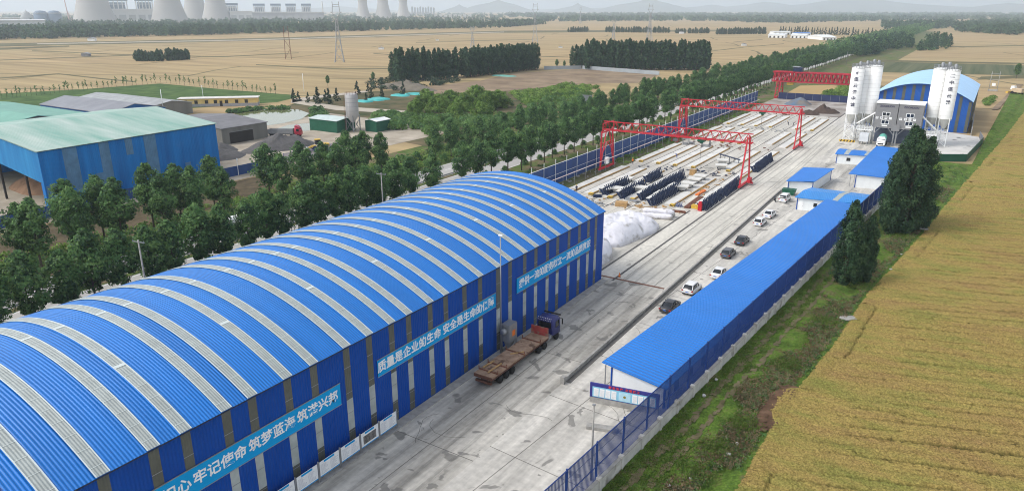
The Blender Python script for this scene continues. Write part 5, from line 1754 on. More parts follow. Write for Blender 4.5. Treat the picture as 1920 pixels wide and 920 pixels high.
# ================================================================== vehicles
def rrect(y, w, z0, z1, r=.12, x=0.0):
    return [(x + a * (w / 2), y, z) for a, z in ((-1 + r * 2 / w, z0), (1 - r * 2 / w, z0), (1, z0 + r), (1, z1 - r), (1 - r * 2 / w, z1), (-1 + r * 2 / w, z1), (-1, z1 - r), (-1, z0 + r))]
def wheel(t, x, y, r=.33, w=.22, name='wheel'):
    f = MB().lathe((x, y, r), [(r * .55, -w / 2), (r * .96, -w / 2), (r, -w / 3), (r, w / 3), (r * .96, w / 2), (r * .55, w / 2)], 16, 'X').build(name, M_BLACK, t)
    s = 1 if x > 0 else -1
    MB().lathe((x + s * .005, y, r), [(.02, -w * .45), (r * .6, -w * .45), (r * .6, w * .45), (.02, w * .47)], 12, 'X').build('rim', M_STEEL, f)
CARM = {}
def car(style, col, loc, label, rz=0.0, rough=.25):
    if col not in CARM:
        CARM[col] = mat('car_paint_%d' % len(CARM), col, rough, 0.03, 1.0, 0.6)
    m = CARM[col]
    t = thing('parked_car', label, 'car', loc, rz, 'cars parked along the parapet')
    L_, W_, H_ = {'sedan': (4.65, 1.80, 1.45), 'suv': (4.45, 1.82, 1.68), 'hatch': (4.2, 1.76, 1.52), 'van': (4.6, 1.75, 1.78)}[style]
    h = L_ / 2
    belt = {'sedan': .93, 'suv': 1.05, 'hatch': .95, 'van': 1.05}[style]
    hood = belt - .1 if style != 'van' else belt - .02
    trunk = belt + .02
    st = [(-h, W_ * .86, .36, trunk - .16), (-h + .12, W_ * .94, .24, trunk - .03), (-h + .8, W_, .2, trunk), (0, W_, .2, belt), (h - 1.15, W_, .2, hood + .05), (h - .35, W_ * .95, .22, hood - .10), (h - .08, W_ * .86, .26, hood - .22), (h, W_ * .74, .34, hood - .34)]
    MB().loft([rrect(y, w, a, b, .13) for y, w, a, b in st]).build('body', m, t)
    if style == 'sedan':
        gs = [(-h + .62, .84, belt - .02), (-h + 1.35, .74, H_ - .05), (-.1, .76, H_), (.45, .75, H_ - .04), (h - 1.25, .86, hood)]
    elif style == 'van':
        gs = [(-h + .06, .86, belt - .02), (-h + .30, .80, H_ - .06), (-.3, .82, H_), (.9, .78, H_ - .06), (h - .85, .86, hood)]
    else:
        gs = [(-h + .10, .86, belt - .02), (-h + .55, .76, H_ - .06), (-.5, .77, H_), (.35, .75, H_ - .05), (h - 1.3, .86, hood)]
    rings = [[(-W_ * .47 * 1, y, belt - .06), (W_ * .47, y, belt - .06), (W_ * k / 2 + .03, y, max(z - .1, belt - .05)), (W_ * k / 2 - .1, y, z), (-W_ * k / 2 + .1, y, z), (-W_ * k / 2 - .03, y, max(z - .1, belt - .05))] for y, k, z in gs]
    MB().loft(rings).build('windows', M_GLASS, t)
    a, b, c = gs[1], gs[2], gs[3]
    R3 = [[(-W_ * k / 2 - .0, y, z - .07), (W_ * k / 2 + .0, y, z - .07), (W_ * k / 2 - .06, y, z + .025), (-W_ * k / 2 + .06, y, z + .025)] for y, k, z in (a, b, c)]
    MB().loft(R3, False).build('roof', m, t)
    mb = MB()
    for s in (-1, 1):
        for (y0, k0, z0), (y1, k1, z1) in ((gs[0], gs[1]), (gs[4], gs[3])):
            mb.bar((s * W_ * k0 / 2, y0, z0 + .02), (s * (W_ * k1 / 2 - .02), y1, z1 - .02), .11)
        mb.bar((s * W_ * .475, -.1, belt - .02), (s * W_ * .385, -.1, H_ - .06), .09)
    mb.build('roof_pillars', m, t)  # front, centre and rear pillars of the car, merged into one mesh
    for sx in (-1, 1):
        for sy in (-h + .85, h - .9):
            wheel(t, sx * (W_ / 2 - .12), sy, .33 if style != 'suv' else .36)
        MB().b2(sx * (W_ * .43) - .14, sx * (W_ * .43) + .14, -h - .012, -h + .12, trunk - .32, trunk - .14).build('tail_light', mat('tail_red', (0.35, 0.01, 0.012), 0.3, 0.1, 1), t)
        MB().b2(sx * (W_ * .33) - .16, sx * (W_ * .33) + .16, h - .12, h - .02, hood - .40, hood - .27).build('headlight', M_WHITE, t)
        MB().b2(sx * (W_ / 2 + .02), sx * (W_ / 2 + .2), h - 1.75, h - 1.6, belt, belt + .14).build('mirror', m, t)
    MB().b2(-.24, .24, -h - .02, -h + .02, .55, .68).build('number_plate', mat('plate_blue', (0.05, 0.15, 0.5), 0.5, 0.1, 1), t)
    MB().b2(-W_ * .42, W_ * .42, -h - .03, -h + .1, .26, .42).build('bumper', M_BLACK if style == 'suv' else m, t)
    return t
WH, GR, DK = (0.72, 0.72, 0.71), (0.085, 0.085, 0.09), (0.035, 0.035, 0.038)
car('sedan', DK, (-32.3, 94.0, .05), 'dark grey sedan parked nearest the camera', R(-1))
car('suv', WH, (-31.9, 102.4, .05), 'white compact crossover with black lower bumper parked second from the camera', R(-2))
car('sedan', WH, (-30.4, 111.6, .05), 'white sedan with a pale sunshade in the rear window, parked further from the parapet', R(-2))
car('hatch', GR, (-32.1, 122.4, .05), 'grey crossover parked just beyond the white sedan with sunshade', R(-1))
car('sedan', DK, (-32.1, 131.2, .05), 'dark grey sedan parked beyond the grey crossover', R(-1))
car('hatch', WH, (-32.4, 145.6, .05), 'white hatchback, nearer of the two white cars in the middle of the car row', R(-3))
car('sedan', WH, (-32.2, 152.6, .05), 'white sedan, further of the two white cars in the middle of the car row', R(-3))
car('van', WH, (-32.5, 168.0, .05), 'white minivan parked beside the bin at the far end of the car row', R(-2))
p = (-33.0, 174.5)
t = thing('rubbish_skip', 'dark green skip standing just beyond the white minivan', 'skip', (p[0], p[1], .05))
MB().prism([(-1.2, .2), (1.2, .2), (1.5, 1.3), (-1.5, 1.3)], -1.0, 1.0, 'XZ').build('body', M_GREEN, t)
MB().b2(-1.55, 1.55, -1.05, 1.05, 1.301, 1.4).build('rim', M_GREEN, t)
t = thing('motorcycle', 'small motorcycle standing by the parapet beside the white minivan', 'motorcycle', (-34.3, 166.2, .05), .4)
MB().lathe((0, -.6, .3), [(.2, -.05), (.3, -.05), (.3, .05), (.2, .05)], 14, 'X').build('wheel', M_BLACK, t)
MB().lathe((0, .65, .3), [(.2, -.05), (.3, -.05), (.3, .05), (.2, .05)], 14, 'X').build('wheel', M_BLACK, t)
MB().bar((0, -.6, .3), (0, .1, .55), .16).bar((0, .1, .55), (0, .5, .9), .12).bar((0, .65, .3), (0, .48, .95), .07).bar((-.3, .45, .98), (.3, .45, .98), .05).build('frame', M_NAVY, t)
MB().b2(-.13, .13, -.75, .0, .68, .8).build('seat', M_BLACK, t)

# flatbed lorry beside the hall
lo = thing('flatbed_lorry', 'dusty flatbed lorry with dark blue cab and rusty plank trailer beside the hall', 'lorry', (-42.6, 60.4, .04))
M_PLANK = mat('dusty_planks', (0.30, 0.19, 0.125), 0.9, 0.3, 1.2, 0.1, col2=(0.40, 0.28, 0.20), detail=8, stain=((0.13, 0.08, 0.055), 0.9, 0.56, 0.08))
M_CHAS = mat('chassis_brown', (0.11, 0.05, 0.035), 0.85, 0.3, 1.5)
M_CAB = mat('cab_blue', (0.02, 0.025, 0.13), 0.4, 0.15, 1.0, 0.5)
MB().b2(-1.3, 1.3, 0, 13.1, 1.32, 1.5).build('deck', M_PLANK, lo)
MB().b2(-1.32, -1.25, 0, 13.1, 1.12, 1.318).b2(1.25, 1.32, 0, 13.1, 1.12, 1.318).b2(-1.3, 1.3, -.06, .0, 1.08, 1.5).build('side_rail', M_CHAS, lo)
MB().b2(-.5, -.3, .3, 13, .75, 1.31).b2(.3, .5, .3, 13, .75, 1.31).b2(-1.1, 1.1, -.02, .3, .5, .75).build('chassis', M_CHAS, lo)
MB().b2(-1.28, 1.28, 13.0, 13.12, 1.505, 2.65).build('headboard', mat('faded_red', (0.32, 0.05, 0.045), 0.7, 0.25, 1.0, stain=((0.22, 0.14, 0.10), 1.2, 0.52, 0.1)), lo)
for k, y in enumerate((1.1, 3.0, 7.0, 10.9)):
    MB().bar((-1.34, y, 1.56), (1.34, y, 1.56), .12).bar((-1.34, y, 1.45), (-1.34, y, 1.95), .1).bar((1.34, y, 1.45), (1.34, y, 1.95), .1).build('crossbar', M_RUST, lo)
for a, b in (((-.9, 1.4, 1.7), (-.7, 3.4, 1.7)), ((.3, .6, 1.7), (.4, 3.3, 1.7)), ((-.2, 6.2, 1.55), (.9, 7.6, 1.55))):
    MB().bar(a, b, .14).build('loose_timber', M_WOOD, lo)
for y in (1.9, 3.2, 4.5):
    for s in (-1, 1):
        wheel(lo, s * 1.05, y, .5, .5)
for y in (10.9, 12.3):
    for s in (-1, 1):
        wheel(lo, s * 1.05, y, .5, .5)
for s in (-1, 1):
    wheel(lo, s * 1.0, 15.7, .5, .35)
MB().b2(-.45, .45, 10.3, 16.4, .7, 1.0).build('tractor_frame', M_CHAS, lo)
cabm = MB().loft([rrect(14.35, 2.3, 1.0, 3.15, .15), rrect(14.5, 2.4, .9, 3.3, .18), rrect(15.8, 2.42, .75, 3.35, .2), rrect(16.3, 2.4, .7, 3.2, .2), rrect(16.5, 2.3, .75, 2.2, .2)])
cabm.build('cab', M_CAB, lo)
MB().b2(-.95, .95, 14.30, 14.345, 2.0, 2.85).build('rear_window', M_GLASS, lo)
for s in (-1, 1):
    MB().b2(s * 1.205, s * 1.235, 15.1, 16.0, 1.95, 2.85).build('side_window', M_GLASS, lo)
    MB().bar((s * 1.25, 16.3, 2.9), (s * 1.55, 16.4, 2.9), .06).b2(s * 1.48, s * 1.6, 16.3, 16.45, 2.1, 2.85).build('mirror', M_BLACK, lo)
MB().b2(-1.05, 1.05, 16.42, 16.47, 2.1, 2.95).build('windscreen', M_GLASS, lo)
MB().b2(-1.25, 1.25, 16.25, 16.5, 3.3, 3.42).build('sun_visor', M_BLACK, lo)
mb = MB()
for k in range(8):
    mb.b2(-1.05 + k * .27, -.97 + k * .27, 14.33, 14.39, 3.02, 3.1)
    mb.b2(-1.05 + k * .27, -.97 + k * .27, 14.40, 14.46, 3.30, 3.37)
mb.build('marker_light', M_WHITE, lo)
MB().b2(.6, 1.15, 13.2, 14.2, .75, 1.3).b2(-1.15, -.6, 13.2, 14.2, .75, 1.3).build('fuel_tank', M_STEEL, lo)
# concrete mixer lorry under the tower
mx_ = thing('concrete_mixer', 'white concrete mixer lorry with green drum parked under the grey mixing tower', 'mixer lorry', (-22.2, 257.4, .05), PI)
MB().loft([rrect(2.0, 2.3, .8, 2.9, .15), rrect(2.2, 2.45, .7, 3.0, .2), rrect(3.7, 2.45, .7, 2.95, .2), rrect(4.0, 2.35, .75, 2.0, .2)]).build('cab', M_WHITE, mx_)
MB().add([(-1.1, 4.02, 1.75), (1.1, 4.02, 1.75), (1.05, 3.78, 2.75), (-1.05, 3.78, 2.75)], [(0, 1, 2, 3)]).build('windscreen', M_GLASS, mx_)
MB().b2(-.8, .8, 4.0, 4.06, 1.0, 1.4).build('grille', M_BLACK, mx_)
MB().b2(-.9, .9, 2.3, 3.2, 3.0, 3.3).build('roof_fairing', M_WHITE, mx_)
MB().b2(-.5, .5, -4.6, 2.0, .7, 1.1).build('chassis', M_NAVY, mx_)
dr = MB().lathe((0, 0, 0), [(.3, 1.8), (1.0, 1.6), (1.25, .2), (1.2, -1.4), (.6, -3.4), (.5, -3.8)], 18, 'Y')
dr.v = [(x, y, z + 2.45 + .12 * -y) for x, y, z in dr.v]
dr.build('drum', mat('drum_green', (0.14, 0.42, 0.34), 0.5, 0.1, 0.8), mx_)
for y in (-3.6, -2.2, 3.0):
    for s in (-1, 1):
        wheel(mx_, s * 1.0, y, .5, .4)
# loader, lorries over on the left
ld = thing('wheel_loader', 'yellow wheel loader working beside the gravel heaps', 'loader', (-170.5, 154, .06), R(150))
MB().b2(-1.1, 1.1, -3.2, -.4, 1.0, 2.0).build('engine_cover', M_YELLOW, ld)
MB().b2(-.75, .75, -.6, 1.0, 1.9, 3.3).build('cab', M_GLASS, ld)
MB().b2(-.85, .85, -.7, 1.1, 3.301, 3.45).build('cab_roof', M_YELLOW, ld)
MB().b2(-.6, .6, 0.9, 2.0, .8, 1.6).bar((-.6, 1.6, 1.5), (-.6, 3.4, .7), .3).bar((.6, 1.6, 1.5), (.6, 3.4, .7), .3).build('arm', M_YELLOW, ld)
MB().prism([(3.2, .1), (4.4, .1), (4.2, .5), (3.5, 1.2), (3.1, .9)], -1.4, 1.4, 'YZ').build('bucket', M_STEEL, ld)
for y in (-2.0, 1.4):
    for s in (-1, 1):
        wheel(ld, s * 1.1, y, .75, .5)
def lorry(loc, rz, colname, col, label, name='lorry', tank=False):
    t = thing(name, label, 'lorry', loc, rz)
    m = mat('lorry_' + colname, col, .4, .08, 1.0, .5)
    MB().loft([rrect(3.4, 2.35, .9, 3.2, .15), rrect(3.6, 2.45, .8, 3.35, .2), rrect(5.1, 2.45, .7, 3.2, .2), rrect(5.5, 2.35, .75, 2.1, .2)]).build('cab', m, t)
    MB().add([(-1.1, 5.52, 1.85), (1.1, 5.52, 1.85), (1.05, 5.22, 2.95), (-1.05, 5.22, 2.95)], [(0, 1, 2, 3)]).build('windscreen', M_GLASS, t)
    for s in (-1, 1):
        MB().b2(s * 1.228, s * 1.25, 4.1, 5.0, 1.9, 2.8).build('side_window', M_GLASS, t)
    MB().prism([(3.5, 3.36), (5.0, 3.3), (4.4, 3.75), (3.6, 3.95)], -1.1, 1.1, 'YZ').build('roof_fairing', m, t)
    MB().b2(-.5, .5, -6, 3.4, .7, 1.1).build('chassis', M_BLACK, t)
    if tank:
        MB().lathe((0, 0, 2.3), [(.5, -6.6), (1.15, -6.2), (1.2, 2.4), (.5, 2.8)], 18, 'Y').build('tank', M_WHITE, t)
    else:
        MB().b2(-1.25, 1.25, -6, 2.9, 1.101, 1.3).b2(-1.25, -1.18, -6, 2.9, 1.301, 2.5).b2(1.18, 1.25, -6, 2.9, 1.301, 2.5).b2(-1.17, 1.17, 2.82, 2.9, 1.301, 2.9).b2(-1.17, 1.17, -6, -5.92, 1.301, 2.5).build('cargo_body', M_STEEL, t)
    for y in (-5, -3.7, 2.2, 4.6):
        for s in (-1, 1):
            wheel(t, s * 1.0, y, .5, .4)
    return t
lorry((-118.5, 83.5, .07), PI, 'red', (0.50, 0.03, 0.03), 'red lorry with white tank driving on the highway among the near trees', tank=True)
lorry((-199, 165.5, .07), R(-60), 'crimson', (0.42, 0.02, 0.05), 'crimson tipper lorry parked beside the grey shed with the wide doorway')
p = G(1905, 178)
t = thing('combine_harvester', 'white and tan combine harvester on the dirt path at the right edge', 'harvester', (p.x, p.y, .35), R(60))
MB().b2(-1.4, 1.4, -3, 2, 1.0, 3.0).build('body', mat('tan_paint', (0.55, 0.42, 0.28), 0.5, 0.1, 1), t)
MB().b2(-1.0, 1.0, 1.0, 2.8, 2.2, 4.0).build('cab', M_WHITE, t)
MB().b2(-2.2, 2.2, 3.0, 4.2, .4, 1.2).build('cutter', M_YELLOW, t)
for s in (-1, 1):
    wheel(t, s * 1.4, 1.4, .8, .5)
    wheel(t, s * 1.3, -2.2, .5, .4)

# ================================================================== workers
def person(loc, rz, label, top, legs, bend=0.0, helmet=None):
    t = thing('person', label, 'person', loc, rz)
    def P_(y, z, x=0.0, base=.95):
        # bend the upper body forward (towards +y) about the hips
        if z > base:
            d = z - base
            return (x, y * math.cos(bend) + d * math.sin(bend), base + d * math.cos(bend) - y * math.sin(bend))
        return (x, y, z)
    pts = [(0, 0, .95), P_(0, 1.2), P_(0, 1.42), P_(0, 1.54), P_(.02, 1.68), P_(0, 1.40, .2), P_(.02, 1.12, .27), P_(.12, .98 if not bend else .96, .25), P_(0, 1.40, -.2), P_(.05, 1.12, -.27), P_(.18, .98 if not bend else .96, -.25),
           (.1, 0, .9), (.11, .04, .5), (.12, 0, .06), (.12, .14, .03), (-.1, 0, .9), (-.11, -.02, .5), (-.12, -.08, .06), (-.12, .06, .03)]
    ed = [(0, 1), (1, 2), (2, 3), (3, 4), (2, 5), (5, 6), (6, 7), (2, 8), (8, 9), (9, 10), (0, 11), (11, 12), (12, 13), (13, 14), (0, 15), (15, 16), (16, 17), (17, 18)]
    rad = [.16, .15, .16, .06, .11, .07, .05, .04, .07, .05, .04, .1, .075, .05, .045, .1, .075, .05, .045]
    me = bpy.data.meshes.new('body')
    me.from_pydata(pts, ed, [])
    o = link('body', me)
    sk = o.modifiers.new('s', 'SKIN')
    for i, v in enumerate(me.skin_vertices[0].data):
        v.radius = (rad[i], rad[i] * (.8 if i < 3 else 1))
        v.use_root = i == 0
    sb = o.modifiers.new('d', 'SUBSURF')
    sb.levels = sb.render_levels = 1
    dg = bpy.context.evaluated_depsgraph_get()
    m2 = bpy.data.meshes.new_from_object(o.evaluated_get(dg))
    bpy.data.objects.remove(o)
    skin = mat('skin', (0.45, 0.27, 0.18), .6, .05, 2)
    m2.materials.clear()
    for m_ in (top, legs, skin):
        m2.materials.append(m_)
    hz_ = P_(0, 1.5)
    for pl in m2.polygons:
        c = pl.center
        d = math.hypot(c.y - P_(.02, 1.68)[1], c.z - P_(.02, 1.68)[2])
        pl.material_index = 2 if d < .15 and abs(c.x) < .13 else (0 if c.z > .93 or bend and c.z > .8 and c.y > .15 else 1)
        pl.use_smooth = True
    link('body', m2, t)
    if helmet:
        c = P_(.01, 1.76)
        MB().lathe(c, [(.16, -.03), (.14, .04), (.09, .1), (.02, .12)], 12).build('helmet', helmet, t)
    return t
M_VEST = mat('orange_vest', (0.85, 0.20, 0.03), .7, .05, 2)
M_JEAN = mat('dark_trousers', (0.02, 0.025, 0.05), .8, .1, 2)
M_BLUEC = mat('blue_overall', (0.05, 0.10, 0.35), .8, .1, 2)
person(G(1186, 308), 0.4, 'worker in orange vest and helmet standing at the left edge of the beds', M_VEST, M_JEAN, 0, M_YELLOW)
person(G(1269, 296), 2.0, 'worker in blue overalls bending over a casting bed', M_BLUEC, M_BLUEC, .9, M_WHITE)
person(G(1478, 235), 1.2, 'worker in dark clothes bending over, left of the pair at the far beds', M_JEAN, M_JEAN, .8, M_YELLOW)
person(G(1487, 236), -1.2, 'worker in dark clothes bending over, right of the pair at the far beds', M_JEAN, M_JEAN, .8, M_RED)
person(G(1081, 360), 0.9, 'worker in yellow helmet half hidden behind the roof corner of the blue hall', M_JEAN, M_JEAN, .2, M_YELLOW)
t = thing('traffic_cone', 'small orange traffic cone at the crossing of the cross drain and the crane rail', 'cone', (-44.2, 102.2, .05))
MB().lathe((0, 0, .04), [(.2, 0), (.04, .7)], 12).build('cone', M_ORANGE, t)
MB().b2(-.25, .25, -.25, .25, 0, .04).build('base', M_BLACK, t)
# ================================================================== vegetation
def leafmat(name, c, t=.42):
    return mat(name, c, .6, .25, .25, .25, trans=t)
LEAF = [leafmat('leaf_dark', (0.050, 0.108, 0.040)), leafmat('leaf_mid', (0.105, 0.215, 0.068)), leafmat('leaf_light', (0.165, 0.285, 0.088))]
LEAFP = [leafmat('poplar_dark', (0.028, 0.066, 0.031)), leafmat('poplar_mid', (0.042, 0.098, 0.043)), leafmat('poplar_light', (0.080, 0.150, 0.062))]
LEAFW = [leafmat('willow_dark', (0.10, 0.19, 0.035)), leafmat('willow_mid', (0.17, 0.29, 0.055)), leafmat('willow_light', (0.24, 0.36, 0.08))]
LEAFC = [leafmat('conifer_dark', (0.015, 0.038, 0.020), .1), leafmat('conifer_mid', (0.022, 0.05, 0.024), .1), leafmat('conifer_light', (0.035, 0.065, 0.03), .1)]
M_BARK = mat('bark', (0.105, 0.085, 0.065), 0.9, 0.25, 2.0)

def crown_mesh(name, seed, zlo, zhi, rad, nclump, nleaf, leaf, mats, shape='ovoid', clump=.9, up=.25):
    r = np.random.default_rng(seed)
    V, M_ = [], []
    H_ = zhi - zlo
    ph = r.uniform(0, 6.28, 3)
    for c in range(nclump):
        u = (c + r.uniform(0, 1)) / nclump
        if shape == 'ovoid':
            prof = (math.sin(PI * min(1, u * .93 + .07)) ** .62)
            prof *= 1.0 if u < .5 else (1 - .25 * (u - .5))
        elif shape == 'poplar':
            prof = min(1, (u + .06) / .22) ** .6 * (1 - u ** 3.2) ** .8 + .04
        elif shape == 'cone':
            prof = (1 - u) ** .8 * min(1, (u + .05) / .12) + .03
        else:
            prof = math.sqrt(max(0, 1 - (u * 1.0) ** 2)) if u > 0 else 1
        a = r.uniform(0, 2 * PI)
        k = math.sqrt(r.uniform(.12, 1.0))
        rr = rad * prof * k * (1 + .22 * math.sin(2 * a + ph[0] + 3 * u) + .12 * math.sin(5 * a + ph[1]))
        cc = np.array([rr * math.cos(a), rr * math.sin(a), zlo + H_ * u])
        cr = clump * r.uniform(.65, 1.25) * (.6 + .5 * prof)
        n = max(4, int(nleaf * r.uniform(.6, 1.3) * (.5 + .6 * prof)))
        d = r.normal(0, 1, (n, 3))
        d /= np.linalg.norm(d, axis=1, keepdims=True)
        P = cc + d * cr * (r.uniform(.25, 1, (n, 1)) ** .5) * np.array([1, 1, .85 if shape != 'poplar' else 1.25])
        out = np.array([math.cos(a) * k, math.sin(a) * k, up + .3 * u])
        V.append(leaf_quads(P, d * .75 + out, leaf, r))
        base = r.choice([0, 1, 1, 2], p=[.3, .25, .2, .25])
        mi = np.where(r.uniform(0, 1, n) < .7, base, r.integers(0, 3, n))
        M_.append(mi)
    return quads(name, np.concatenate(V), np.concatenate(M_), mats)

def trunk_mesh(name, seed, h, r0, zb, ztop, spread, nl=7):
    r = random.Random(seed)
    mb = MB()
    mb.tube([(0, 0, -.2), (.03, .02, h * .3), (r.uniform(-.15, .15), r.uniform(-.15, .15), h * .65), (r.uniform(-.2, .2), r.uniform(-.2, .2), h)], [r0 * 1.25, r0, r0 * .6, r0 * .2], 7)
    for k in range(nl):
        a = r.uniform(0, 6.28)
        z = zb + (ztop - zb) * k / nl
        l = spread * r.uniform(.5, .95) * (1 - .5 * k / nl)
        mb.tube([(0, 0, z), (l * .5 * math.cos(a), l * .5 * math.sin(a), z + l * .45), (l * math.cos(a), l * math.sin(a), z + l * 1.0)], [r0 * .45, r0 * .28, r0 * .08], 5)
    return mb.mesh(name, M_BARK)

def tree_proto(kind, seed, h):
    if kind == 'road':
        t = trunk_mesh('trunk', seed, h * .8, .16, h * .28, h * .6, 2.4)
        c = crown_mesh('crown', seed, h * .31, h, 2.45, 78, 60, .26, LEAF, 'ovoid', 1.0)
    elif kind == 'wood':
        t = trunk_mesh('trunk', seed, h * .85, .2, h * .15, h * .6, 1.6, 4)
        c = crown_mesh('crown', seed, h * .07, h, 2.5, 75, 30, .50, LEAFP, 'poplar', .95)
    elif kind == 'big':
        t = trunk_mesh('trunk', seed, h * .9, .32, h * .08, h * .7, 2.6, 12)
        c = crown_mesh('crown', seed, h * .03, h, 2.65, 180, 85, .25, LEAFP, 'poplar', .9)
    elif kind == 'conifer':
        t = trunk_mesh('trunk', seed, h * .5, .12, .3, .6, .2, 1)
        c = crown_mesh('crown', seed, h * .04, h, h * .26, 44, 34, .36, LEAFC, 'cone', .6)
    elif kind == 'sapling':
        t = trunk_mesh('trunk', seed, h * .8, .06, h * .4, h * .7, .4, 3)
        c = crown_mesh('crown', seed, h * .35, h, h * .13, 10, 12, .26, LEAF, 'ovoid', .35)
    elif kind == 'willow':
        t = trunk_mesh('trunk', seed, h * .6, .25, h * .2, h * .5, 3.0)
        c = crown_mesh('crown', seed, h * .02, h * .95, h * .62, 85, 60, .36, LEAFW, 'dome', 1.15)
    elif kind == 'bush':
        t = trunk_mesh('trunk', seed, h * .6, .06, h * .1, h * .4, .6, 5)
        c = crown_mesh('crown', seed, h * .12, h, h * .55, 34, 34, .2, LEAF, 'dome', .5)
    return t, c
_pc = {}
def protos(kind, n, h, seed):
    k = (kind, n, h, seed)
    if k not in _pc:
        _pc[k] = [tree_proto(kind, seed + 17 * i, h) for i in range(n)]
    return _pc[k]
def plant(kind, pr, x, y, sc, label, group=None, name='tree', cat='tree', z=0.0, lean=0.0):
    tm, cm = pr
    t = thing(name, label, cat, (x, y, z), rng.uniform(0, 6.28), group)
    t.scale = (sc * rng.uniform(.92, 1.08), sc * rng.uniform(.92, 1.08), sc)
    if lean:
        t.rotation_euler.x = lean
    link('trunk', tm, t)
    link('crown', cm, t)
    return t

ROAD = protos('road', 6, 12.2, 100)
labA = 'leafy young street tree in the row just outside the blue panel fence of the yard'
labA1 = 'leafy street tree in the roadside row behind the blue arched hall'
labB = 'leafy young street tree in the row along the far side of the highway'
y = 22.0
while y < 760:
    for d in ((0, 6.3) if y > 108 else (0, 4.4, 8.8)):
        if rng.random() < .95:
            x = -101.6 + rng.uniform(-.5, .5)
            plant('road', ROAD[rng.randrange(6)], x, y + d + rng.uniform(-.6, .6), rng.uniform(.86, 1.06), labA if y > 105 else labA1, 'street trees between highway and yard' if y > 105 else 'street trees behind the arched hall')
    y += 12.8
y = 44.0
while y < 760:
    if not (92 < y < 99):
        for x0 in (-127.6, -132.2):
            if rng.random() < (.94 if x0 > -130 else (.7 if y < 130 else .35)):
                plant('road', ROAD[rng.randrange(6)], x0 + rng.uniform(-.7, .7), y + rng.uniform(-1.2, 1.2), rng.uniform(.9, 1.12) if y < 130 else rng.uniform(.72, .98), labB, 'street trees on the far side of the highway')
    y += 7.6 if y < 300 else 9.5

# far continuation of the two rows, and other masses of trees: one object per mass
def mass(name, pts, h, rad, leaf, n, mats, seed, shape='ovoid', zlo=.12):
    """a far wood that reads as one mass: many small crowns in one object"""
    r = np.random.default_rng(seed)
    V, M_ = [], []
    for (x, y) in pts:
        hh = h * r.uniform(.7, 1.15)
        nn = int(n * r.uniform(.8, 1.2))
        u = r.uniform(0, 1, nn)
        a = r.uniform(0, 2 * PI, nn)
        if shape == 'poplar':
            pf = np.minimum(1, (u + .08) / .25) * (1 - u ** 3) ** .8
        else:
            pf = np.sin(PI * np.minimum(1, u * .9 + .1)) ** .6
        k = np.sqrt(r.uniform(.3, 1, nn))
        rr = rad * pf * k * (1 + .25 * np.sin(2 * a + x))
        P = np.stack([x + rr * np.cos(a), y + rr * np.sin(a), hh * (zlo + (1 - zlo) * u)], 1)
        N_ = np.stack([np.cos(a), np.sin(a), .3 + .5 * u], 1)
        V.append(leaf_quads(P, N_, leaf, r, .75))
        b = r.integers(0, 3)
        M_.append(np.where(r.uniform(0, 1, nn) < .7, b, r.integers(0, 3, nn)))
    o = link(name, quads(name, np.concatenate(V), np.concatenate(M_), mats))
    o['kind'] = 'stuff'
    return o
r_ = np.random.default_rng(11)
pts = [(x + r_.uniform(-1, 1), y + r_.uniform(-2, 2)) for y in np.arange(764, 2300, 8.5) for x in (-101.6, -128, -132)]
mass('far_street_trees', pts, 12.3, 3.3, .75, 80, LEAF, 12)
def inpoly(poly, n, seed):
    r = np.random.default_rng(seed)
    xs = [p[0] for p in poly]
    ys = [p[1] for p in poly]
    out = []
    while len(out) < n:
        x, y = r.uniform(min(xs), max(xs)), r.uniform(min(ys), max(ys))
        c = False
        for i in range(len(poly)):
            x0, y0 = poly[i]
            x1, y1 = poly[i - 1]
            if (y0 > y) != (y1 > y) and x < (x1 - x0) * (y - y0) / (y1 - y0) + x0:
                c = not c
        if c:
            g_ = G(x, y)
            out.append((g_.x, g_.y))
    return out
mass('tree_belt', inpoly([(-60, 45), (480, 39.5), (950, 35), (950, 52.5), (640, 60), (480, 64), (-60, 77)], 2300, 1), 14, 5.5, 1.9, 46, LEAFP, 21)
mass('tree_belt', inpoly([(-60, 74), (300, 69), (480, 64), (640, 60), (950, 52.5), (950, 50), (-60, 70)], 420, 2), 16, 5.5, 1.6, 90, LEAFP, 22, 'poplar')
mass('tree_belt', inpoly([(940, 45), (1010, 44), (1020, 46), (1000, 48), (945, 52)], 160, 3), 14, 7, 3.0, 30, LEAFP, 23)
mass('tree_belt', inpoly([(1000, 33), (1400, 30), (1920, 30), (1920, 36), (1700, 39), (1500, 43), (1330, 40), (1000, 41)], 1100, 4), 15, 12, 5.0, 24, LEAFP, 24)
mass('tree_belt', inpoly([(950, 27), (1920, 26), (1920, 30), (950, 33)], 700, 5), 16, 22, 9.0, 18, LEAFP, 25)
mass('tree_belt', inpoly([(-40, 27), (950, 25), (950, 34), (-40, 44)], 700, 6), 12, 16, 6.0, 18, LEAFP, 26)
mass('tree_belt', inpoly([(1400, 40), (1500, 42), (1500, 44.5), (1400, 43)], 60, 7), 11, 6, 2.5, 40, LEAFP, 27)
mass('tree_belt', inpoly([(1652, 47), (1790, 45), (1795, 50), (1770, 55), (1652, 56)], 190, 8), 15, 5, 1.8, 60, LEAFP, 28)
mass('tree_belt', inpoly([(1765, 38), (1790, 38), (1790, 41), (1765, 42)], 40, 9), 15, 6, 2.2, 50, LEAFP, 29)
mass('tree_belt', inpoly([(1780, 52), (1830, 42), (1920, 36), (1980, 40), (1980, 66), (1890, 66), (1800, 62)], 520, 10), 14, 6, 2.0, 56, LEAFP, 30)
mass('tree_belt', inpoly([(1598, 98), (1640, 86), (1700, 77), (1715, 92), (1660, 96), (1650, 103), (1605, 108)], 170, 12), 13, 3.6, .9, 110, LEAFP, 31, 'poplar')
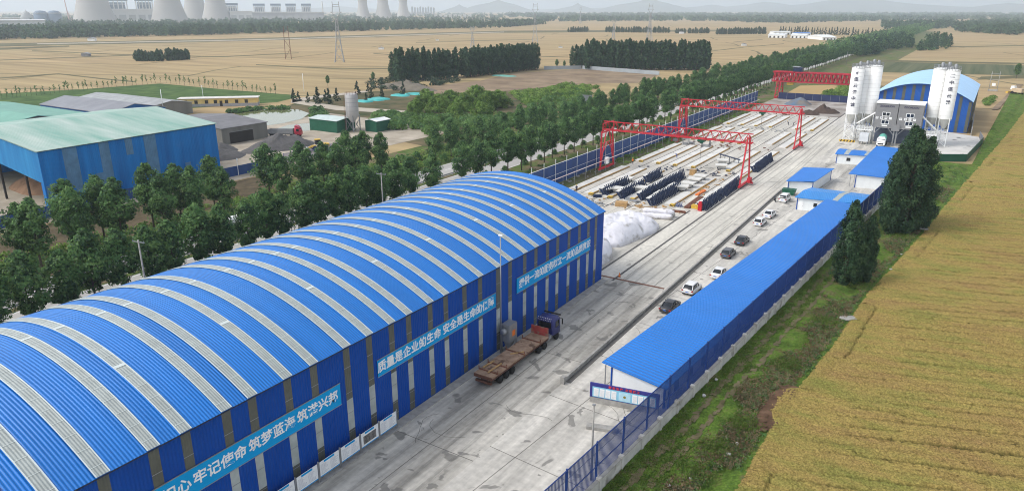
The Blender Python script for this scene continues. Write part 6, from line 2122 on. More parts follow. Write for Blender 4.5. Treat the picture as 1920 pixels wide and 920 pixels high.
mass('tree_belt', inpoly([(1745, 82), (1782, 79), (1782, 93), (1748, 96), (1720, 96)], 46, 13), 14, 3.4, .8, 130, LEAFP, 32, 'poplar')
mass('shrubbery', inpoly([(1720, 88), (1750, 86), (1750, 95), (1722, 96)], 60, 14), 3, 2.5, .6, 50, LEAF, 33)

# poplar woods on the far side of the highway: each tree a thing
WOOD = protos('wood', 4, 19.0, 300)
def wood(a, b, nx, ny, dep, h, label, group, n0=0):
    p, q = G(*a), G(*b)
    d = (q - p)
    nrm = Vector((d.y, -d.x, 0)).normalized()
    if nrm.dot(Vector((p.x, p.y, 0))) < 0:
        nrm = -nrm
    for j in range(ny):
        for i in range(nx):
            c = p + d * ((i + .5 * (j % 2)) / (nx - 1 + .5)) + nrm * (dep * j) + Vector((rng.uniform(-.8, .8), rng.uniform(-.8, .8), 0))
            edge = h * (1 + .04 * math.sin(i * 1.7))
            plant('wood', WOOD[rng.randrange(4)], c.x, c.y, edge / 19.0 * rng.uniform(.9, 1.04), label, group, 'poplar_tree')
wood((745, 153), (858, 147), 12, 3, 4.2, 18.5, 'dark poplar in the left one of the three dense woods beyond the highway', 'poplars of the left wood')
wood((874, 146), (1012, 130), 19, 3, 4.2, 18.5, 'dark poplar in the middle one of the three dense woods beyond the highway', 'poplars of the middle wood')
wood((1072, 127), (1090, 129), 3, 3, 4.2, 16.0, 'dark poplar at the lower left end of the largest dense wood', 'low poplars of the large wood')
wood((1102, 131), (1328, 132), 25, 3, 4.4, 20.5, 'dark poplar in the largest dense wood behind the grey site wall', 'poplars of the large wood')
FARP = protos('wood', 2, 10.0, 500)
def far_row(a, b, n, h, label, group, kind=None, name='poplar_tree', rows=1):
    p, q = G(*a), G(*b)
    for j in range(rows):
        for i in range(n):
            c = p.lerp(q, i / max(1, n - 1)) + Vector((rng.uniform(-1, 1), rng.uniform(-1, 1) + j * 5, 0))
            t, cm = FARP[rng.randrange(2)] if kind is None else kind[rng.randrange(len(kind))]
            o = link(name, cm)
            o.location = c
            o.rotation_euler.z = rng.uniform(0, 6)
            s = h / (10.0 if kind is None else kind_h) * rng.uniform(.82, 1.1)
            o.scale = (s * .9, s * .9, s)
            tag(o, label, 'tree', group)
kind_h = 10.0
far_row((256, 115), (304, 115), 11, 9, 'poplar in the left half of the small clump standing alone in the wheat', 'left poplars of the lone clump')
far_row((314, 114), (355, 112), 11, 9.5, 'poplar in the right half of the small clump standing alone in the wheat', 'right poplars of the lone clump')
far_row((1067, 61), (1100, 60), 9, 10, 'distant poplar in the short row at the left of the far tree rows', 'poplars of the short far row')
far_row((1138, 61), (1253, 62), 26, 11, 'distant poplar in the long row in the middle distance', 'poplars of the long far row')
far_row((1267, 63), (1284, 63), 5, 10, 'distant poplar in the small clump between the far rows', 'poplars of the far small clump')
far_row((1291, 63), (1328, 63), 10, 10, 'distant poplar in the fourth far row from the left', 'poplars of the fourth far row')
far_row((1344, 65), (1434, 64), 22, 12, 'distant poplar in the far row left of the white roofed sheds', 'poplars of the far row by the sheds')
CON = protos('conifer', 3, 9.0, 700)
kind_h = 9.0
far_row((1463, 64), (1575, 66), 22, 13, 'dark cone-shaped tree behind the far white roofed sheds', 'cone trees behind the far sheds', CON, 'conifer_tree')
far_row((1580, 66), (1640, 68), 11, 12, 'dark cone-shaped tree right of the far white roofed sheds', 'cone trees right of the far sheds', CON, 'conifer_tree')

# small conifers and single trees by the pond
for k, (q, h, lab) in enumerate((((551, 188), 5.5, 'dark conifer nearest the fountain end of the pond'), ((560, 190), 4.6, 'second dark conifer right of the pond fountain'), ((578, 193), 5.0, 'dark conifer alone on the lawn right of the light mast'),
                    ((596, 195), 7.6, 'tall dark conifer in the middle of the lawn above the pond'), ((611, 191), 5.6, 'dark conifer in the pair left of the cement silo, further one'), ((617, 196), 7.4, 'taller dark conifer in the pair left of the cement silo'),
                    ((632, 190), 6.2, 'dark conifer close to the left side of the cement silo'), ((670, 178), 6.8, 'dark conifer rising behind the top of the cement silo'), ((687, 190), 4.2, 'small dark conifer beside the turquoise sheets'),
                    ((696, 185), 5.4, 'dark conifer behind the turquoise sheets'), ((716, 183), 5.2, 'dark conifer between the two turquoise sheet patches'), ((756, 178), 6.8, 'dark conifer near the right end of the turquoise sheets'), ((690, 172), 4.6, 'dark conifer on the grey earth heap'))):
    p = G(*q)
    plant('conifer', CON[k % 3], p.x, p.y, h / 9, lab, None, 'conifer_tree')
for q, h, lab in (((615, 162), 6.0, 'single round dark tree alone in the wheat above the lawn'), ((700, 153), 5.6, 'single round dark tree in the wheat left of the woods')):
    p = G(*q)
    plant('road', ROAD[2], p.x, p.y, h / 12.2, lab, None, 'tree')
for q, h, lab in (((1044, 128), 6.5, 'low bushy tree left part of the pair between the woods'), ((1058, 128), 5.5, 'low bushy tree right part of the pair between the woods'), ((1905, 148), 9.5, 'lone broad tree on a bare trunk at the right edge')):
    p = G(*q)
    plant('road', ROAD[1], p.x, p.y, h / 12.2, lab)
SAP = protos('sapling', 3, 5.0, 800)
saps = []
for k in range(58):
    u = k / 57
    q = (4 + 514 * u, (184 - 30 * u / .58) if u < .58 else (154 + 22 * (u - .58) / .42))
    p = G(q[0] + rng.uniform(-2, 2), q[1] + 1)
    plant('sapling', SAP[k % 3], p.x, p.y, rng.uniform(.7, 1.2), 'thin young tree in the long line between green crop and wheat', 'saplings along the wheat edge', 'young_tree', 'young tree', lean=R(rng.uniform(-4, 10)))

# bright willows and bushes left of the highway
WIL = protos('willow', 3, 7.0, 900)
for k, (q, h) in enumerate((((800, 203), 8.4), ((822, 210), 7.6), ((845, 203), 8.0), ((870, 208), 7.8), ((893, 200), 9.4), ((915, 207), 8.4), ((936, 202), 7.8), ((858, 222), 6.6), ((905, 224), 6.8), ((780, 214), 6.2))):
    p = G(*q)
    plant('willow', WIL[k % 3], p.x, p.y, h / 7, 'bright green bushy willow in the thicket left of the highway', 'willows in the thicket', 'willow_tree')
mass('thicket', inpoly([(700, 214), (780, 222), (960, 222), (1010, 196), (1080, 170), (1120, 172), (1060, 210), (960, 240), (820, 255), (700, 240)], 200, 41), 2.6, 2.4, .42, 150, [LEAF[1], LEAF[2], LEAFW[0]], 41)
mass('thicket', inpoly([(960, 178), (1060, 160), (1130, 165), (1080, 185), (990, 200)], 130, 42), 2.2, 2.2, .4, 110, LEAFW, 42)
mass('thicket', inpoly([(690, 150), (760, 150), (900, 150), (860, 158), (740, 172), (690, 168)], 70, 43), 2.4, 2.2, .4, 80, LEAFC, 43)
mass('pond_reeds', inpoly([(425, 212), (470, 205), (540, 203), (545, 205.5), (480, 207.5), (440, 214)], 50, 44), 1.6, 1.6, .3, 90, LEAF, 44)
mass('pond_reeds', inpoly([(578, 206), (612, 206), (612, 226), (582, 224), (590, 213)], 34, 45), 1.8, 1.6, .34, 110, LEAF, 45)
mass('roadside_weeds', [(x, y) for x, y in zip(np.random.default_rng(46).uniform(-141, -125, 520), np.random.default_rng(47).uniform(30, 300, 520))], .9, 1.3, .24, 60, LEAFW, 46)
mass('undergrowth', [(x, y) for x, y in zip(np.random.default_rng(66).uniform(-138, -125, 170), np.random.default_rng(67).uniform(40, 290, 170))], 2.4, 1.7, .3, 90, LEAF, 66)
mass('undergrowth', [(x, y) for x, y in zip(np.random.default_rng(68).uniform(-104, -92, 120), np.random.default_rng(69).uniform(20, 105, 120))], 2.6, 1.7, .3, 90, LEAF, 67)
mass('roadside_weeds', [(x, y) for x, y in zip(np.random.default_rng(48).uniform(-104.5, -90, 160), np.random.default_rng(49).uniform(90, 420, 160))], .6, 1.0, .2, 40, LEAF, 47)
mass('yard_weeds', [(x, y) for x, y in zip(np.random.default_rng(50).uniform(-86, -80.5, 120), np.random.default_rng(51).uniform(185, 320, 120))], .5, 1.0, .2, 50, LEAFW, 48)
mass('shrubbery', inpoly([(1545, 178), (1600, 160), (1600, 186), (1548, 184)], 50, 52), 2.4, 2.2, .4, 110, LEAFW, 49)
mass('shrubbery', inpoly([(1845, 192), (1862, 178), (1862, 190), (1850, 200)], 14, 53), 1.8, 1.6, .35, 90, LEAFW, 50)
BUSH = protos('bush', 2, 1.6, 950)
for k in range(34):
    yy = 112 + k * 9.6 + rng.uniform(-1, 1)
    plant('bush', BUSH[k % 2], -104.6, yy, rng.uniform(.8, 1.15), 'small round clipped shrub at the road edge behind the blue panel fence', 'clipped shrubs along the highway', 'shrub', 'shrub')
for q, s, lab in (((718, 322), 1.3, 'reddish round shrub on the far verge of the highway, nearer one'), ((720, 320), 1.1, 'reddish round shrub on the far verge of the highway, further one')):
    p = G(*q)
    plant('bush', BUSH[0], p.x + (3 if s > 1.2 else -2), p.y, s, lab, None, 'shrub', 'shrub')

# tall poplars right of the cabins, and the lower pair by the shed
BIG = protos('big', 3, 20.0, 1000)
for k, (x, y_, h, lab) in enumerate(((-9.3, 151, 16.5, 'tall dark poplar at the front left of the big group beside the site cabins'), (-6.9, 153.4, 20.3, 'tallest dark poplar at the front of the big group beside the site cabins'), (-5.0, 158.5, 18.5, 'dark poplar at the right of the big group beside the site cabins'),
                          (-8.3, 160.5, 20.0, 'dark poplar at the back of the big group beside the site cabins'), (-9.9, 157.5, 16.5, 'dark poplar on the left side of the big group beside the site cabins'),
                          (-12.2, 117.6, 14.0, 'dark poplar standing taller in the pair over the grass path'), (-9.8, 119.8, 11.4, 'lower dark poplar in the pair over the grass path'))):
    plant('big', BIG[k % 3], x, y_, h / 20.0, lab, None, 'poplar_tree')

# weeds and grass on the strip outside the wall
def tufts(name, n, seed, fn, leaf, hgt, mats, per=8):
    r = np.random.default_rng(seed)
    V, M_ = [], []
    for k in range(n):
        x, y = fn(r)
        m_ = per
        P = np.stack([x + r.normal(0, .16, m_), y + r.normal(0, .16, m_), .5 + r.uniform(0, hgt, m_)], 1)
        N_ = np.stack([r.normal(0, .6, m_), r.normal(0, .6, m_), np.full(m_, .6)], 1)
        V.append(leaf_quads(P, N_, leaf, r, .45))
        M_.append(np.full(m_, r.integers(0, 3)))
    o = link(name, quads(name, np.concatenate(V), np.concatenate(M_), mats))
    o['kind'] = 'stuff'
    return o
M_DRY = [leafmat('dry_weed_dark', (0.17, 0.11, 0.06)), leafmat('dry_weed', (0.27, 0.20, 0.11)), leafmat('grey_weed', (0.21, 0.21, 0.12))]
GRASSL = [leafmat('grass_a', (0.085, 0.165, 0.025)), leafmat('grass_b', (0.125, 0.205, 0.03)), leafmat('grass_c', (0.17, 0.20, 0.055))]
def in_soil(x, y):
    c = False
    for i in range(len(SOIL_POLY)):
        (x0, y0), (x1, y1) = SOIL_POLY[i], SOIL_POLY[i - 1]
        if (y0 > y) != (y1 > y) and x < (x1 - x0) * (y - y0) / (y1 - y0) + x0:
            c = not c
    return c
def on_strip(a, b, y0, y1, p=1.6):
    def f(r):
        while True:
            y = y0 + (y1 - y0) * r.uniform(0, 1) ** p
            l, q = WALL_X(y) + .3, WHEAT_X(y)
            u = r.uniform(a, b)
            x = l + (q - l) * u
            if in_soil(x, y):
                continue
            if math.sin(x * .55 + y * .21) + math.sin(y * .33 - x * .4) > -.7 - .5 * r.uniform():
                return x, y
    return f
tufts('grass', 8000, 61, on_strip(0, .62, 42, 230), .10, .12, GRASSL)
tufts('weeds', 1800, 62, on_strip(.55, 1.0, 42, 230), .13, .3, LEAF, 9)
tufts('weeds', 5200, 63, on_strip(.45, .95, 45, 200), .13, .3, M_DRY, 9)
def clump_fn(cs):
    def f(r):
        c = cs[r.integers(0, len(cs))]
        return c[0] + r.normal(0, c[2]), c[1] + r.normal(0, c[2])
    return f
tufts('weeds', 1500, 64, clump_fn([(-15.5, 62, .9), (-14.6, 68, .8), (-13.6, 84, .9), (-16.5, 57.5, 1.0), (-12.0, 100, 1), (-9.5, 118, 1), (-7, 150, 1.2)]), .12, .45, GRASSL, 10)
# wheat ears standing out of the near crop
def ears(r):
    y = 50 + 62 * r.uniform(0, 1) ** 1.5
    return WHEAT_X(y) + .4 + 30 * r.uniform(0, 1), y
# litter on the bank
mlit = mat('pale_litter', (0.50, 0.49, 0.47), .7, .1, 2)
for k, (q, s, lab) in enumerate((((1382, 832), .35, 'crumpled white litter bag in the weeds beside the brown ditch'), ((1366, 852), .5, 'broken white slab pieces lying in the weeds near the bottom edge'), ((1295, 897), .3, 'small white rubbish lump near the bottom of the grass strip'),
                             ((1590, 597), 1.3, 'flat grey broken concrete slab lying across the ditch bank'), ((1670, 505), .4, 'white litter in the dark ditch left of the wheat'), ((1690, 477), .35, 'white litter further up the dark ditch'),
                             ((1727, 428), 1.6, 'pale square slab bridging the ditch below the tall poplars'), ((1343, 712), .4, 'white stone lying at the foot of the block wall'), ((1320, 742), .45, 'small heap of white rubble by the block wall pillar'), ((1254, 910), .35, 'pale stone in the grass by the bottom edge'))):
    p = G(*q, .58)
    s = s if s > 1 else s * .6
    t = tag(MB().prism([(-s, -s * .6), (s * .3, -s * .8), (s, -.1 * s), (s * .5, s * .7), (-s * .7, s * .5)], 0, .18 if s > 1 else s * .6, 'XY').build('rubble' if s < 1 else 'concrete_slab', mlit if s < 1 else M_CONC_OLD), lab, 'rubble' if s < 1 else 'slab')
    t.location = p
    t.rotation_euler = (rng.uniform(-.2, .2), rng.uniform(-.2, .2), rng.uniform(0, 6))
# turquoise sheets
for k, q in enumerate(((681, 191), (702, 188), (714, 186), (750, 180), (775, 177))):
    p = G(*q)
    o = tag(draped(5.5, 3.2, .9, k + .5, 2.5, 30, 8).build('sheeted_heap', mat('turquoise_sheet', (0.06, 0.40, 0.38), .5, .1, .5)), ['turquoise sheeted heap right beside the cement silo', 'turquoise sheeted heap second from the cement silo', 'turquoise sheeted heap in the middle of the sheeted patches', 'small turquoise sheeted heap below the right conifer', 'turquoise sheeted heap furthest right'][k], 'sheeted heap')
    o.location = p
p = G(760, 166)
o = tag(heap_mesh(24, 9, 4.2, 3).build('earth_heap', mat('grey_earth', (0.15, 0.13, 0.10), .95, .3, .2, bump=.2, bscale=.6)), 'long weedy grey earth heap left of the dark poplar woods', 'heap')
o.location = p
p = G(945, 143)
o = tag(draped(9, 4, .8, 2.2, 2.5, 30, 8).build('sheeted_heap', mat('green_sheet', (0.16, 0.42, 0.35), .5, .1, .5)), 'pale green sheeted mound in front of the middle wood', 'sheeted heap')
o.location = p

# ================================================================== masts, poles, pylons
def pylon(q, h, label, w=7.5):
    p = G(*q)
    t = thing('pylon', label, 'pylon', p, YAW + rng.uniform(-.2, .2))
    m = mat('galvanised', (0.34, 0.35, 0.36), .5, .1, .2)
    mb = MB()
    lv = [(0, w), (.16, w * .74), (.32, w * .52), (.48, w * .34), (.62, w * .24), (.74, w * .2)]
    for (a, wa), (b, wb) in zip(lv, lv[1:]):
        for sx, sy in ((-1, -1), (1, -1), (1, 1), (-1, 1)):
            mb.bar((sx * wa / 2, sy * wa / 2, a * h), (sx * wb / 2, sy * wb / 2, b * h), .42, .34)
        C4 = ((-1, -1), (1, -1), (1, 1), (-1, 1))
        for i in range(4):
            s, e = C4[i], C4[(i + 1) % 4]
            mb.bar((s[0] * wa / 2, s[1] * wa / 2, a * h), (e[0] * wb / 2, e[1] * wb / 2, b * h), .2).bar((e[0] * wa / 2, e[1] * wa / 2, a * h), (s[0] * wb / 2, s[1] * wb / 2, b * h), .2)
    mb.build('tower', m, t)
    mb = MB()
    hw = w * .42
    z0, z1 = .74 * h, .95 * h
    for s in (-1, 1):
        for d in (-.5, .5):
            mb.bar((s * w * .1, d, z0), (s * hw, d, z0 + .08 * h), .3).bar((s * hw, d, z0 + .08 * h), (s * hw * .8, d, z1), .3)
        mb.bar((s * hw, 0, z0 + .08 * h), (s * hw * 1.5, 0, z0 + .09 * h), .3)
        mb.bar((s * hw * .8, 0, z1), (s * hw * .85, 0, h), .3)
    mb.bar((-hw * 1.5, 0, z0 + .09 * h), (hw * 1.5, 0, z0 + .09 * h), .25)
    mb.bar((-hw * .8, 0, z1), (hw * .8, 0, z1), .4).bar((-hw * .8, 0, z1 - 1.5), (hw * .8, 0, z1 - 1.5), .3)
    mb.build('crossarm', m, t)
pylon((637, 117), 48, 'nearest tall grey lattice pylon standing in the wheat')
pylon((1003, 80), 50, 'tall lattice pylon rising beyond the middle poplar wood')
pylon((1217, 76), 50, 'tall lattice pylon rising behind the largest poplar wood')
pylon((1150, 75), 30, 'lower lattice pylon left of the one behind the largest wood', 5)
pylon((1088, 45), 50, 'distant lattice pylon near the hills at middle', 6)
pylon((886, 90), 24, 'thin twin-legged mast in front of the far road', 5)
p = G(541, 111)
t = thing('portal_mast', 'rust coloured two-legged portal mast standing in the wheat left of the pylon', 'mast', p, YAW)
for s in (-1, 1):
    MB().bar((s * 2.6, 0, 0), (s * 2.0, 0, 28), .38, .3).build('leg', M_RUST, t)
MB().bar((-2.5, 0, 1), (2.4, 0, 9), .25).bar((2.4, 0, 9.2), (-2.3, 0, 16.5), .25).bar((-2.2, 0, 18), (2.2, 0, 18), .25).bar((-2.1, 0, 24), (2.1, 0, 24), .25).build('brace', M_RUST, t)
def pole(p, h, label, arms=1, m=None, w=.15):
    t = thing('power_pole', label, 'pole', p, YAW * .3)
    MB().tube([(0, 0, 0), (0, 0, h)], [w, w * .65], 8).build('pole', m or M_CONC_OLD, t)
    mb = MB()
    for k in range(arms):
        mb.bar((-1.1, 0, h - .3 - .9 * k), (1.1, 0, h - .3 - .9 * k), .1)
        for x in (-1, 0, 1):
            mb.bar((x, 0, h - .3 - .9 * k), (x, 0, h - .05 - .9 * k), .08)
    mb.build('crossarm', M_STEEL, t)
pole((-93.5, 99.5, 0), 12.2, 'concrete power pole with crossarm beyond the roof edge of the hall')
pole((-89.5, 48.5, 0), 13.2, 'thin concrete pole just behind the hall roof at the left')
pole(G(570, 172), 9.5, 'slender pole with a crossarm at the wheat edge above the pond', 1, M_WHITE)
pole(G(382, 190), 7.5, 'thin pole beside the yellow house roof', 1, M_WHITE)
pole((-245, 150, 9), 6.0, 'short white pole sticking up behind the grey roofs', 0, M_WHITE)
for k, (q, h, lab) in enumerate((((1586, 124), 11.5, 'tall grey pole beside the white road rail left of the silos'), ((1513, 129), 8.0, 'shorter grey pole just above the far red crane'))):
    pole(G(*q), h, lab, 0, M_STEEL)
p = G(1861, 171)
t = thing('transformer_frame', 'white two-pole transformer frame in the wheat at the right', 'transformer', p, 0)
for s in (-1, 1):
    MB().tube([(s * 1.9, 0, 0), (s * 1.8, 0, 10.5)], [.17, .12], 8).build('pole', M_CONC_OLD, t)
MB().bar((-2.2, 0, 9.2), (2.2, 0, 9.2), .16).bar((-2.2, 0, 6), (2.2, 0, 6), .16).bar((-2.2, 0, 2.6), (2.2, 0, 2.6), .2).build('crossarm', M_STEEL, t)
MB().b2(-.8, .8, -.5, .5, 2.7, 4.2).build('transformer_box', M_WHITE, t)
MB().b2(-2.3, 2.3, -1.2, 1.2, 0, .8).build('plinth', M_CONC_OLD, t)
# white crash barrier along the far highway
t = thing('guard_rail', 'white highway guard rail running away to the upper right', 'guard rail', (-104.3, 420, 0))
MB().b2(-.06, .06, 0, 620, .45, .85).build('rail', M_WHITE, t)
mb = MB()
for k in range(100):
    MB_ = mb.b2(-.12, .12, k * 6.2, k * 6.2 + .25, 0, 1.15)
mb.build('posts', M_WHITE, t)
t = thing('median_rail', 'grey guard rail on the median between the two carriageways', 'guard rail', (-113.5, 20, 0))
MB().b2(-.05, .05, 0, 420, .5, .8).build('rail', M_STEEL, t)
mb = MB()
for k in range(105):
    mb.b2(-.06, .06, k * 4 - .06, k * 4 + .06, 0, .8)
mb.build('posts', M_STEEL, t)

# ================================================================== power station and town on the skyline
M_COOL = mat('cooling_concrete', (0.42, 0.41, 0.39), .85, .04, .02)
def cooling(cx, dist, half_px, hfac, label):
    d = G(cx, 60)
    d = Vector((d.x, d.y, 0)).normalized()
    p = d * dist
    rb = half_px * dist / 1400.0
    h = rb * hfac
    t = thing('cooling_tower', label, 'cooling tower', p, 0, 'cooling towers on the skyline')
    prof = []
    for i in range(22):
        u = i / 21
        z = .05 + .95 * u
        # hyperbola with its throat at three quarters height
        a = .56
        k = math.sqrt(1 / a ** 2 - 1) / .76
        prof.append((rb * a * math.sqrt(1 + (k * (z - .76)) ** 2), h * z))
    MB().lathe((0, 0, 0), prof, 48).build('shell', M_COOL, t)
    mb = MB()
    for i in range(24):
        a, b = 2 * PI * i / 24, 2 * PI * (i + .5) / 24
        mb.bar((rb * 1.03 * math.cos(a), rb * 1.03 * math.sin(a), 0), (rb * .985 * math.cos(b), rb * .985 * math.sin(b), h * .055), 2.2).bar((rb * 1.03 * math.cos(a + .26), rb * 1.03 * math.sin(a + .26), 0), (rb * .985 * math.cos(b), rb * .985 * math.sin(b), h * .055), 2.2)
    mb.build('support_column', M_COOL, t)
cooling(182.5, 2550, 34.5, 2.35, 'leftmost and widest pale cooling tower beside the twin tanks')
cooling(322, 2620, 31.5, 2.4, 'second wide cooling tower, right of the long white hall')
cooling(371.5, 3100, 25, 2.4, 'cooling tower partly hidden, third from the left')
cooling(410, 2850, 26.5, 2.4, 'cooling tower fourth from the left with its side to open sky')
cooling(683, 3600, 14.5, 2.5, 'left one of the three smaller cooling towers near the middle')
cooling(720.5, 3600, 17, 2.5, 'middle one of the three smaller cooling towers')
cooling(758, 3900, 13.5, 2.5, 'right one of the three smaller cooling towers')
M_PLANTB = mat('plant_blue', (0.16, 0.22, 0.30), .7, .15, .03)
M_PLANTW = mat('plant_white', (0.66, 0.67, 0.66), .7, .06, .03)
def sky_box(x0, x1, ytop, dist, m, label, cat, name, extra=None, depth=40, base=0):
    """a building on the skyline seen between pixel columns x0..x1, roof at pixel row ytop"""
    cx = (x0 + x1) / 2
    d = G(cx, 60)
    d = Vector((d.x, d.y, 0)).normalized()
    p = d * dist
    s = dist / 1400.0 / 1.0
    w = (x1 - x0) * dist / math.hypot(1402, cx - 960) * .98
    # height from the pixel row
    q = _rt * (cx - 960) - _up * (ytop - 460) + _fw * FPX
    h = CAM_H + q.z / math.hypot(q.x, q.y) * dist
    t = thing(name, label, cat, p, math.atan2(d.y, d.x) - PI / 2)
    if extra == 'boiler':
        mb = MB().b2(-w * .42, w * .42, -depth / 2, depth / 2, 0, h * .82)
        mb.build('frame_house', m, t)
        MB().b2(-w * .56, w * .56, -depth * .6, depth * .6, h * .88, h).build('roof', M_PLANTB, t)
        mb = MB()
        for k in range(6):
            x = -w * .5 + w * k / 5
            mb.bar((x, -depth * .55, 0), (x, -depth * .55, h * .88), 2.4)
        for z in (.3, .55, .75):
            mb.bar((-w * .5, -depth * .55, h * z), (w * .5, -depth * .55, h * z), 2.0)
        mb.build('steelwork', M_PLANTW, t)
        MB().b2(w * .43, w * .9, -depth * .4, depth * .4, 0, h * .5).build('side_house', M_PLANTB, t)
    elif extra == 'tank':
        MB().lathe((0, 0, 0), [(w / 2, 0), (w / 2, h * .8), (w * .3, h * .96), (.5, h)], 28).build('tank', m, t)
        MB().lathe((0, 0, 0), [(w / 2 + .6, h * .78), (w / 2 + .6, h * .82)], 28).build('rim', M_PLANTW, t)
    elif extra == 'cone':
        MB().lathe((0, 0, 0), [(w / 2, 0), (w * .42, h * .45), (w * .18, h * .9), (1, h)], 28).build('dome', m, t)
        MB().lathe((0, 0, h), [(1.2, 0), (1.2, 4)], 8).build('vent', M_PLANTW, t)
    elif extra == 'flats':
        MB().b2(-w / 2, w / 2, -depth / 4, depth / 4, 0, h).b2(-w * .2, w * .2, -depth / 6, depth / 6, h, h + 4).build('block', m, t)
        mb = MB()
        for k in range(3):
            x = -w / 2 + w * (k + .5) / 3
            mb.b2(x - w * .09, x + w * .09, -depth / 4 - .5, -depth / 4 - .1, 3, h - 3)
        mb.build('window_band', M_PLANTB, t)
    else:
        MB().b2(-w / 2, w / 2, -depth / 2, depth / 2, 0, h * .93).build('wall', m, t)
        MB().b2(-w / 2 - 2, w / 2 + 2, -depth / 2 - 2, depth / 2 + 2, h * .932, h).build('roof', M_PLANTW, t)
        mb = MB()
        n_ = max(3, int((x1 - x0) / 14))
        for k in range(n_):
            x = -w / 2 + w * (k + .5) / n_
            mb.b2(x - w / n_ * .36, x + w / n_ * .36, -depth / 2 - .6, -depth / 2 - .1, h * .25, h * .6)
        mb.build('bay', mat('bay_grey', (0.45, 0.47, 0.47), .7, .1, .05), t)
    return t
sky_box(212, 294, 17.5, 2650, M_PLANTW, 'long white turbine hall between the two wide cooling towers', 'power station', 'turbine_hall')
sky_box(207, 244, -3, 2900, M_PLANTB, 'blue-grey boiler house right of the leftmost cooling tower', 'power station', 'boiler_house', 'boiler')
sky_box(264, 292, -3, 2900, M_PLANTB, 'blue-grey boiler house left of the second cooling tower', 'power station', 'boiler_house', 'boiler')
sky_box(429, 450, 6.5, 3000, M_PLANTB, 'boiler house just right of the fourth cooling tower', 'power station', 'boiler_house', 'boiler')
for k, (a, b) in enumerate(((481, 500), (513, 530), (541, 558), (570, 586))):
    sky_box(a, b, 7.5, 3100, M_PLANTB, ['first', 'second', 'third', 'fourth'][k] + ' boiler house from the left in the row of four with overhanging roofs', 'power station', 'boiler_house', 'boiler')
sky_box(436, 476, 21, 2850, M_PLANTW, 'low pale works hall between fourth cooling tower and boiler row', 'power station', 'works_hall')
sky_box(478, 610, 23, 3000, mat('plant_grey', (0.38, 0.40, 0.42), .7, .15, .03), 'long grey works hall below the row of four boiler houses', 'power station', 'works_hall')
sky_box(70.5, 95, 20, 2700, M_PLANTB, 'left one of the two blue-grey domed tanks', 'tank', 'storage_tank', 'tank')
sky_box(96, 120, 20, 2700, M_PLANTB, 'right one of the two blue-grey domed tanks', 'tank', 'storage_tank', 'tank')
sky_box(43, 69, 21, 3000, mat('dome_grey', (0.36, 0.37, 0.36), .8, .08, .05), 'pale cone-shaped store left of the twin tanks', 'store', 'coal_dome', 'cone')
sky_box(-30, 78, 37.5, 1900, M_PLANTW, 'long low white roofed sheds at the far left below the cone store', 'shed', 'works_shed', depth=120)
sky_box(0, 40, 33.5, 2500, M_PLANTW, 'low white building further off at the far left edge', 'shed', 'works_shed')
for k in range(9):
    x = 773 + k * 5.0
    sky_box(x, x + 3.4, 13.2 + (k % 3) * .9, 5200, mat('flats_pale', (0.55, 0.55, 0.54), .8, .08, .02), 'distant pale apartment tower in the cluster right of the three smaller cooling towers', 'apartment block', 'apartment_block', 'flats')['group'] = 'distant apartment towers'
for k in range(8):
    x = 815 + k * 9
    sky_box(x, x + 6, 26.5 + (k % 3) * .7, 3600, M_PLANTW, 'small distant white house on the edge of town below the left hills', 'house', 'distant_house')['group'] = 'distant white houses'
d_ = G(134, 60)
dd = Vector((d_.x, d_.y, 0)).normalized() * 2800
t = thing('crawler_crane', 'thin red and white lattice crane between twin tanks and leftmost cooling tower', 'crane', dd, YAW + R(30))
MB().bar((0, 0, 0), (-4, 0, 85), 2.6, 1.4).bar((-2, 0, 40), (10, 0, 2), 1.2).bar((-4, 0, 85), (-8, 0, 130), 1.6, 1.0).build('boom', mat('crane_pale', (0.5, 0.34, 0.32), .6, .2, .05), t)
MB().b2(-4, 10, -4, 4, 0, 6).build('cabin', M_PLANTB, t)
sky_box(607, 609.5, 2, 3600, M_PLANTW, 'thin distant chimney left of the nearest pylon', 'chimney', 'chimney', 'tank', depth=8)
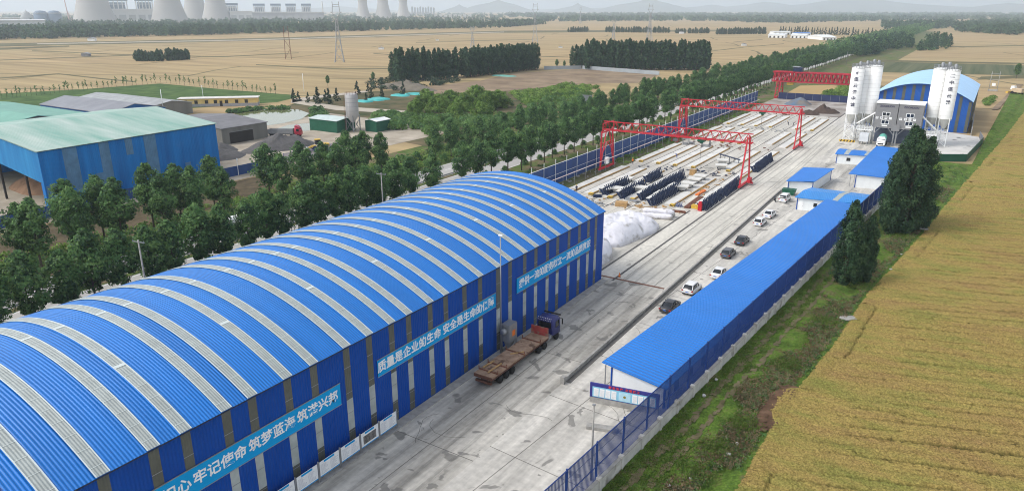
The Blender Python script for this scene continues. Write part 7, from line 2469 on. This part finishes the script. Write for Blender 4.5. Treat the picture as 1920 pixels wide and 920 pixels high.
# sheds in the middle distance
def far_shed(q0, q1, h, dep, roof_m, label):
    p, q = G(*q0), G(*q1)
    t = thing('far_shed', label, 'shed', p, math.atan2(q.y - p.y, q.x - p.x))
    L_ = (q - p).length
    MB().b2(0, L_, 0, dep, 0, h).build('wall', M_WHITE, t)
    MB().prism([(-.6, h), (dep + .6, h), (dep / 2, h + dep * .05)], -.5, L_ + .5, 'YZ').build('roof', roof_m, t)
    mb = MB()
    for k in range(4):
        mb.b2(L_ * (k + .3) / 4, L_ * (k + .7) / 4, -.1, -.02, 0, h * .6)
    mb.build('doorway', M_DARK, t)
M_WR = mat('white_roof', (0.72, 0.74, 0.74), .6, .05, .1)
far_shed((1440, 71), (1471, 71.5), 4.5, 34, M_WR, 'white roofed farm shed at the left of the far shed group')
far_shed((1482, 71.5), (1512, 72), 4.5, 30, M_WR, 'white roofed farm shed in the middle of the far shed group')
far_shed((1495, 68.5), (1520, 68.5), 5, 24, mat('far_blue_roof', (0.05, 0.17, 0.48), .6, .1, .1), 'blue roofed farm shed behind the white ones of the far group')
far_shed((1542, 75.5), (1568, 75.5), 4, 55, M_WR, 'large white roofed shed at the right of the far shed group')
far_shed((1450, 65.5), (1482, 65.5), 5, 20, M_WR, 'white roofed farm shed at the back of the far shed group')
for q, s, lab in (((715, 93), 4, 'tiny white hut alone in the wheat left of the woods'), ((1051, 90), 3, 'tiny pale hut in the wheat between pylon and woods'), ((1395, 86), 4, 'tiny white hut in the wheat right of the largest wood'), ((820, 76.5), 3, 'tiny grey ruin in the wheat near the far road'), ((162, 106), 5, 'low dark culvert block in the wheat at the left'),
                  ((173, 77), 7, 'tiny pinkish hut in front of the left tree belt'), ((1278, 63.5), 6, 'small pale shed at the foot of the far rows')):
    p = G(*q)
    t = thing('field_hut', lab, 'hut', p, YAW)
    MB().b2(-s * .7, s * .7, -s * .4, s * .4, 0, s * .5).build('wall', M_WHITE if s != 5 else M_GREYP, t)
    MB().prism([(-s * .8, s * .5), (s * .8, s * .5), (0, s * .72)], -s * .5, s * .5, 'XZ').build('roof', M_STEEL, t)
